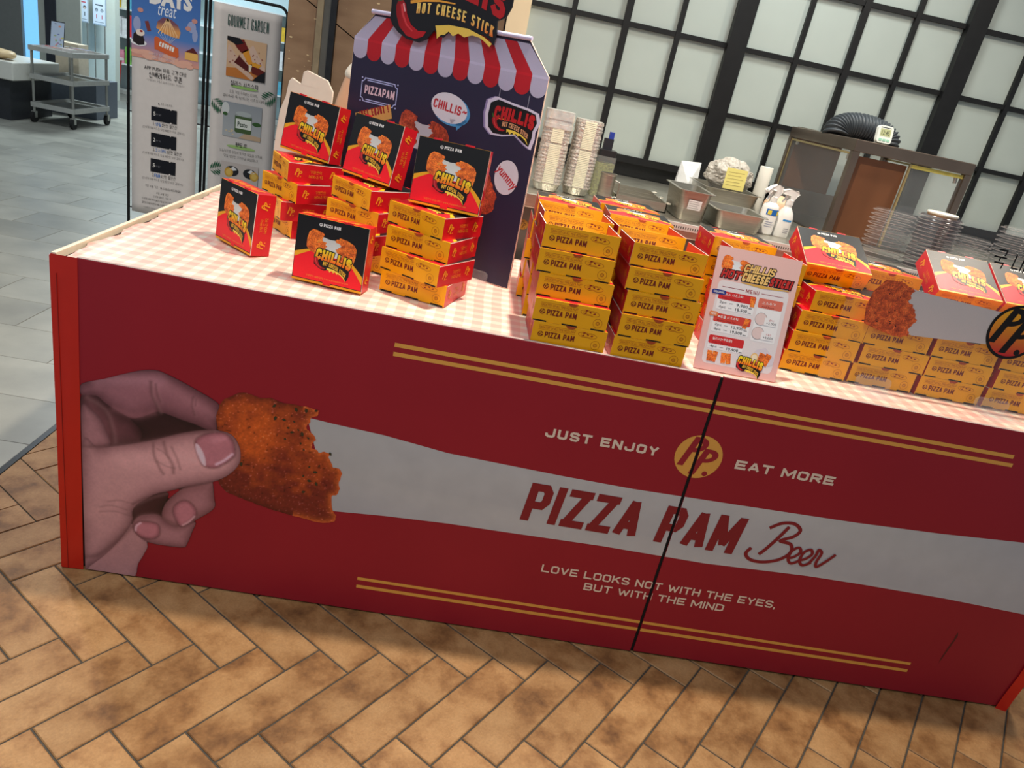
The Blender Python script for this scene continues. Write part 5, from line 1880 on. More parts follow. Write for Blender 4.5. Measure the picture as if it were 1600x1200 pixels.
for y, n_ in ((0.485, '랜치'), (0.368, '치폴레')):
    s.ell(U(0.665), V(y), 0.0155, 0.0155, S(226, 200, 196), 5, 28)
    s.line([(U(0.665) + 0.0155 * math.cos(6.283 * k / 24), V(y) + 0.0155 * math.sin(6.283 * k / 24)) for k in range(24)], 0.0006, INK, 5.2, True)
    s.rect(U(0.71), V(y - 0.045), U(0.86), V(y + 0.018), S(236, 232, 232), 6)
    s.text(n_, U(0.765), V(y - 0.008), U(0.06), V(0.018), S(190, 40, 44), 7)
    s.text('+3,000', U(0.735), V(y - 0.036), U(0.12), V(0.020), INK, 7)
s.rrect(U(0.02), V(0.618), U(0.19), V(0.655), 0.005, S(40, 52, 130), 6)
s.text('ORIGINAL', U(0.04), V(0.628), U(0.13), V(0.017), WHITE, 7, bold=0.01)
s.rrect(U(0.045), V(0.440), U(0.150), V(0.478), 0.005, S(226, 130, 76), 6)
s.text('NEW', U(0.065), V(0.450), U(0.065), V(0.018), WHITE, 7, bold=0.01)
for cx, cy, a in ((0.52, 0.605, 0.15), (0.50, 0.425, -0.2)):
    s.poly(rot2([(-0.5, -1), (0.4, -1.05), (0.55, 0.9), (-0.45, 1)], (U(cx), V(cy)), a, 0.0125), (1, 1, 1), 6, 1)
for cx, a in ((0.155, 0.1), (0.215, -0.05), (0.325, 0.15), (0.385, 0.25)):
    s.poly(rot2([(-0.5, -1), (0.4, -1.05), (0.55, 0.9), (-0.45, 1)], (U(cx), V(0.120)), a, 0.0135), (1, 1, 1), 6 + cx, 1)
s.poly([(U(0.60), V(0.14)), (U(0.70), V(0.235)), (U(0.80), V(0.262)), (U(0.92), V(0.19)), (U(0.93), V(0.135)), (U(0.75), V(0.08))], S(216, 205, 212), 4)
for cx, a in ((0.77, -0.1), (0.84, -0.25)):
    s.poly(rot2([(-0.5, -1), (0.4, -1.05), (0.55, 0.9), (-0.45, 1)], (U(cx), V(0.165)), a, 0.016), (1, 1, 1), 5 + cx, 1)
s.ell(U(0.69), V(0.168), 0.010, 0.0115, S(236, 190, 120), 6)
s.ell(U(0.69), V(0.168), 0.007, 0.0085, S(240, 222, 190), 7)
fl_ = [(0.50, 0.115)] + [q_ for k in range(9) for q_ in ((0.515 + k * 0.028, 0.165 + 0.01 * (k % 2)), (0.529 + k * 0.028, 0.13))] + [(0.78, 0.10), (0.6, 0.08)]
s.poly([(U(x), V(z)) for x, z in fl_], S(196, 56, 44), 5)
chilli_logo(s, U(0.635), V(0.082), U(0.34), 8, body=False)
s.build('menu_print', lambda u, v, d: (u, -d, v), menu, [PRINTM, CRUMB_S], eps=0.00012)

# ================================================================== CLEAR SCREEN
AY = 0.150
scr = thing('clear_screen', 'clear acrylic counter screen printed with a cheese stick and round logo', 'screen', (0, AY, T0 + 0.0005))
scp = [(1.915, 0)] + [(2.95, 0), (2.95, 0.475)] + [(1.975 + 0.06 * math.cos(R_(90 + 90 * k / 8)) - 0.0, 0.415 + 0.06 * math.sin(R_(90 + 90 * k / 8))) for k in range(9)]
M_SCREEN = mat('screen_acrylic', (0.85, 0.83, 0.82), 0.06, alpha=0.035, spec=0.6)
pan = MB().prism(scp, 0, 0.003, fn=lambda a, b, c: (a, c, b)).build('sheet', M_SCREEN, scr)
s = Sheet()
zz = -T0
ck = [(1.9831, 1.0515), (1.9700, 1.0933), (1.9749, 1.1378), (1.9956, 1.1727), (2.0378, 1.1759), (2.0802, 1.1584), (2.0742, 1.1312), (2.0977, 1.1094), (2.1147, 1.0862), (2.1034, 1.0625), (2.1107, 1.0368), (2.0711, 1.0327), (2.0228, 1.0413)]
s.poly([(x, z + zz) for x, z in ((2.06, 1.163), (2.1382, 1.1568), (2.2287, 1.1527), (2.3293, 1.1481), (2.50, 1.150), (2.50, 1.062), (2.3224, 1.0581), (2.22, 1.050), (2.1195, 1.0430), (2.08, 1.05))], S(190, 182, 180, 1.15), 1)
s.poly([(x, z + zz) for x, z in jag(ck[:5], 0.0008, 3, 2) + jag(ck[4:11] + [ck[11]], 0.004, 4, 3) + ck[11:]], (1, 1, 1), 2, 1)
rq = random.Random(9)
for k in range(22):
    x, z = rq.uniform(1.99, 2.09), rq.uniform(1.05, 1.16)
    s.poly(rot2([(-1, -0.5), (0.8, -0.6), (1, 0.5), (-0.6, 0.6)], (x, z + zz), rq.uniform(0, 6), rq.uniform(0.001, 0.0024)), S(50, 34, 30), 3)
lc = (2.383, 1.103 + zz)
s.ell(lc[0], lc[1], 0.0745, 0.0745, S(20, 17, 18), 4, 48)
s.ell(lc[0], lc[1], 0.0665, 0.0665, vgrad(lc[1] - 0.066, lc[1] + 0.066, S(170, 26, 40, 1.3), S(226, 160, 30, 1.3)), 5, 48)
pp_mark(s, lc[0] - 0.004, lc[1], 0.128, S(20, 17, 18), 6)
s.text('국 내산', 2.238, 1.254 + zz, 0.135, 0.050, S(16, 15, 16), 2, bold=0.012)
s.build('screen_print', lambda u, v, d: (u, -0.0002 - d, v), pan, [PRINTM, crumb_mat('crumb_print_screen', 60, S(110, 36, 18, 1.8), S(162, 66, 26, 1.8), S(190, 94, 42, 1.8))])
for fx in (2.018, 2.362, 2.72):
    clear_foot('clear_foot', scr, (fx, -0.003, 0.0), 0.10, 0.034, 0.085)

# ================================================================== KITCHEN BEHIND
WZ = 1.10
M_STEEL = mat('brushed_steel', S(176, 172, 161), 0.38, 0.92, var=0.10, scale=14, stretch=(1, 1, 14))
M_STEEL_D = mat('dark_steel', S(120, 112, 104), 0.32, 1.0, var=0.12, scale=10)
M_STEEL_B = mat('grey_brown_steel', S(132, 116, 104), 0.30, 0.85, var=0.12, scale=4)  # grey-brown base colour of the cabinet roof, posts and low rear panel
M_FRONTPANEL = mat('grey_unit_front', S(92, 90, 86), 0.45, 0.3, var=0.05, scale=5)

unit = thing('kitchen_counter', 'stainless steel kitchen worktop with grey front behind the counter', 'counter', (1.05, 0.93, 0))
MB().box(0, 0.02, 0.0, 2.95, 1.25, WZ - 0.05).build('cabinet', M_FRONTPANEL, unit)
bevel(MB().box(-0.01, 0.0, WZ - 0.05, 2.97, 1.255, WZ).build('worktop', M_STEEL, unit), 0.004)
rb = MB()
rb.box(0.085, -0.012, WZ - 0.022, 2.96, -0.0005, WZ + 0.002)
rail = rb.build('ribbed_edge', mat('ribbed_edge_light', S(205, 205, 200), 0.4, 0.3, var=0.05), unit)
rr_ = MB()
for i in range(330):
    x = 0.09 + i * 0.0086
    rr_.box(x, -0.0135, WZ - 0.016, x + 0.0034, -0.0122, WZ - 0.008)
o = rr_.build('slots', mat('rib_dark', S(70, 70, 66), 0.6, var=0.1), rail)
o['kind'] = 'stuff'
s = Sheet()
s.ell(0.055, 0.985, 0.018, 0.018, S(150, 110, 40), 1, 24)
pp_mark(s, 0.055, 0.985, 0.026, S(90, 60, 20), 2)
s.build('round_sticker', lambda u, v, d: (u, 0.0195 - d, v), unit)

# foil tray stacks
M_FOIL = mat('foil', S(206, 202, 194), 0.38, 0.55, var=0.28, scale=160, bump=1.0, bscale=150)
M_PAPER = mat('foil_paper_rim', S(224, 224, 200), 0.6, var=0.04, scale=40)


def foil_stack(x, y, w, d, n, hgt, wrapped, label):
    t = thing('foil_tray_stack', label, 'trays', (x, y, WZ + 0.0003), 0, 'stacks of foil trays on the worktop')
    dz = hgt / n
    b_ = MB()
    for i in range(n):
        z = 0.030 + i * dz * 0.93
        o_ = 0.0028 if i % 2 else 0.0
        if i in (int(n * 0.55), int(n * 0.82)):
            o_ = 0.005
        b_.prism(rrect(-w / 2 + o_ * 0.5, -d / 2 + o_ * 0.5, w / 2 - o_ * 0.5, d / 2 - o_ * 0.5, 0.022, 4), z, z + dz * 0.90)
    b_.build('nested_trays', M_FOIL, t)
    b_ = MB()
    for i in range(n - (int(n * 0.22) if wrapped else 1)):
        z = 0.032 + i * dz * 0.93
        if i in (int(n * 0.55), int(n * 0.56)):
            continue
        b_.box(-w * 0.20, -d / 2 - 0.0022, z, w * 0.22, -d / 2 + 0.004, z + dz * 0.72)
    o_ = b_.build('paper_rims', M_PAPER, t)
    o_['kind'] = 'stuff'
    b_ = MB()
    b_.lathe([(w * 0.40, 0), (w * 0.44, 0.004), (w * 0.52, 0.026), (w * 0.56, 0.030), (w * 0.56, 0.033), (w * 0.5, 0.034)], n=20, sy=d / w)
    b_.build('bottom_tray', mat('foil_plain', S(215, 215, 205), 0.3, 0.8, var=0.1, scale=60, bump=0.6, bscale=120), t)
    if wrapped:
        zt = 0.030 + hgt * 0.72
        b_ = MB()
        rq_ = random.Random(2)
        prof = []
        for k in range(9):
            prof.append((1.0 + rq_.uniform(0.01, 0.06), zt + k * hgt * 0.028))
        for k in range(len(prof) - 1):
            p = rrect(-w / 2 * prof[k][0], -d / 2 * prof[k][0], w / 2 * prof[k][0], d / 2 * prof[k][0], 0.022, 4)
            b_.prism(p, prof[k][1], prof[k + 1][1])
        b_.build('wrapper', mat('crumpled_foil', S(225, 225, 220), 0.28, 0.6, var=0.12, scale=50, bump=0.6, bscale=60), t)
    return t


foil_stack(1.165, 1.085, 0.098, 0.105, 40, 0.262, True, 'left tall stack of foil trays with a crumpled wrapper')
foil_stack(1.278, 1.125, 0.098, 0.105, 40, 0.252, False, 'right tall stack of foil trays beside the herb jar')

# herb jar
t = thing('herb_jar', 'square clear jar of dried green herbs with a dark lid', 'jar', (1.375, 1.205, WZ + 0.0003))
MB().rbox(-0.035, -0.035, 0.002, 0.035, 0.035, 0.125, 0.010).build('herbs', mat('dried_herbs', S(116, 118, 62), 0.9, var=0.45, scale=160, bump=0.8, bscale=200), t)
MB().rbox(-0.037, -0.037, 0, 0.037, 0.037, 0.150, 0.012).build('glass', mat('jar_glass', (0.9, 0.92, 0.9), 0.05, alpha=0.14, spec=0.8), t)
MB().rbox(-0.034, -0.034, 0.150, 0.034, 0.034, 0.172, 0.012).build('lid', mat('dark_lid', S(34, 34, 36), 0.4, var=0.1), t)
MB().box(-0.020, -0.012, 0.172, 0.014, 0.010, 0.212).build('scoop_handle', mat('scoop_dark', S(30, 32, 40), 0.5, var=0.1), t)
MB().box(-0.006, -0.010, 0.212, 0.012, 0.008, 0.236).build('blue_clip', mat('blue_clip', S(40, 60, 150), 0.4, var=0.05), t)
# shaker
t = thing('steel_shaker', 'small stainless steel shaker cup in front of the herb jar', 'shaker', (1.383, 1.085, WZ + 0.0003))
sh_ = MB().lathe([(0.027, 0), (0.028, 0.004), (0.028, 0.096), (0.030, 0.098), (0.030, 0.103), (0.026, 0.103), (0.026, 0.012), (0.0, 0.012)], n=28)
smooth_angle(sh_.build('cup', M_STEEL, t))
hd = MB().tube([(0.028, 0.0, 0.020), (0.045, 0, 0.024), (0.048, 0, 0.05), (0.045, 0, 0.076), (0.028, 0, 0.080)], 0.003, 8)
hd.build('handle', M_STEEL, t)


def gn_pan(name, label, x, y, w, d, h, rim=0.012, label_card=False, ox=0):
    """steel gastronorm pan, open top"""
    t = thing(name, label, 'pan', (x, y, WZ + 0.0006), R_(ox), 'steel pans on the worktop')
    b_ = MB()
    n = 5
    def ring(x0, y0, x1, y1, r, z):
        return [(a, c, z) for a, c in rrect(x0, y0, x1, y1, r, n)]
    tap = 0.012
    rings = [ring(tap, tap, w - tap, d - tap, 0.02, 0.0), ring(tap * 0.7, tap * 0.7, w - tap * 0.7, d - tap * 0.7, 0.022, 0.008), ring(0, 0, w, d, 0.022, h - 0.002),
             ring(-rim, -rim, w + rim, d + rim, 0.024, h - 0.002), ring(-rim, -rim, w + rim, d + rim, 0.024, h), ring(0.002, 0.002, w - 0.002, d - 0.002, 0.021, h),
             ring(tap + 0.001, tap + 0.001, w - tap - 0.001, d - tap - 0.001, 0.019, 0.003)]
    m = len(rings[0])
    vs = [v for r in rings for v in r]
    fs = []
    for k in range(len(rings) - 1):
        for i in range(m):
            j = (i + 1) % m
            fs.append((k * m + i, k * m + j, (k + 1) * m + j, (k + 1) * m + i))
    fs.append(tuple(range(m))[::-1])
    fs.append(tuple(range((len(rings) - 1) * m, len(rings) * m)))
    b_.add(vs, fs)
    o_ = smooth_angle(b_.build('vessel', M_STEEL, t))
    if label_card:
        s_ = Sheet()
        s_.rect(w * 0.30, h * 0.40, w * 0.72, h * 0.72, S(225, 225, 222), 1)
        for r in range(4):
            s_.line([(w * 0.33, h * (0.455 + r * 0.07)), (w * (0.66 - 0.05 * (r % 2)), h * (0.455 + r * 0.07))], 0.0012, S(120, 120, 122), 2)
        s_.build('label_sticker', lambda u, v, d_: (u, -0.004 + (0.012 * (1 - v / h)) - d_ - 0.001, v), t)
    return t


gn_pan('deep_steel_pan', 'deep narrow steel pan with a white label sticker', 1.640, 1.005, 0.115, 0.24, 0.107, label_card=True)
gn_pan('shallow_steel_pan', 'shallow wide steel pan beside the spray bottles', 1.782, 0.985, 0.178, 0.22, 0.066)
gn_pan('steel_pan_with_bag', 'wide steel pan holding the bagged paper', 1.860, 1.480, 0.230, 0.28, 0.092)
# low tray with dividers
t = thing('divided_steel_tray', 'low divided steel tray behind the pizza box lid', 'tray', (1.425, 1.10, WZ + 0.0003))
b_ = MB()
b_.box(0, 0, 0, 0.20, 0.34, 0.004)
for x0, y0, x1, y1 in ((0, 0, 0.004, 0.34), (0.196, 0, 0.20, 0.34), (0, 0, 0.20, 0.004), (0, 0.336, 0.20, 0.34)):
    b_.box(x0, y0, 0, x1, y1, 0.034)
b_.build('tray', M_STEEL, t)
for yy in (0.11, 0.22):
    MB().box(0.004, yy, 0.004, 0.196, yy + 0.003, 0.032).build('divider', M_STEEL, t)
MB().box(-0.008, -0.010, 0.032, 0.208, 0.35, 0.035).build('rim', M_STEEL, t) if False else None
for yy in (0.02, 0.16, 0.30):
    MB().tube([(0.196, yy, 0.03), (0.215, yy, 0.034), (0.215, yy + 0.02, 0.034), (0.196, yy + 0.02, 0.03)], 0.003, 6).build('handle', M_STEEL, t)
t = thing('steel_tongs', 'short steel tongs lying at the worktop edge', 'tongs', (1.575, 0.985, WZ + 0.0003), R_(-18))
for k in (0, 1):
    MB().box(0, k * 0.014, 0.0, 0.085, k * 0.014 + 0.009, 0.0025).build('arm', M_STEEL, t)
MB().cyl((0.083, 0.0115, 0.0), (0.083, 0.0115, 0.008), 0.012, 12).build('hinge', M_STEEL, t)

# bag of paper with note
t = thing('plastic_bag', 'crumpled clear plastic bag with a yellow note in the steel pan', 'bag', (1.975, 1.60, WZ + 0.075))
bm = bmesh.new()
bmesh.ops.create_icosphere(bm, subdivisions=5, radius=1.0)
rq = random.Random(8)
dirs = [Vector((rq.gauss(0, 1), rq.gauss(0, 1), rq.gauss(0, 1))).normalized() for _ in range(34)]
from mathutils import noise as mnoise
for v in bm.verts:
    n_ = v.co.normalized()
    k = 1.0 + 0.16 * mnoise.noise(n_ * 2.3) + 0.11 * abs(mnoise.noise(n_ * 5.0 + Vector((3, 1, 2)))) + 0.05 * mnoise.noise(n_ * 11.0)
    v.co = Vector((n_.x * 0.098 * k, n_.y * 0.075 * k, 0.066 + n_.z * 0.072 * k))
me = bpy.data.meshes.new('bag_skin')
bm.to_mesh(me)
bm.free()
me.materials.append(mat('bag_plastic', S(172, 166, 156), 0.42, var=0.22, scale=16, bump=0.3, bscale=30, spec=0.7))
o = bpy.data.objects.new('bag_skin', me)
COL.objects.link(o)
o.parent = t
s = Sheet()
s.rect(-0.045, 0.01, 0.045, 0.095, S(226, 214, 130), 1)
for r in range(5):
    s.line([(-0.036, 0.078 - r * 0.013), (0.034 - 0.012 * (r % 2), 0.080 - r * 0.013)], 0.0016, S(150, 130, 80), 2)
s.build('yellow_note', lambda u, v, d: (u, -0.100 - d + (0.10 - v) * -0.03 + 0.008, v + 0.012), t)
t = thing('white_pouch', 'small white pouch behind the steel pans', 'pouch', (1.855, 1.80, WZ + 0.0005))
b_ = MB()
b_.add([(-0.05, 0, 0), (0.05, 0, 0), (0.05, 0.05, 0), (-0.05, 0.05, 0), (-0.046, 0.018, 0.15), (0.046, 0.018, 0.158), (0.046, 0.024, 0.158), (-0.046, 0.024, 0.15), (0, -0.018, 0.06), (0, 0.06, 0.06)],
       [(0, 1, 8), (1, 5, 8), (5, 4, 8), (4, 0, 8), (2, 3, 9), (3, 7, 9), (7, 6, 9), (6, 2, 9), (4, 5, 6, 7), (0, 4, 7, 3), (1, 2, 6, 5), (0, 3, 2, 1)])
b_.build('pouch', mat('white_pouch', S(222, 224, 224), 0.4, var=0.05, bump=0.5, bscale=40), t)
# paper roll
t = thing('paper_roll', 'upright white paper roll between the bag and spray bottles', 'roll', (2.135, 1.63, WZ + 0.0003))
rl = MB().lathe([(0.006, 0.0), (0.027, 0.0), (0.028, 0.003), (0.028, 0.205), (0.027, 0.208), (0.008, 0.208), (0.006, 0.200)], n=28)
smooth_angle(rl.build('roll', mat('white_paper', S(228, 226, 216), 0.7, var=0.02), t))
# wrapped bread roll
t = thing('wrapped_bun', 'peach coloured wrapped bundle behind the spray bottles', 'bundle', (2.145, 1.42, WZ + 0.0005))
bm = bmesh.new()
bmesh.ops.create_icosphere(bm, subdivisions=3, radius=1.0)
for v in bm.verts:
    n_ = v.co.normalized()
    k = 1 + 0.05 * math.sin(9 * n_.x + 5 * n_.z) + 0.03 * math.sin(14 * n_.y)
    v.co = Vector((n_.x * 0.055 * k, n_.y * 0.05 * k, 0.060 + n_.z * 0.060 * k))
me = bpy.data.meshes.new('bundle')
bm.to_mesh(me)
bm.free()
me.materials.append(mat('peach_wrap', S(226, 184, 150), 0.4, var=0.12, scale=14, bump=0.5, bscale=40))
for p in me.polygons:
    p.use_smooth = True
o = bpy.data.objects.new('bundle', me)
COL.objects.link(o)
o.parent = t


def spray(name, label, x, y, kind, rot):
    t = thing(name, label, 'bottle', (x, y, WZ + 0.0003), rot, 'white spray bottles on the worktop')
    M_W = mat('white_plastic', S(226, 226, 222), 0.35, var=0.02, spec=0.5)
    if kind == 0:
        prof = [(0.028, 0), (0.031, 0.004), (0.031, 0.095), (0.028, 0.106), (0.016, 0.116), (0.013, 0.118), (0.013, 0.122)]
    else:
        prof = [(0.029, 0), (0.031, 0.004), (0.031, 0.070), (0.026, 0.090), (0.016, 0.106), (0.013, 0.110), (0.013, 0.118)]
    b_ = MB().lathe(prof, n=28)
    smooth_angle(b_.build('bottle', M_W, t))
    b_ = MB()
    b_.lathe([(0.0145, 0.118), (0.0145, 0.136), (0.010, 0.140)], n=20)
    smooth_angle(b_.build('collar', M_W, t))
    hp = [(-0.040, 0.166), (-0.012, 0.172), (0.018, 0.170), (0.024, 0.160), (0.016, 0.150), (0.010, 0.138), (-0.006, 0.138), (-0.010, 0.152), (-0.040, 0.154)] if kind else \
         [(-0.038, 0.156), (-0.022, 0.172), (0.0, 0.180), (0.018, 0.174), (0.020, 0.158), (0.011, 0.138), (-0.007, 0.138), (-0.006, 0.160), (-0.018, 0.160), (-0.030, 0.146)]
    bevel(MB().prism(hp, -0.010, 0.010, fn=lambda a, b, c: (a, c, b)).build('spray_head', M_W, t), 0.003)
    MB().prism([(-0.022, 0.152), (-0.012, 0.152), (-0.016, 0.138), (-0.026, 0.122), (-0.030, 0.124), (-0.022, 0.140)], -0.004, 0.004, fn=lambda a, b, c: (a, c, b)).build('trigger', M_W, t)
    s_ = Sheet()
    if kind == 0:
        s_.rect(-0.9, 0.072, 0.9, 0.094, S(36, 104, 180), 1)
        s_.rect(-0.72, 0.074, -0.28, 0.090, S(220, 200, 60), 2)
        s_.rect(0.42, 0.074, 0.85, 0.090, S(220, 200, 60), 2)
        for r in range(3):
            s_.rect(-0.7, 0.030 + r * 0.008, 0.2 + 0.2 * (r % 2), 0.033 + r * 0.008, S(160, 165, 180), 1)
    else:
        s_.rect(-0.55, 0.060, 0.60, 0.067, S(60, 140, 200), 1)
        for r in range(3):
            s_.rect(-0.2, 0.018 + r * 0.007, 0.5, 0.021 + r * 0.007, S(150, 150, 156), 1)
    sub = Sheet()
    # wrap round the bottle
    for (u, v, l), c in zip(s_.v, s_.c):
        pass
    vs, fs, cs = [], [], []
    for f in s_.f:
        P = [s_.v[i] for i in f]
        u0, u1 = min(p[0] for p in P), max(p[0] for p in P)
        v0, v1 = min(p[1] for p in P), max(p[1] for p in P)
        l = P[0][2]
        base = len(vs)
        N = 10
        for k in range(N + 1):
            a = u0 + (u1 - u0) * k / N
            for vv_ in (v0, v1):
                r_ = 0.0312 + 0.0003 * l
                vs.append((r_ * math.sin(a), -r_ * math.cos(a), vv_))
                cs.append(s_.c[f[0]])
        fs += [(base + 2 * k, base + 2 * k + 2, base + 2 * k + 3, base + 2 * k + 1) for k in range(N)]
    o_ = obj('bottle_label', vs, fs, [PRINTM], t)
    at_ = o_.data.color_attributes.new('Col', 'FLOAT_COLOR', 'POINT')
    at_.data.foreach_set('color', np.array(cs, dtype=np.float32).ravel())


spray('spray_bottle', 'white spray bottle with a blue band near the steel pan', 2.006, 1.100, 0, R_(12))
spray('spray_bottle', 'white spray bottle with a slim blue line nearest the hood', 2.072, 1.110, 1, R_(6))

# warming hood cabinet
hood = thing('warming_cabinet', 'stainless steel warming cabinet with glass sides and brown panels', 'cabinet', (2.345, 1.34, WZ + 0.0003))
HW, HD, HH = 0.50, 0.72, 0.392
bevel(MB().box(0, 0, HH - 0.046, HW, HD, HH).build('roof', M_STEEL_B, hood), 0.003)
for px, py in ((0, 0), (HW - 0.028, 0), (0, HD - 0.03), (HW - 0.028, HD - 0.03)):
    MB().box(px, py, 0, px + 0.028, py + 0.03, HH - 0.046).build('post', M_STEEL_B, hood)
MB().box(0, 0, 0, HW, HD, 0.006).build('base_plate', M_STEEL_D, hood)
MB().box(0.028, HD - 0.024, 0.006, HW - 0.028, HD - 0.018, 0.120).build('rear_panel', M_STEEL_B, hood)
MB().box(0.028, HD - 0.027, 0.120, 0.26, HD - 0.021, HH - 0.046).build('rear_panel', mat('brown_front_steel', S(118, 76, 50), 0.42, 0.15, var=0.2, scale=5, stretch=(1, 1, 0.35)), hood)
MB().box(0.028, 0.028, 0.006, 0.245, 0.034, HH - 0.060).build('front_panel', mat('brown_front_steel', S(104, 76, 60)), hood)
M_HGLASS = mat('hood_glass', (0.8, 0.85, 0.87), 0.05, alpha=0.06, spec=0.8)
MB().box(0.008, 0.030, 0.006, 0.012, HD - 0.03, HH - 0.046).build('side_glass', M_HGLASS, hood)
MB().box(HW - 0.012, 0.030, 0.006, HW - 0.008, HD - 0.03, HH - 0.046).build('side_glass', M_HGLASS, hood)
MB().box(0.255, 0.012, 0.006, HW - 0.028, 0.016, HH - 0.046).build('front_glass', M_HGLASS, hood)
MB().box(0.028, HD - 0.018, 0.12, HW - 0.028, HD - 0.014, HH - 0.046).build('rear_glass', M_HGLASS, hood)
M_BRASS = mat('brass_trim', S(190, 170, 120), 0.35, 0.6, var=0.1)
for x0 in (0.006, HW - 0.014):
    MB().box(x0, 0.030, HH - 0.060, x0 + 0.006, HD - 0.03, HH - 0.052).build('glass_trim', M_BRASS, hood)
MB().box(0.0035, HD - 0.040, 0.006, 0.0075, HD - 0.033, HH - 0.05).build('glass_trim', M_BRASS, hood)
MB().box(0.252, 0.010, HH - 0.064, HW - 0.028, 0.018, HH - 0.050).build('glass_trim', mat('lamp_yellow_trim', S(200, 185, 90), 0.5, var=0.15), hood)
MB().box(0.246, 0.010, 0.006, 0.253, 0.020, HH - 0.05).build('glass_trim', M_BRASS, hood)
MB().cyl((HW - 0.045, 0.022, HH - 0.085), (HW - 0.05, 0.022, HH - 0.058), 0.007, 10).build('glass_clip', M_STEEL, hood)
MB().cyl((0.014, 0.06, HH - 0.080), (0.014, 0.06, HH - 0.055), 0.007, 10).build('glass_clip', M_STEEL, hood)
MB().cyl((0.014, HD - 0.09, HH - 0.075), (0.014, HD - 0.09, HH - 0.055), 0.007, 10).build('glass_clip', M_STEEL, hood)
MB().box(0.02, HD - 0.10, HH, 0.09, HD - 0.02, HH + 0.004).build('roof_plate', M_STEEL, hood)
# ventilation duct
du = MB()
path, radii = [], []
N = 130
for i in range(N + 1):
    a = math.pi * i / N
    path.append((2.505 - 0.118 * math.cos(a), 1.66 + 0.05 * math.sin(a) * 0.5, 1.4935 + 0.052 * math.sin(a) ** 0.8))
    radii.append(0.050 + 0.005 * math.sin(i * 2 * math.pi / 5.4))
path[0] = (path[0][0], path[0][1], 1.4938)
du.tube(path, 0.05, 20, radii=radii)
du.v = [(x - 2.345, y - 1.34, z - WZ - 0.0003) for x, y, z in du.v]
o = du.build('ventilation_duct', mat('duct_grey', S(62, 68, 74), 0.45, 0.2, var=0.15, scale=30), hood, True)
o['label'] = 'dark grey ribbed flexible duct'
# kitchen timer
t = thing('kitchen_timer', 'small white digital kitchen timer on the warming cabinet edge', 'timer', (2.432, 1.372, WZ + HH + 0.0045))
t.rotation_euler = (R_(-12), 0, R_(6))
bevel(MB().prism(rrect(0, 0, 0.066, 0.066, 0.012, 5), 0, 0.016, fn=lambda a, b, c: (a, c, b)).build('case', mat('timer_white', S(225, 232, 226), 0.4, var=0.02), t), 0.002)
s = Sheet()
s.rect(0.010, 0.026, 0.056, 0.054, S(178, 186, 140), 1)
s.text('12:45', 0.016, 0.031, 0.034, 0.017, S(60, 64, 50), 2)
s.rect(0.010, 0.057, 0.056, 0.060, S(60, 70, 66), 1)
s.build('display', lambda u, v, d: (u, -d, v), t)
for k in range(3):
    MB().box(0.010 + k * 0.017, -0.002, 0.008, 0.022 + k * 0.017, 0.0, 0.016).build('button', mat('timer_button', S(150, 205, 180), 0.5, var=0.03), t)
MB().box(0.012, 0.016, 0.0, 0.054, 0.034, 0.004).build('stand', mat('timer_white', (1, 1, 1)), t)

# clear plastic bowls in stacks
M_LID = mat('clear_lid', (0.86, 0.84, 0.82), 0.1, alpha=0.05, spec=0.9)
M_LIDRIM = mat('clear_lid_rim', (0.62, 0.55, 0.53), 0.15, alpha=0.24, spec=0.9)
M_LIDTINT = mat('dark_tint_lid', S(60, 46, 54), 0.15, alpha=0.40, spec=0.9)


def make_lid(tint):
    t = thing('plastic_bowl', 'bowl', 'bowl')
    R0 = 0.078
    b_ = MB().lathe([(0.0, 0.010), (R0 * 0.80, 0.010), (R0 * 0.86, 0.0095), (R0 * 0.92, 0.002)], n=30, cap=False)
    b_.build('dome', M_LIDTINT if tint else M_LID, t, True)
    b_ = MB().lathe([(R0 * 0.93, 0.0022), (R0 * 0.93, 0.0), (R0, 0.0), (R0, 0.0022), (R0 * 0.93, 0.0022)], n=30, cap=False)
    b_.build('rim', M_LIDRIM, t)
    return t


lidA, lidB = make_lid(False), make_lid(True)
lid_used = {0: False, 1: False}
rq = random.Random(12)
for name_, x, y, n, dz, tint in (('left stack of clear plastic bowls beside the warming cabinet', 2.47, 1.10, 11, 0.0165, 0), ('dark tinted bowl stack topped by a white disc', 2.605, 1.03, 15, 0.0132, 1),
                                 ('clear bowl stack right of the dark tinted one', 2.765, 1.06, 9, 0.0165, 0), ('clear bowl stack cut by the right picture edge', 2.94, 1.05, 13, 0.0165, 0)):
    for i in range(n):
        src = lidB if tint else lidA
        if not lid_used[tint]:
            t = src
            lid_used[tint] = True
        else:
            t = copy_tree(src)
        t.location = (x + rq.uniform(-0.003, 0.003), y + rq.uniform(-0.003, 0.003), WZ + 0.0005 + i * dz)
        t['label'] = ['bottom', 'second', 'third', 'fourth', 'fifth', 'sixth', 'seventh', 'eighth', 'ninth', 'tenth', 'eleventh', 'twelfth', 'thirteenth', 'fourteenth', 'fifteenth'][i] + ' bowl up in the ' + name_
        t['group'] = name_
t = thing('white_disc', 'round white disc on top of the dark tinted bowl stack', 'disc', (2.605, 1.03, WZ + 0.0005 + 15 * 0.0132))
smooth_angle(MB().lathe([(0.0, 0.0), (0.052, 0.0), (0.054, 0.003), (0.054, 0.006), (0.050, 0.009), (0.0, 0.009)], n=32).build('disc', mat('cream_lid', S(236, 230, 210), 0.45, var=0.02), t))
MB().lathe([(0.050, -0.008), (0.051, -0.008), (0.051, 0.0), (0.050, 0.0)], n=32).build('gold_ring', mat('gold_ring', S(170, 130, 70), 0.4, 0.5, var=0.1), t)

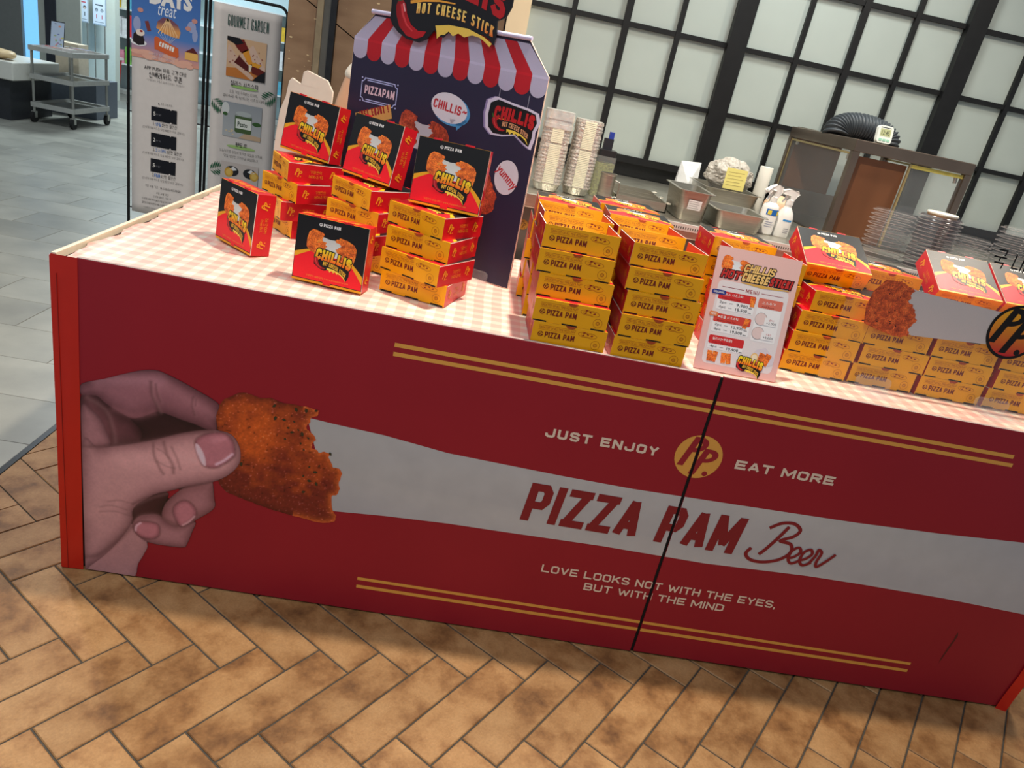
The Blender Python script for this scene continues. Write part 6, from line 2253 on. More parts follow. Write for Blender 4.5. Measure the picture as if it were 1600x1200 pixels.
# ================================================================== PERSON BEHIND THE BOARD
def skin_body(name, pts, edges, radii, material, parent, root=0, sub=2):
    me = bpy.data.meshes.new(name)
    me.from_pydata(pts, edges, [])
    o_ = bpy.data.objects.new(name, me)
    COL.objects.link(o_)
    o_.parent = parent
    md_ = o_.modifiers.new('skin', 'SKIN')
    for i, r in enumerate(radii):
        me.skin_vertices[0].data[i].radius = r if isinstance(r, tuple) else (r, r)
    me.skin_vertices[0].data[root].use_root = True
    md_.use_smooth_shade = True
    s_ = o_.modifiers.new('sub', 'SUBSURF')
    s_.levels = sub
    s_.render_levels = sub
    me.materials.append(material)
    return o_


M_SKIN = mat('skin', S(206, 160, 128), 0.5, var=0.05, scale=12)
person = thing('person', 'person in a white short sleeved shirt standing behind the navy sign board', 'person', (0.562, 1.56, 0))
person.scale = (1, 1, 1.035)
J_ = [(0, 0, 0.90), (0, 0, 1.05), (0, 0.01, 1.20), (0, 0.015, 1.31), (0, 0.01, 1.38), (0, -0.005, 1.43), (0, -0.015, 1.50), (0, -0.01, 1.58),
      (-0.15, 0.015, 1.335), (-0.195, 0.01, 1.29), (-0.235, 0.0, 1.17), (-0.255, -0.01, 1.07), (-0.262, -0.04, 0.95), (-0.262, -0.06, 0.86),
      (0.15, 0.015, 1.335), (0.195, 0.01, 1.29), (0.215, 0.01, 1.17), (0.225, 0.0, 1.07), (0.23, -0.04, 0.95), (0.23, -0.06, 0.86),
      (-0.09, 0, 0.84), (-0.095, -0.005, 0.66), (-0.095, -0.01, 0.47), (-0.095, 0.01, 0.28), (-0.095, 0.02, 0.09), (-0.095, -0.05, 0.035), (-0.095, -0.13, 0.025),
      (0.09, 0, 0.84), (0.095, -0.005, 0.66), (0.095, -0.01, 0.47), (0.095, 0.01, 0.28), (0.095, 0.02, 0.09), (0.095, -0.05, 0.035), (0.095, -0.13, 0.025)]
E_ = [(0, 1), (1, 2), (2, 3), (3, 4), (4, 5), (5, 6), (6, 7), (3, 8), (8, 9), (9, 10), (10, 11), (11, 12), (12, 13), (3, 14), (14, 15), (15, 16), (16, 17), (17, 18), (18, 19),
      (0, 20), (20, 21), (21, 22), (22, 23), (23, 24), (24, 25), (25, 26), (0, 27), (27, 28), (28, 29), (29, 30), (30, 31), (31, 32), (32, 33)]
rad = [(0.14, 0.10), (0.115, 0.09), (0.13, 0.095), (0.10, 0.08), (0.048, 0.048), (0.055, 0.06), (0.072, 0.082), (0.06, 0.07),
       0.058, 0.050, 0.042, 0.036, 0.032, 0.026, 0.058, 0.050, 0.042, 0.036, 0.032, 0.026,
       0.078, 0.070, 0.052, 0.050, 0.036, 0.038, 0.030, 0.078, 0.070, 0.052, 0.050, 0.036, 0.038, 0.030]
# fingers: five short chains from each hand
pts, eds, rds = list(J_), list(E_), list(rad)
for wi, sgn in ((13, 1), (19, -1)):
    hx, hy, hz = J_[wi]
    pts.append((hx, hy - 0.008, hz - 0.045)); eds.append((wi, len(pts) - 1)); rds.append((0.014, 0.032)); palm = len(pts) - 1
    for f in range(4):
        oy = (-0.030 + f * 0.020)
        L_ = (0.032, 0.038, 0.036, 0.028)[f]
        pts.append((hx, hy + oy - 0.008, hz - 0.084)); eds.append((palm, len(pts) - 1)); rds.append(0.0088)
        pts.append((hx + 0.006 * sgn, hy + oy - 0.010, hz - 0.084 - L_)); eds.append((len(pts) - 2, len(pts) - 1)); rds.append(0.0082)
        pts.append((hx + 0.018 * sgn, hy + oy - 0.010, hz - 0.100 - L_)); eds.append((len(pts) - 2, len(pts) - 1)); rds.append(0.0075)
    pts.append((hx + 0.006 * sgn, hy - 0.048, hz - 0.055)); eds.append((palm, len(pts) - 1)); rds.append(0.0105)
    pts.append((hx + 0.012 * sgn, hy - 0.058, hz - 0.088)); eds.append((len(pts) - 2, len(pts) - 1)); rds.append(0.0085)
skin_body('body', pts, eds, rds, M_SKIN, person)
# face and hair
fa = MB()
fa.lathe([(0.0, -0.012), (0.010, -0.006), (0.011, 0.004), (0.006, 0.024), (0.0, 0.030)], (0, -0.098, 1.505), 10)
smooth_angle(fa.build('nose', M_SKIN, person), 60)
for sx in (-0.030, 0.030):
    smooth_angle(MB().lathe([(0.0, -0.009), (0.008, -0.005), (0.010, 0), (0.008, 0.005), (0.0, 0.009)], (sx, -0.089, 1.530), 12).build('eye', mat('eye_dark', S(40, 30, 26), 0.2, var=0.1), person), 60)
    smooth_angle(MB().lathe([(0.0, -0.03), (0.010, -0.016), (0.013, 0.004), (0.008, 0.024), (0.0, 0.03)], (sx * 2.55, 0.0, 1.515), 10, sx=0.6).build('ear', M_SKIN, person), 60)
MB().box(-0.022, -0.096, 1.470, 0.022, -0.088, 1.476).build('mouth', mat('lips', S(170, 90, 84), 0.5, var=0.05), person)
hr = MB().lathe([(0.0, 0.118), (0.045, 0.110), (0.080, 0.080), (0.094, 0.035), (0.095, -0.02), (0.090, -0.09), (0.075, -0.13)], (0, 0.022, 1.53), 24, cap=False)
hr_o = hr.build('hair', mat('dark_hair', S(38, 28, 24), 0.5, var=0.3, scale=60), person, True)
hr_o.data.update()
bm = bmesh.new()
bm.from_mesh(hr_o.data)
bmesh.ops.delete(bm, geom=[f for f in bm.faces if f.calc_center_median().y < -0.03 and f.calc_center_median().z < 1.585], context='FACES')
bm.to_mesh(hr_o.data)
bm.free()
# shirt and sleeves, trousers
M_SHIRT = mat('white_shirt', S(226, 216, 200), 0.75, var=0.03, scale=8, bump=0.3, bscale=18)
sp = [(0, 0, 0.86), (0, 0, 1.02), (0, 0.01, 1.18), (0, 0.015, 1.31), (0, 0.012, 1.36), (-0.15, 0.015, 1.338), (-0.198, 0.01, 1.288), (-0.216, 0.002, 1.248), (0.15, 0.015, 1.338), (0.198, 0.01, 1.288), (0.212, 0.008, 1.248)]
skin_body('shirt', sp, [(0, 1), (1, 2), (2, 3), (3, 4), (3, 5), (5, 6), (6, 7), (3, 8), (8, 9), (9, 10)],
          [(0.155, 0.115), (0.135, 0.108), (0.148, 0.112), (0.118, 0.095), (0.07, 0.07), 0.062, 0.054, 0.056, 0.062, 0.054, 0.056], M_SHIRT, person)
tp = [J_[0], J_[20], J_[21], J_[22], J_[23], (-0.095, 0.018, 0.11), J_[27], J_[28], J_[29], J_[30], (0.095, 0.018, 0.11)]
skin_body('trousers', tp, [(0, 1), (1, 2), (2, 3), (3, 4), (4, 5), (0, 6), (6, 7), (7, 8), (8, 9), (9, 10)],
          [(0.150, 0.112), 0.090, 0.082, 0.066, 0.062, 0.056, 0.090, 0.082, 0.066, 0.062, 0.056], mat('black_trousers', S(34, 34, 38), 0.8, var=0.1), person)

# ================================================================== BANNER STANDS
M_TUBE = mat('black_tube', S(20, 20, 22), 0.4, 0.3, var=0.1)


def banner_stand(label, x0, x1, y, top, cloth_z0, cloth_z1):
    t = thing('banner_stand', label, 'banner', ((x0 + x1) / 2, y, 0))
    hw = (x1 - x0) / 2
    r = 0.05
    path = [(-hw, 0, 0.012)] + [(-hw, 0, top - r)] + [(-hw + r - r * math.cos(R_(a)), 0, top - r + r * math.sin(R_(a))) for a in (22, 45, 68, 90)]
    path += [(hw - r + r * math.sin(R_(a)), 0, top - r + r * math.cos(R_(a))) for a in (0, 22, 45, 68)] + [(hw, 0, top - r), (hw, 0, 0.012)]
    smooth_angle(MB().tube(path, 0.0085, 10).build('frame', M_TUBE, t), 50)
    for sx in (-hw, hw):
        MB().box(sx - 0.0065, -0.17, 0.0, sx + 0.0065, 0.17, 0.012).build('foot', M_TUBE, t)
    for z in (cloth_z0 + 0.02, 0.82):
        MB().cyl((-hw, 0, z), (hw, 0, z), 0.004, 8).build('crossbar', M_TUBE, t)
    for sx in (-1, 1):
        MB().cyl((sx * hw, -0.006, 0.86), (sx * (hw + 0.006), -0.008, 0.86), 0.010, 10).build('clamp', M_TUBE, t)
    W_ = 2 * hw - 0.05
    vs, fs = [], []
    nz, nx = 30, 8
    for j in range(nz + 1):
        z = cloth_z0 + (cloth_z1 - cloth_z0) * j / nz
        for i in range(nx + 1):
            u = i / nx
            yy = -0.012 - 0.006 * math.sin(u * 3.14) * math.exp(-((z - cloth_z0) / 0.25) ** 2) * 2.5
            vs.append((-W_ / 2 + W_ * u, yy, z))
    for j in range(nz):
        for i in range(nx):
            a = j * (nx + 1) + i
            fs.append((a, a + 1, a + nx + 2, a + nx + 1))
    cl_ = obj('cloth', vs, fs, mat('banner_white', S(212, 205, 202), 0.6, var=0.02), t, None, True)
    md_ = cl_.modifiers.new('thickness', 'SOLIDIFY')
    md_.thickness = 0.0008
    return t, cl_, W_


# left banner: coupon notice
t, cl_, W_ = banner_stand('white coupon banner stand with a blue sky picture on top', -1.197, -0.768, 3.0, 1.86, 0.23, 1.83)
s = Sheet()
X = lambda a: -W_ / 2 + a * W_
Zb = 1.126
s.add([(X(0), Zb), (X(1), Zb), (X(1), 1.26), (X(0), 1.26)], [(0, 1, 2, 3)], vgrad(Zb, 1.26, S(214, 150, 128), S(76, 122, 190)), 1)
s.add([(X(0), 1.26), (X(1), 1.26), (X(1), 1.82), (X(0), 1.82)], [(0, 1, 2, 3)], vgrad(1.26, 1.50, S(76, 122, 190), S(30, 70, 150)), 1)
rq = random.Random(1)
for k in range(14):
    a = rq.uniform(0.05, 0.95)
    s.ell(X(a), Zb + rq.uniform(0.0, 0.035), rq.uniform(0.02, 0.05), 0.012, S(222, 170, 152), 2 + 0.2 * k, 16) if 0.06 < a < 0.94 else None
for q9, (a, z, rx, rz) in enumerate(((0.88, 1.34, 0.035, 0.03), (0.08, 1.30, 0.03, 0.04), (0.93, 1.30, 0.022, 0.035))):
    s.ell(X(a), z, rx * 0.7, rz, S(150, 160, 200), 2 + 0.3 * q9, 18)
s.text('DAYS', X(0.26), 1.418, W_ * 0.62, 0.09, S(228, 225, 225), 3, bold=0.06)
s.text('treat', X(0.37), 1.368, W_ * 0.27, 0.052, S(224, 230, 244), 4, shear=0.15)
# shell parachute
pc = [(X(0.36), 1.300), (X(0.38), 1.335), (X(0.46), 1.362), (X(0.58), 1.358), (X(0.68), 1.335), (X(0.72), 1.300), (X(0.70), 1.268), (X(0.60), 1.268), (X(0.48), 1.278)]
s.poly(pc, lambda u, v: S(214, 150, 90) if v < 1.31 else S(120, 76, 90), 3)
for k in range(7):
    xa = 0.39 + k * 0.047
    s.line([(X(0.53), 1.362), (X(xa), 1.275)], 0.005, S(232, 190, 140), 4)
    s.line([(X(xa), 1.275), (X(0.54), 1.222)], 0.0012, S(220, 220, 225), 4)
s.poly([(X(0.335), 1.245), (X(0.34), 1.188), (X(0.66), 1.158), (X(0.70), 1.172), (X(0.69), 1.215), (X(0.36), 1.256)], S(206, 96, 50), 5)
s.block('COUPON', X(0.405), 1.208, W_ * 0.22, 0.026, WHITE, 6, weight=0.22, gap=0.14, rot=-0.22)
s.poly([(X(0.79), 1.205), (X(0.79), 1.165), (X(0.985), 1.165), (X(0.985), 1.205)], S(226, 176, 96), 5)
s.poly([(X(0.79), 1.205), (X(0.985), 1.205), (X(0.91), 1.236)], S(92, 34, 36), 5)
s.ell(X(0.105), 1.205, 0.045, 0.018, S(226, 226, 232), 5)
s.poly([(X(0.02), 1.205), (X(0.03), 1.245), (X(0.085), 1.268), (X(0.15), 1.262), (X(0.19), 1.225), (X(0.19), 1.198), (X(0.1), 1.19)], S(34, 26, 30), 6)
s.ell(X(0.13), 1.258, 0.024, 0.018, S(230, 214, 204), 7)
s.ell(X(0.145), 1.266, 0.008, 0.006, S(150, 40, 40), 8)
s.poly(rot2([(-0.4, -1), (0.4, -1), (0.4, 1), (-0.4, 1)], (X(0.24), 1.30), 0.3, 0.026), S(120, 56, 56), 5)
for a, z in ((0.13, 1.375), (0.92, 1.375), (0.83, 1.33)):
    s.ell(X(a), z, 0.016, 0.012, S(196, 140, 132), 5)
s.text('다채로운 할인으로 가득한', X(0.26), 1.152, W_ * 0.40, 0.014, S(200, 205, 225), 7)
s.text('5월의 연휴, 신백리워드', X(0.30), 1.133, W_ * 0.34, 0.014, S(220, 210, 220), 7)
s.text('APP PUSH 허용 고객 대상', X(0.19), 1.070, W_ * 0.63, 0.022, INK, 2, bold=0.012)
s.text('신백리워드 쿠폰', X(0.26), 1.030, W_ * 0.50, 0.032, INK, 2, bold=0.02)
s.text('*신백리워드 쿠폰은 1일 1회 다운로드 가능합니다', X(0.23), 1.010, W_ * 0.56, 0.011, S(110, 104, 104), 2)
s.text('▲ 쿠폰 다운로드', X(0.40), 0.888, W_ * 0.22, 0.012, INK, 2)
z = 0.872
for big, kor, blue, sub, rest in (('5', '생활 5만원 할인권', '생활', '(신세계 제휴카드로 당일 100만원 이상 결제 시)', 0), ('2', '코스메틱 2만원 할인권', '코스메틱', '(신세계 제휴카드로 당일 30만원 이상 결제 시)', 1), ('5', 'F&B 5천원 할인권', 'F&B', '(신세계 제휴카드로 당일 1만원 이상 결제 시)', 2)):
    main_s = s
    s = Sheet()
    s.rect(X(0.30), z - 0.078, X(0.69), z, S(16, 18, 28), 2)
    s.ell(X(0.60), z, 0.005, 0.005, S(212, 205, 202), 3, 12)
    s.ell(X(0.60), z - 0.078, 0.005, 0.005, S(212, 205, 202), 3, 12)
    s.text(big, X(0.335), z - 0.05, 0.012, 0.022, WHITE, 3, bold=0.01)
    s.text('만원 할인', X(0.375), z - 0.046, 0.03, 0.009, S(150, 150, 160), 3)
    s.build('coupon_print', lambda u, v, d: (u, -0.0145 - d - 0.015 * math.cos(u / W_ * 3.14) * math.exp(-((v - 0.23) / 0.25) ** 2), v), cl_, [PRINTM])
    s = main_s
    w_b = 0.09 if len(blue) < 4 else 0.17
    s.text('%d.' % (rest + 1), X(0.33), z - 0.106, W_ * 0.03, 0.020, INK, 2)
    s.text(blue, X(0.365), z - 0.106, W_ * w_b, 0.020, S(44, 110, 190), 2, bold=0.01)
    s.text(kor[len(blue) + 1:], X(0.375 + w_b), z - 0.106, W_ * 0.23, 0.020, INK, 2, bold=0.012)
    s.text(sub, X(0.17), z - 0.130, W_ * 0.64, 0.014, S(70, 66, 68), 2)
    z -= 0.150
s.text('쿠폰 사용 기간 : 26.5.22(금)-26.5.25(월)', X(0.22), 0.398, W_ * 0.56, 0.014, S(60, 56, 58), 2, bold=0.008)
s.text('쿠폰 사용 조건', X(0.40), 0.364, W_ * 0.20, 0.013, S(60, 56, 58), 2, bold=0.008)
s.text('신세계 멤버스 가입 후', X(0.35), 0.341, W_ * 0.29, 0.013, S(60, 56, 58), 2)
s.text('신세계 제휴카드(씨티/삼성/하나/신한/BC카드)로', X(0.17), 0.318, W_ * 0.66, 0.013, S(60, 56, 58), 2, bold=0.006)
s.text('결제 단일브랜드에서 해당 금액 이상 결제 시', X(0.17), 0.294, W_ * 0.66, 0.013, S(60, 56, 58), 2, bold=0.006)
s.text('*상품권 사용시 할인적용 불가', X(0.20), 0.266, W_ * 0.40, 0.010, S(110, 104, 104), 2)
s.build('banner_print', lambda u, v, d: (u, -0.0145 - d - 0.015 * math.cos(u / W_ * 3.14) * math.exp(-((v - 0.23) / 0.25) ** 2), v), cl_, [PRINTM])

# right banner: gourmet garden
t, cl_, W_ = banner_stand('white food hall banner stand with three square pictures', -0.745, -0.314, 3.0, 1.545, 0.20, 1.50)
s = Sheet()
X = lambda a: -W_ / 2 + a * W_
GRN = S(36, 78, 70)
s.block('GOURMET GARDEN', X(0.21), 1.392, W_ * 0.60, 0.058, GRN, 2, weight=0.062, gap=0.085)
s.rect(X(0.215), 1.125, X(0.80), 1.338, S(214, 176, 140), 2)
s.poly([(X(0.215), 1.125), (X(0.80), 1.125), (X(0.60), 1.19), (X(0.215), 1.17)], S(196, 120, 56), 3)
s.poly([(X(0.215), 1.235), (X(0.24), 1.30), (X(0.45), 1.20), (X(0.64), 1.14), (X(0.60), 1.12 + 0.006), (X(0.24), 1.205)], S(214, 180, 160), 4)
s.poly([(X(0.42), 1.25), (X(0.60), 1.315), (X(0.80), 1.20), (X(0.78), 1.17), (X(0.60), 1.17)], S(216, 184, 166), 4)
for k in range(22):
    a, zq = 0.25 + 0.5 * rq.random(), 1.17 + 0.13 * rq.random()
    s.ell(X(a), zq, 0.004, 0.0035, S(150, 84, 76), 5, 8)
s.poly([(X(0.28), 1.325), (X(0.46), 1.335), (X(0.54), 1.285), (X(0.44), 1.26), (X(0.36), 1.285)], S(112, 26, 22), 6)
s.poly([(X(0.44), 1.268), (X(0.53), 1.290), (X(0.62), 1.205), (X(0.58), 1.185)], S(226, 150, 46), 6)
s.poly([(X(0.40), 1.245), (X(0.33), 1.205), (X(0.56), 1.165), (X(0.60), 1.185)], S(86, 22, 22), 6)
s.poly([(X(0.58), 1.215), (X(0.80), 1.185), (X(0.78), 1.150), (X(0.60), 1.165)], S(104, 30, 22), 6)
s.poly([(X(0.60), 1.225), (X(0.74), 1.218), (X(0.70), 1.198), (X(0.60), 1.203)], S(228, 160, 50), 7)
s.poly([(X(0.55), 1.21), (X(0.60), 1.205), (X(0.58), 1.17), (X(0.555), 1.17)], S(232, 222, 200), 7)
s.poly([(X(0.215), 1.338), (X(0.40), 1.338), (X(0.46), 1.315), (X(0.36), 1.300), (X(0.215), 1.318)], S(20, 20, 26), 8)
s.poly([(X(0.62), 1.125), (X(0.80), 1.125), (X(0.80), 1.185), (X(0.72), 1.165), (X(0.66), 1.145)], S(22, 24, 30), 8)
s.ell(X(0.50), 1.075, W_ * 0.21, 0.008, S(150, 190, 110), 2)
s.text('칠리스 치즈스틱', X(0.29), 1.078, W_ * 0.42, 0.028, INK, 3, bold=0.02)
s.text('요즘 가장 주목받는 디저트,', X(0.28), 1.036, W_ * 0.43, 0.017, INK, 3)
s.text('겉바속촉! 쭉 늘어나는 치즈의 매력', X(0.18), 1.010, W_ * 0.64, 0.017, INK, 3)
def leaf(cx, cz, ang, n=5, L_=0.075):
    dx, dz = math.cos(ang), math.sin(ang)
    for k in range(n):
        t_ = (k + 0.6) / n
        for sd in (-1, 1):
            a2 = ang + sd * R_(52)
            l = L_ * 0.75 * math.sin(math.pi * (0.25 + 0.6 * t_))
            p0 = (cx + dx * L_ * t_, cz + dz * L_ * t_)
            tip = (p0[0] + math.cos(a2) * l, p0[1] + math.sin(a2) * l)
            m1 = (p0[0] + math.cos(a2 + 0.17) * l * 0.6, p0[1] + math.sin(a2 + 0.17) * l * 0.55)
            m2 = (p0[0] + math.cos(a2 - 0.17) * l * 0.6, p0[1] + math.sin(a2 - 0.17) * l * 0.55)
            q_ = [(min(X(0.998), max(X(0.002), x)), y_) for x, y_ in (p0, m1, tip, m2)]
            s.poly(q_, S(30, 92, 62), 2 + 0.2 * k + 0.1 * sd)
leaf(X(0.99), 1.075, R_(215))
leaf(X(0.01), 0.985, R_(-38))
leaf(X(0.01), 0.57, R_(20))
s.add([(X(0.20), 0.79), (X(0.79), 0.79), (X(0.79), 0.985), (X(0.20), 0.985)], [(0, 1, 2, 3)], vgrad(0.79, 0.985, S(176, 180, 184), S(150, 156, 164)), 2)
s.ell(X(0.235), 0.945, 0.022, 0.035, S(208, 212, 212), 3)
s.ell(X(0.235), 0.915, 0.014, 0.010, S(60, 96, 52), 4)
s.rrect(X(0.385), 0.820, X(0.645), 0.925, 0.012, S(72, 96, 58), 4)
s.ell(X(0.515), 0.930, W_ * 0.12, 0.014, S(176, 184, 186), 5)
s.rect(X(0.395), 0.915, X(0.635), 0.930, S(150, 158, 160), 4.5)
s.rect(X(0.40), 0.845, X(0.64), 0.900, S(222, 226, 220), 5)
s.text('Pesto', X(0.43), 0.856, W_ * 0.15, 0.028, S(40, 64, 48), 6, bold=0.02)
s.ell(X(0.72), 0.885, 0.026, 0.012, S(56, 92, 48), 4)
s.poly([(X(0.45), 0.79), (X(0.79), 0.79), (X(0.79), 0.815), (X(0.55), 0.822)], S(196, 168, 140), 3)
for k in range(7):
    s.ell(X(0.22 + 0.15 * rq.random()), 0.805 + 0.03 * rq.random(), 0.006, 0.004, S(214, 196, 160), 3 + 0.2 * k, 10)
s.ell(X(0.50), 0.735, W_ * 0.22, 0.010, S(160, 196, 120), 2)
s.text('펫도르', X(0.41), 0.736, W_ * 0.18, 0.026, INK, 3, bold=0.025)
s.text('유농적으로 청정하게 키운 바질을 수확해', X(0.17), 0.694, W_ * 0.66, 0.017, INK, 3)
s.text('당일 생산한 오리지널 바질페스토', X(0.24), 0.667, W_ * 0.54, 0.017, INK, 3)
s.rect(X(0.20), 0.44, X(0.79), 0.640, S(196, 186, 182), 2)
for cx in (0.34, 0.62):
    s.ell(X(cx + 0.04), 0.590, 0.040, 0.030, S(36, 38, 44), 3)
    s.ell(X(cx - 0.01 + (0.12 if cx > 0.5 else 0)), 0.580, 0.026, 0.028, S(206, 160, 70), 4)
    s.ell(X(cx - 0.01 + (0.12 if cx > 0.5 else 0)), 0.580, 0.016, 0.018, S(222, 186, 96), 5)
    s.poly([(X(cx), 0.60), (X(cx + 0.06), 0.618), (X(cx + 0.12), 0.60), (X(cx + 0.06), 0.592)], S(226, 226, 228), 4)
s.build('banner_print', lambda u, v, d: (u, -0.0145 - d - 0.015 * math.cos(u / W_ * 3.14) * math.exp(-((v - 0.20) / 0.25) ** 2), v), cl_, [PRINTM])

# ================================================================== FAR LEFT: CART AND STORE
M_CART = mat('cart_steel', S(168, 168, 162), 0.35, 0.8, var=0.08)
M_CARTGREY = mat('cart_grey_plastic', S(172, 172, 166), 0.45, var=0.06)
cart = thing('steel_trolley', 'three tier steel trolley on castors with papers on its top shelf', 'trolley', (-3.655, 7.05, 0))
cx0, cx1, cy0, cy1 = -0.20, 0.20, -0.36, 0.36
for x in (cx0, cx1):
    for y in (cy0, cy1):
        MB().cyl((x, y, 0.10), (x, y, 0.76), 0.014, 10).build('upright', M_CART, cart)
        w_ = MB()
        w_.cyl((x - 0.014, y, 0.055), (x + 0.014, y, 0.055), 0.055, 18)
        wheel = w_.build('castor_wheel', mat('black_rubber', S(22, 22, 22), 0.7, var=0.1), cart)
        MB().box(x - 0.022, y - 0.02, 0.05, x + 0.022, y + 0.02, 0.115).build('castor_fork', M_CART, wheel)
for z in (0.17, 0.45, 0.725):
    sh_ = MB().box(cx0, cy0, z, cx1, cy1, z + 0.012).build('shelf', M_CART, cart)
    for x0, y0, x1, y1 in ((cx0 - 0.02, cy0 - 0.025, cx1 + 0.02, cy0 + 0.005), (cx0 - 0.02, cy1 - 0.005, cx1 + 0.02, cy1 + 0.025), (cx0 - 0.025, cy0, cx0 + 0.005, cy1), (cx1 - 0.005, cy0, cx1 + 0.025, cy1)):
        MB().box(x0, y0, z - 0.012, x1, y1, z + 0.035).build('shelf_rim', M_CARTGREY, sh_)
rq = random.Random(4)
papers = [('red printed leaflet stack on the trolley', S(176, 60, 44), -0.10, -0.25), ('pale leaflet stack on the trolley beside the red one', S(206, 196, 190), 0.05, -0.12), ('brown leaflet stack in the middle of the trolley', S(120, 90, 70), 0.02, 0.06), ('grey blue leaflet stack at the far end of the trolley', S(110, 116, 140), 0.05, 0.22)]
for lb, c, x, y in papers:
    t = thing('leaflet_stack', lb, 'leaflets', (-3.655 + x * 0.6, 7.05 + y, 0.7378), R_(rq.uniform(-12, 12)))
    MB().box(-0.08, -0.055, 0, 0.08, 0.055, 0.035).build('paper', mat('leaflet_paper', S(214, 208, 204), 0.6, var=0.05), t)
    s = Sheet()
    s.rect(-0.078, -0.053, 0.078, 0.053, c, 1)
    for k in range(6):
        s.rect(-0.072 + 0.025 * k, -0.045 + 0.02 * (k % 3), -0.056 + 0.025 * k, 0.0 + 0.02 * (k % 3), S(rq.randint(60, 230), rq.randint(60, 200), rq.randint(60, 200)), 2 + 0.1 * k)
    s.build('cover_print', lambda u, v, d: (u, v, 0.035 + d), t)
t = thing('leaflet_display', 'leaning picture stand on top of the trolley', 'stand', (-3.76, 6.98, 0.7378), R_(20))
t.rotation_euler = (R_(-25), 0, R_(18))
t.location.z += 0.004
MB().box(-0.065, 0, 0, 0.065, 0.006, 0.30).build('backing', M_TUBE, t)
s = Sheet()
s.rect(-0.06, 0.01, 0.06, 0.29, S(186, 200, 220), 1)
for k in range(16):
    s.ell(rq.uniform(-0.05, 0.05), rq.uniform(0.03, 0.27), rq.uniform(0.006, 0.014), rq.uniform(0.005, 0.012), S(rq.randint(110, 235), rq.randint(110, 220), rq.randint(110, 200)), 2 + 0.1 * k, 10)
s.build('picture', lambda u, v, d: (u, -d, v), t)

t = thing('store_counter', 'white topped dark store counter at the far left edge', 'counter', (-4.55, 6.95, 0))
bevel(MB().box(-1.6, -0.50, 0.40, 0.64, 0.35, 0.575).build('white_top', mat('white_top', S(222, 220, 210), 0.35, var=0.02), t), 0.01)
MB().box(-1.6, -0.45, 0.0, 0.57, 0.30, 0.40).build('dark_base', mat('dark_base', S(44, 46, 50), 0.5, var=0.1), t)
t = thing('bread_bag', 'clear bag of pale bread lying on the white store counter', 'bread', (-4.42, 6.62, 0.579))
for k, (x, y, sx) in enumerate(((-0.20, 0, 0.20), (0.08, 0.03, 0.19), (0.30, 0.0, 0.15))):
    bm = bmesh.new()
    bmesh.ops.create_icosphere(bm, subdivisions=3, radius=1)
    for v in bm.verts:
        n_ = v.co.normalized()
        kk = 1 + 0.06 * math.sin(8 * n_.x + 3 * n_.y + k)
        v.co = Vector((x + n_.x * sx * kk, y + n_.y * 0.12 * kk, 0.075 - 0.014 * k + n_.z * (0.074 - 0.014 * k) * kk))
    me = bpy.data.meshes.new('loaf')
    bm.to_mesh(me)
    bm.free()
    me.materials.append(mat('pale_bread', S(222, 192, 146), 0.45, var=0.12, scale=12, bump=0.3, bscale=20))
    for p in me.polygons:
        p.use_smooth = True
    o = bpy.data.objects.new('loaf', me)
    COL.objects.link(o)
    o.parent = t
t = thing('beige_carton', 'open beige carton standing behind the trolley', 'carton', (-4.02, 7.75, 0.42))
MB().box(-0.12, -0.1, 0.0, 0.14, 0.12, 0.36).build('carton', mat('beige_carton', S(206, 192, 168), 0.6, var=0.05), t)
MB().box(-0.30, -0.16, -0.42, 0.36, 0.35, -0.002).build('plinth', mat('slate_plinth', S(96, 104, 116), 0.5, var=0.05), t)

# far walls of the store
M_GREYCOL = mat('grey_column', S(110, 112, 110), 0.5, var=0.04)
w = MB().box(-8.0, 8.55, 0, -5.02, 9.0, 3.0).build('wall_left', M_GREYCOL)
struct(w)
M_BLUE = mat('lit_blue_panel', S(120, 190, 240), 0.5, emit=(S(120, 190, 245), 0.75), var=0.03)
lp = MB().box(-5.02, 8.60, 0, -4.82, 8.9, 3.0).build('light_panel', M_BLUE)
tag(lp, 'glowing pale blue light panel beside the grey column', 'light')
w2 = MB().box(-4.82, 8.55, 0, -4.31, 8.58, 3.0).build('wall_far', mat('pale_wall', S(176, 180, 172), 0.55, var=0.03))
struct(w2)
MB().box(-4.73, 8.53, 0, -4.60, 8.55, 3.0).build('dark_strip', mat('navy_strip', S(34, 38, 48), 0.5, var=0.1), w2)
w3 = MB().box(-5.3, 9.62, 0, -4.40, 9.75, 3.0).build('wall_panel', mat('pale_panel', S(206, 212, 202), 0.5, var=0.02))
struct(w3)
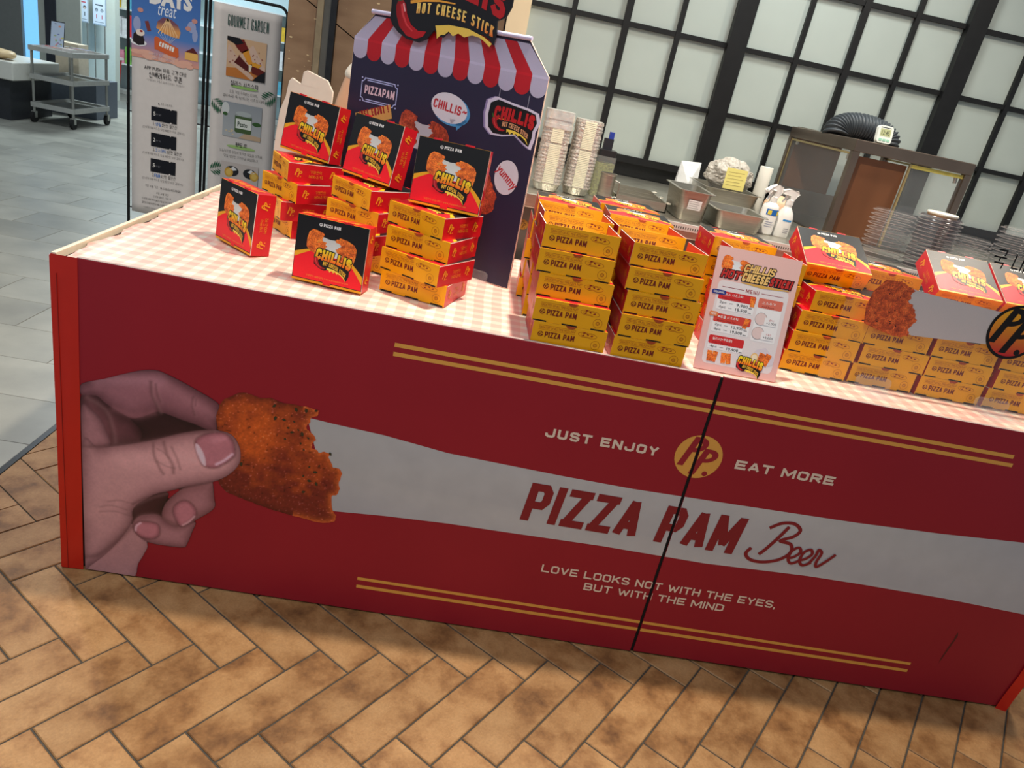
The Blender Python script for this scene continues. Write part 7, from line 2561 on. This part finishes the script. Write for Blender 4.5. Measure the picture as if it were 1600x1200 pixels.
for k, (x0, x1, lb) in enumerate(((-4.83, -4.67, 'pale poster stand showing two faces near the far wall'), (-4.61, -4.44, 'pale poster stand showing rules near the far wall'))):
    t = thing('poster_stand', lb, 'poster', ((x0 + x1) / 2, 9.45, 0))
    hw = (x1 - x0) / 2
    MB().box(-hw, 0, 0.95, hw, 0.02, 1.50).build('board', mat('poster_frame', S(186, 190, 194), 0.4, 0.4, var=0.05), t)
    for sx in (-hw + 0.02, hw - 0.02):
        MB().cyl((sx, 0.01, 0.02), (sx, 0.01, 0.95), 0.008, 8).build('leg', M_CART, t)
    MB().box(-hw, -0.15, 0, hw, 0.15, 0.02).build('base', M_CARTGREY, t)
    s = Sheet()
    s.rect(-hw + 0.008, 0.965, hw - 0.008, 1.49, S(226, 230, 236), 1)
    for q_ in (-0.035, 0.035):
        s.ell(q_, 1.135, 0.020, 0.022, S(86, 70, 66) if k == 0 else S(120, 124, 130), 2)
        s.ell(q_, 1.128, 0.014, 0.015, S(220, 190, 170) if k == 0 else S(170, 174, 180), 3)
        s.rect(q_ - 0.006, 1.03, q_ + 0.006, 1.08, S(90, 92, 96) if k == 0 else S(206, 110, 120), 2)
    s.rect(-0.05, 1.19, 0.05, 1.205, S(214, 90, 96) if k == 0 else S(70, 76, 80), 2)
    s.rect(-0.06, 0.985, 0.06, 0.992, S(120, 126, 134), 2)
    s.build('poster_print', lambda u, v, d: (u, -d, v), t)
# colourful shop shelf
sh = thing('shop_shelf', 'bright shop shelf full of colourful packets in the far store', 'shelf', (-3.9, 10.55, 0))
MB().box(-1.05, 0.02, 0.0, 2.6, 0.42, 0.05).build('plinth', M_CARTGREY, sh)
MB().box(-1.05, 0.40, 0.0, 2.6, 0.42, 2.2).build('back', mat('shelf_back', S(206, 228, 232), 0.5, var=0.02), sh)
for z in (0.42, 0.80, 1.18, 1.55):
    MB().box(-1.05, 0.0, z, 2.6, 0.40, z + 0.02).build('board', mat('shelf_white', S(228, 232, 232), 0.4, var=0.02), sh)
rq = random.Random(6)
pk = []
PCOL = [(214, 60, 66), (226, 186, 60), (232, 150, 170), (90, 170, 196), (226, 226, 228), (120, 180, 90), (196, 90, 150), (236, 236, 214)]
PW = ['red', 'yellow', 'pink', 'blue', 'white', 'green', 'purple', 'cream']
NUM = ['zero', 'one', 'two', 'three', 'four', 'five', 'six', 'seven', 'eight', 'nine', 'ten', 'eleven', 'twelve', 'thirteen', 'fourteen', 'fifteen', 'sixteen', 'seventeen', 'eighteen', 'nineteen', 'twenty', 'twenty one', 'twenty two', 'twenty three', 'twenty four', 'twenty five', 'twenty six', 'twenty seven', 'twenty eight']
RN = {0.441: 'lowest', 0.821: 'middle', 1.201: 'upper'}
for z in (0.441, 0.821, 1.201):
    cnt = 0
    x = -1.03
    while x < -0.45 or (1.05 < x < 2.5):
        w_ = rq.uniform(0.07, 0.12)
        h_ = rq.uniform(0.18, 0.30)
        ci = rq.randrange(8)
        o = MB()
        y0 = 0.02
        o.prism([(0, 0), (w_ - 0.008, 0), (w_ - 0.012, h_ * 0.94), (w_ - 0.006, h_), (0.004, h_), (0.006, h_ * 0.94)], 0, 0.12, fn=lambda a, b, c: (a, c, b))
        ob = o.build('snack_packet', mat('packet_%d' % ci, S(*PCOL[ci]), 0.35, var=0.15, scale=18), None, False, (-3.9 + x, 10.55 + y0, z))
        cnt += 1
        tag(ob, '%s snack packet, number %s along the %s far shop shelf' % (PW[ci], NUM[cnt], RN[z]), 'packet', 'packets on the far shop shelf')
        x += w_
        if -0.45 <= x < 1.05:
            x = 1.06
b_ = thing('red_basket', 'red shopping basket bin before the far shelf', 'basket', (-4.80, 10.2, 0))
o_ = MB()
o_.add([(-0.13, -0.1, 0), (0.13, -0.1, 0), (0.13, 0.1, 0), (-0.13, 0.1, 0), (-0.16, -0.13, 0.50), (0.16, -0.13, 0.50), (0.16, 0.13, 0.50), (-0.16, 0.13, 0.50)],
       [(0, 3, 2, 1), (0, 1, 5, 4), (1, 2, 6, 5), (2, 3, 7, 6), (3, 0, 4, 7)])
o_.build('tub', mat('red_plastic', S(206, 40, 34), 0.4, var=0.05), b_)
MB().box(-0.18, -0.15, 0.50, 0.18, 0.15, 0.53).build('rim', mat('rim_white', S(226, 220, 218), 0.4, var=0.05), b_)
w4 = MB().box(-12, 13.0, 0, 6, 13.2, 3.2).build('wall_end', mat('bright_far_wall', S(216, 230, 228), 0.6, var=0.02))
struct(w4)

bpy.data.scenes.remove(TMP)
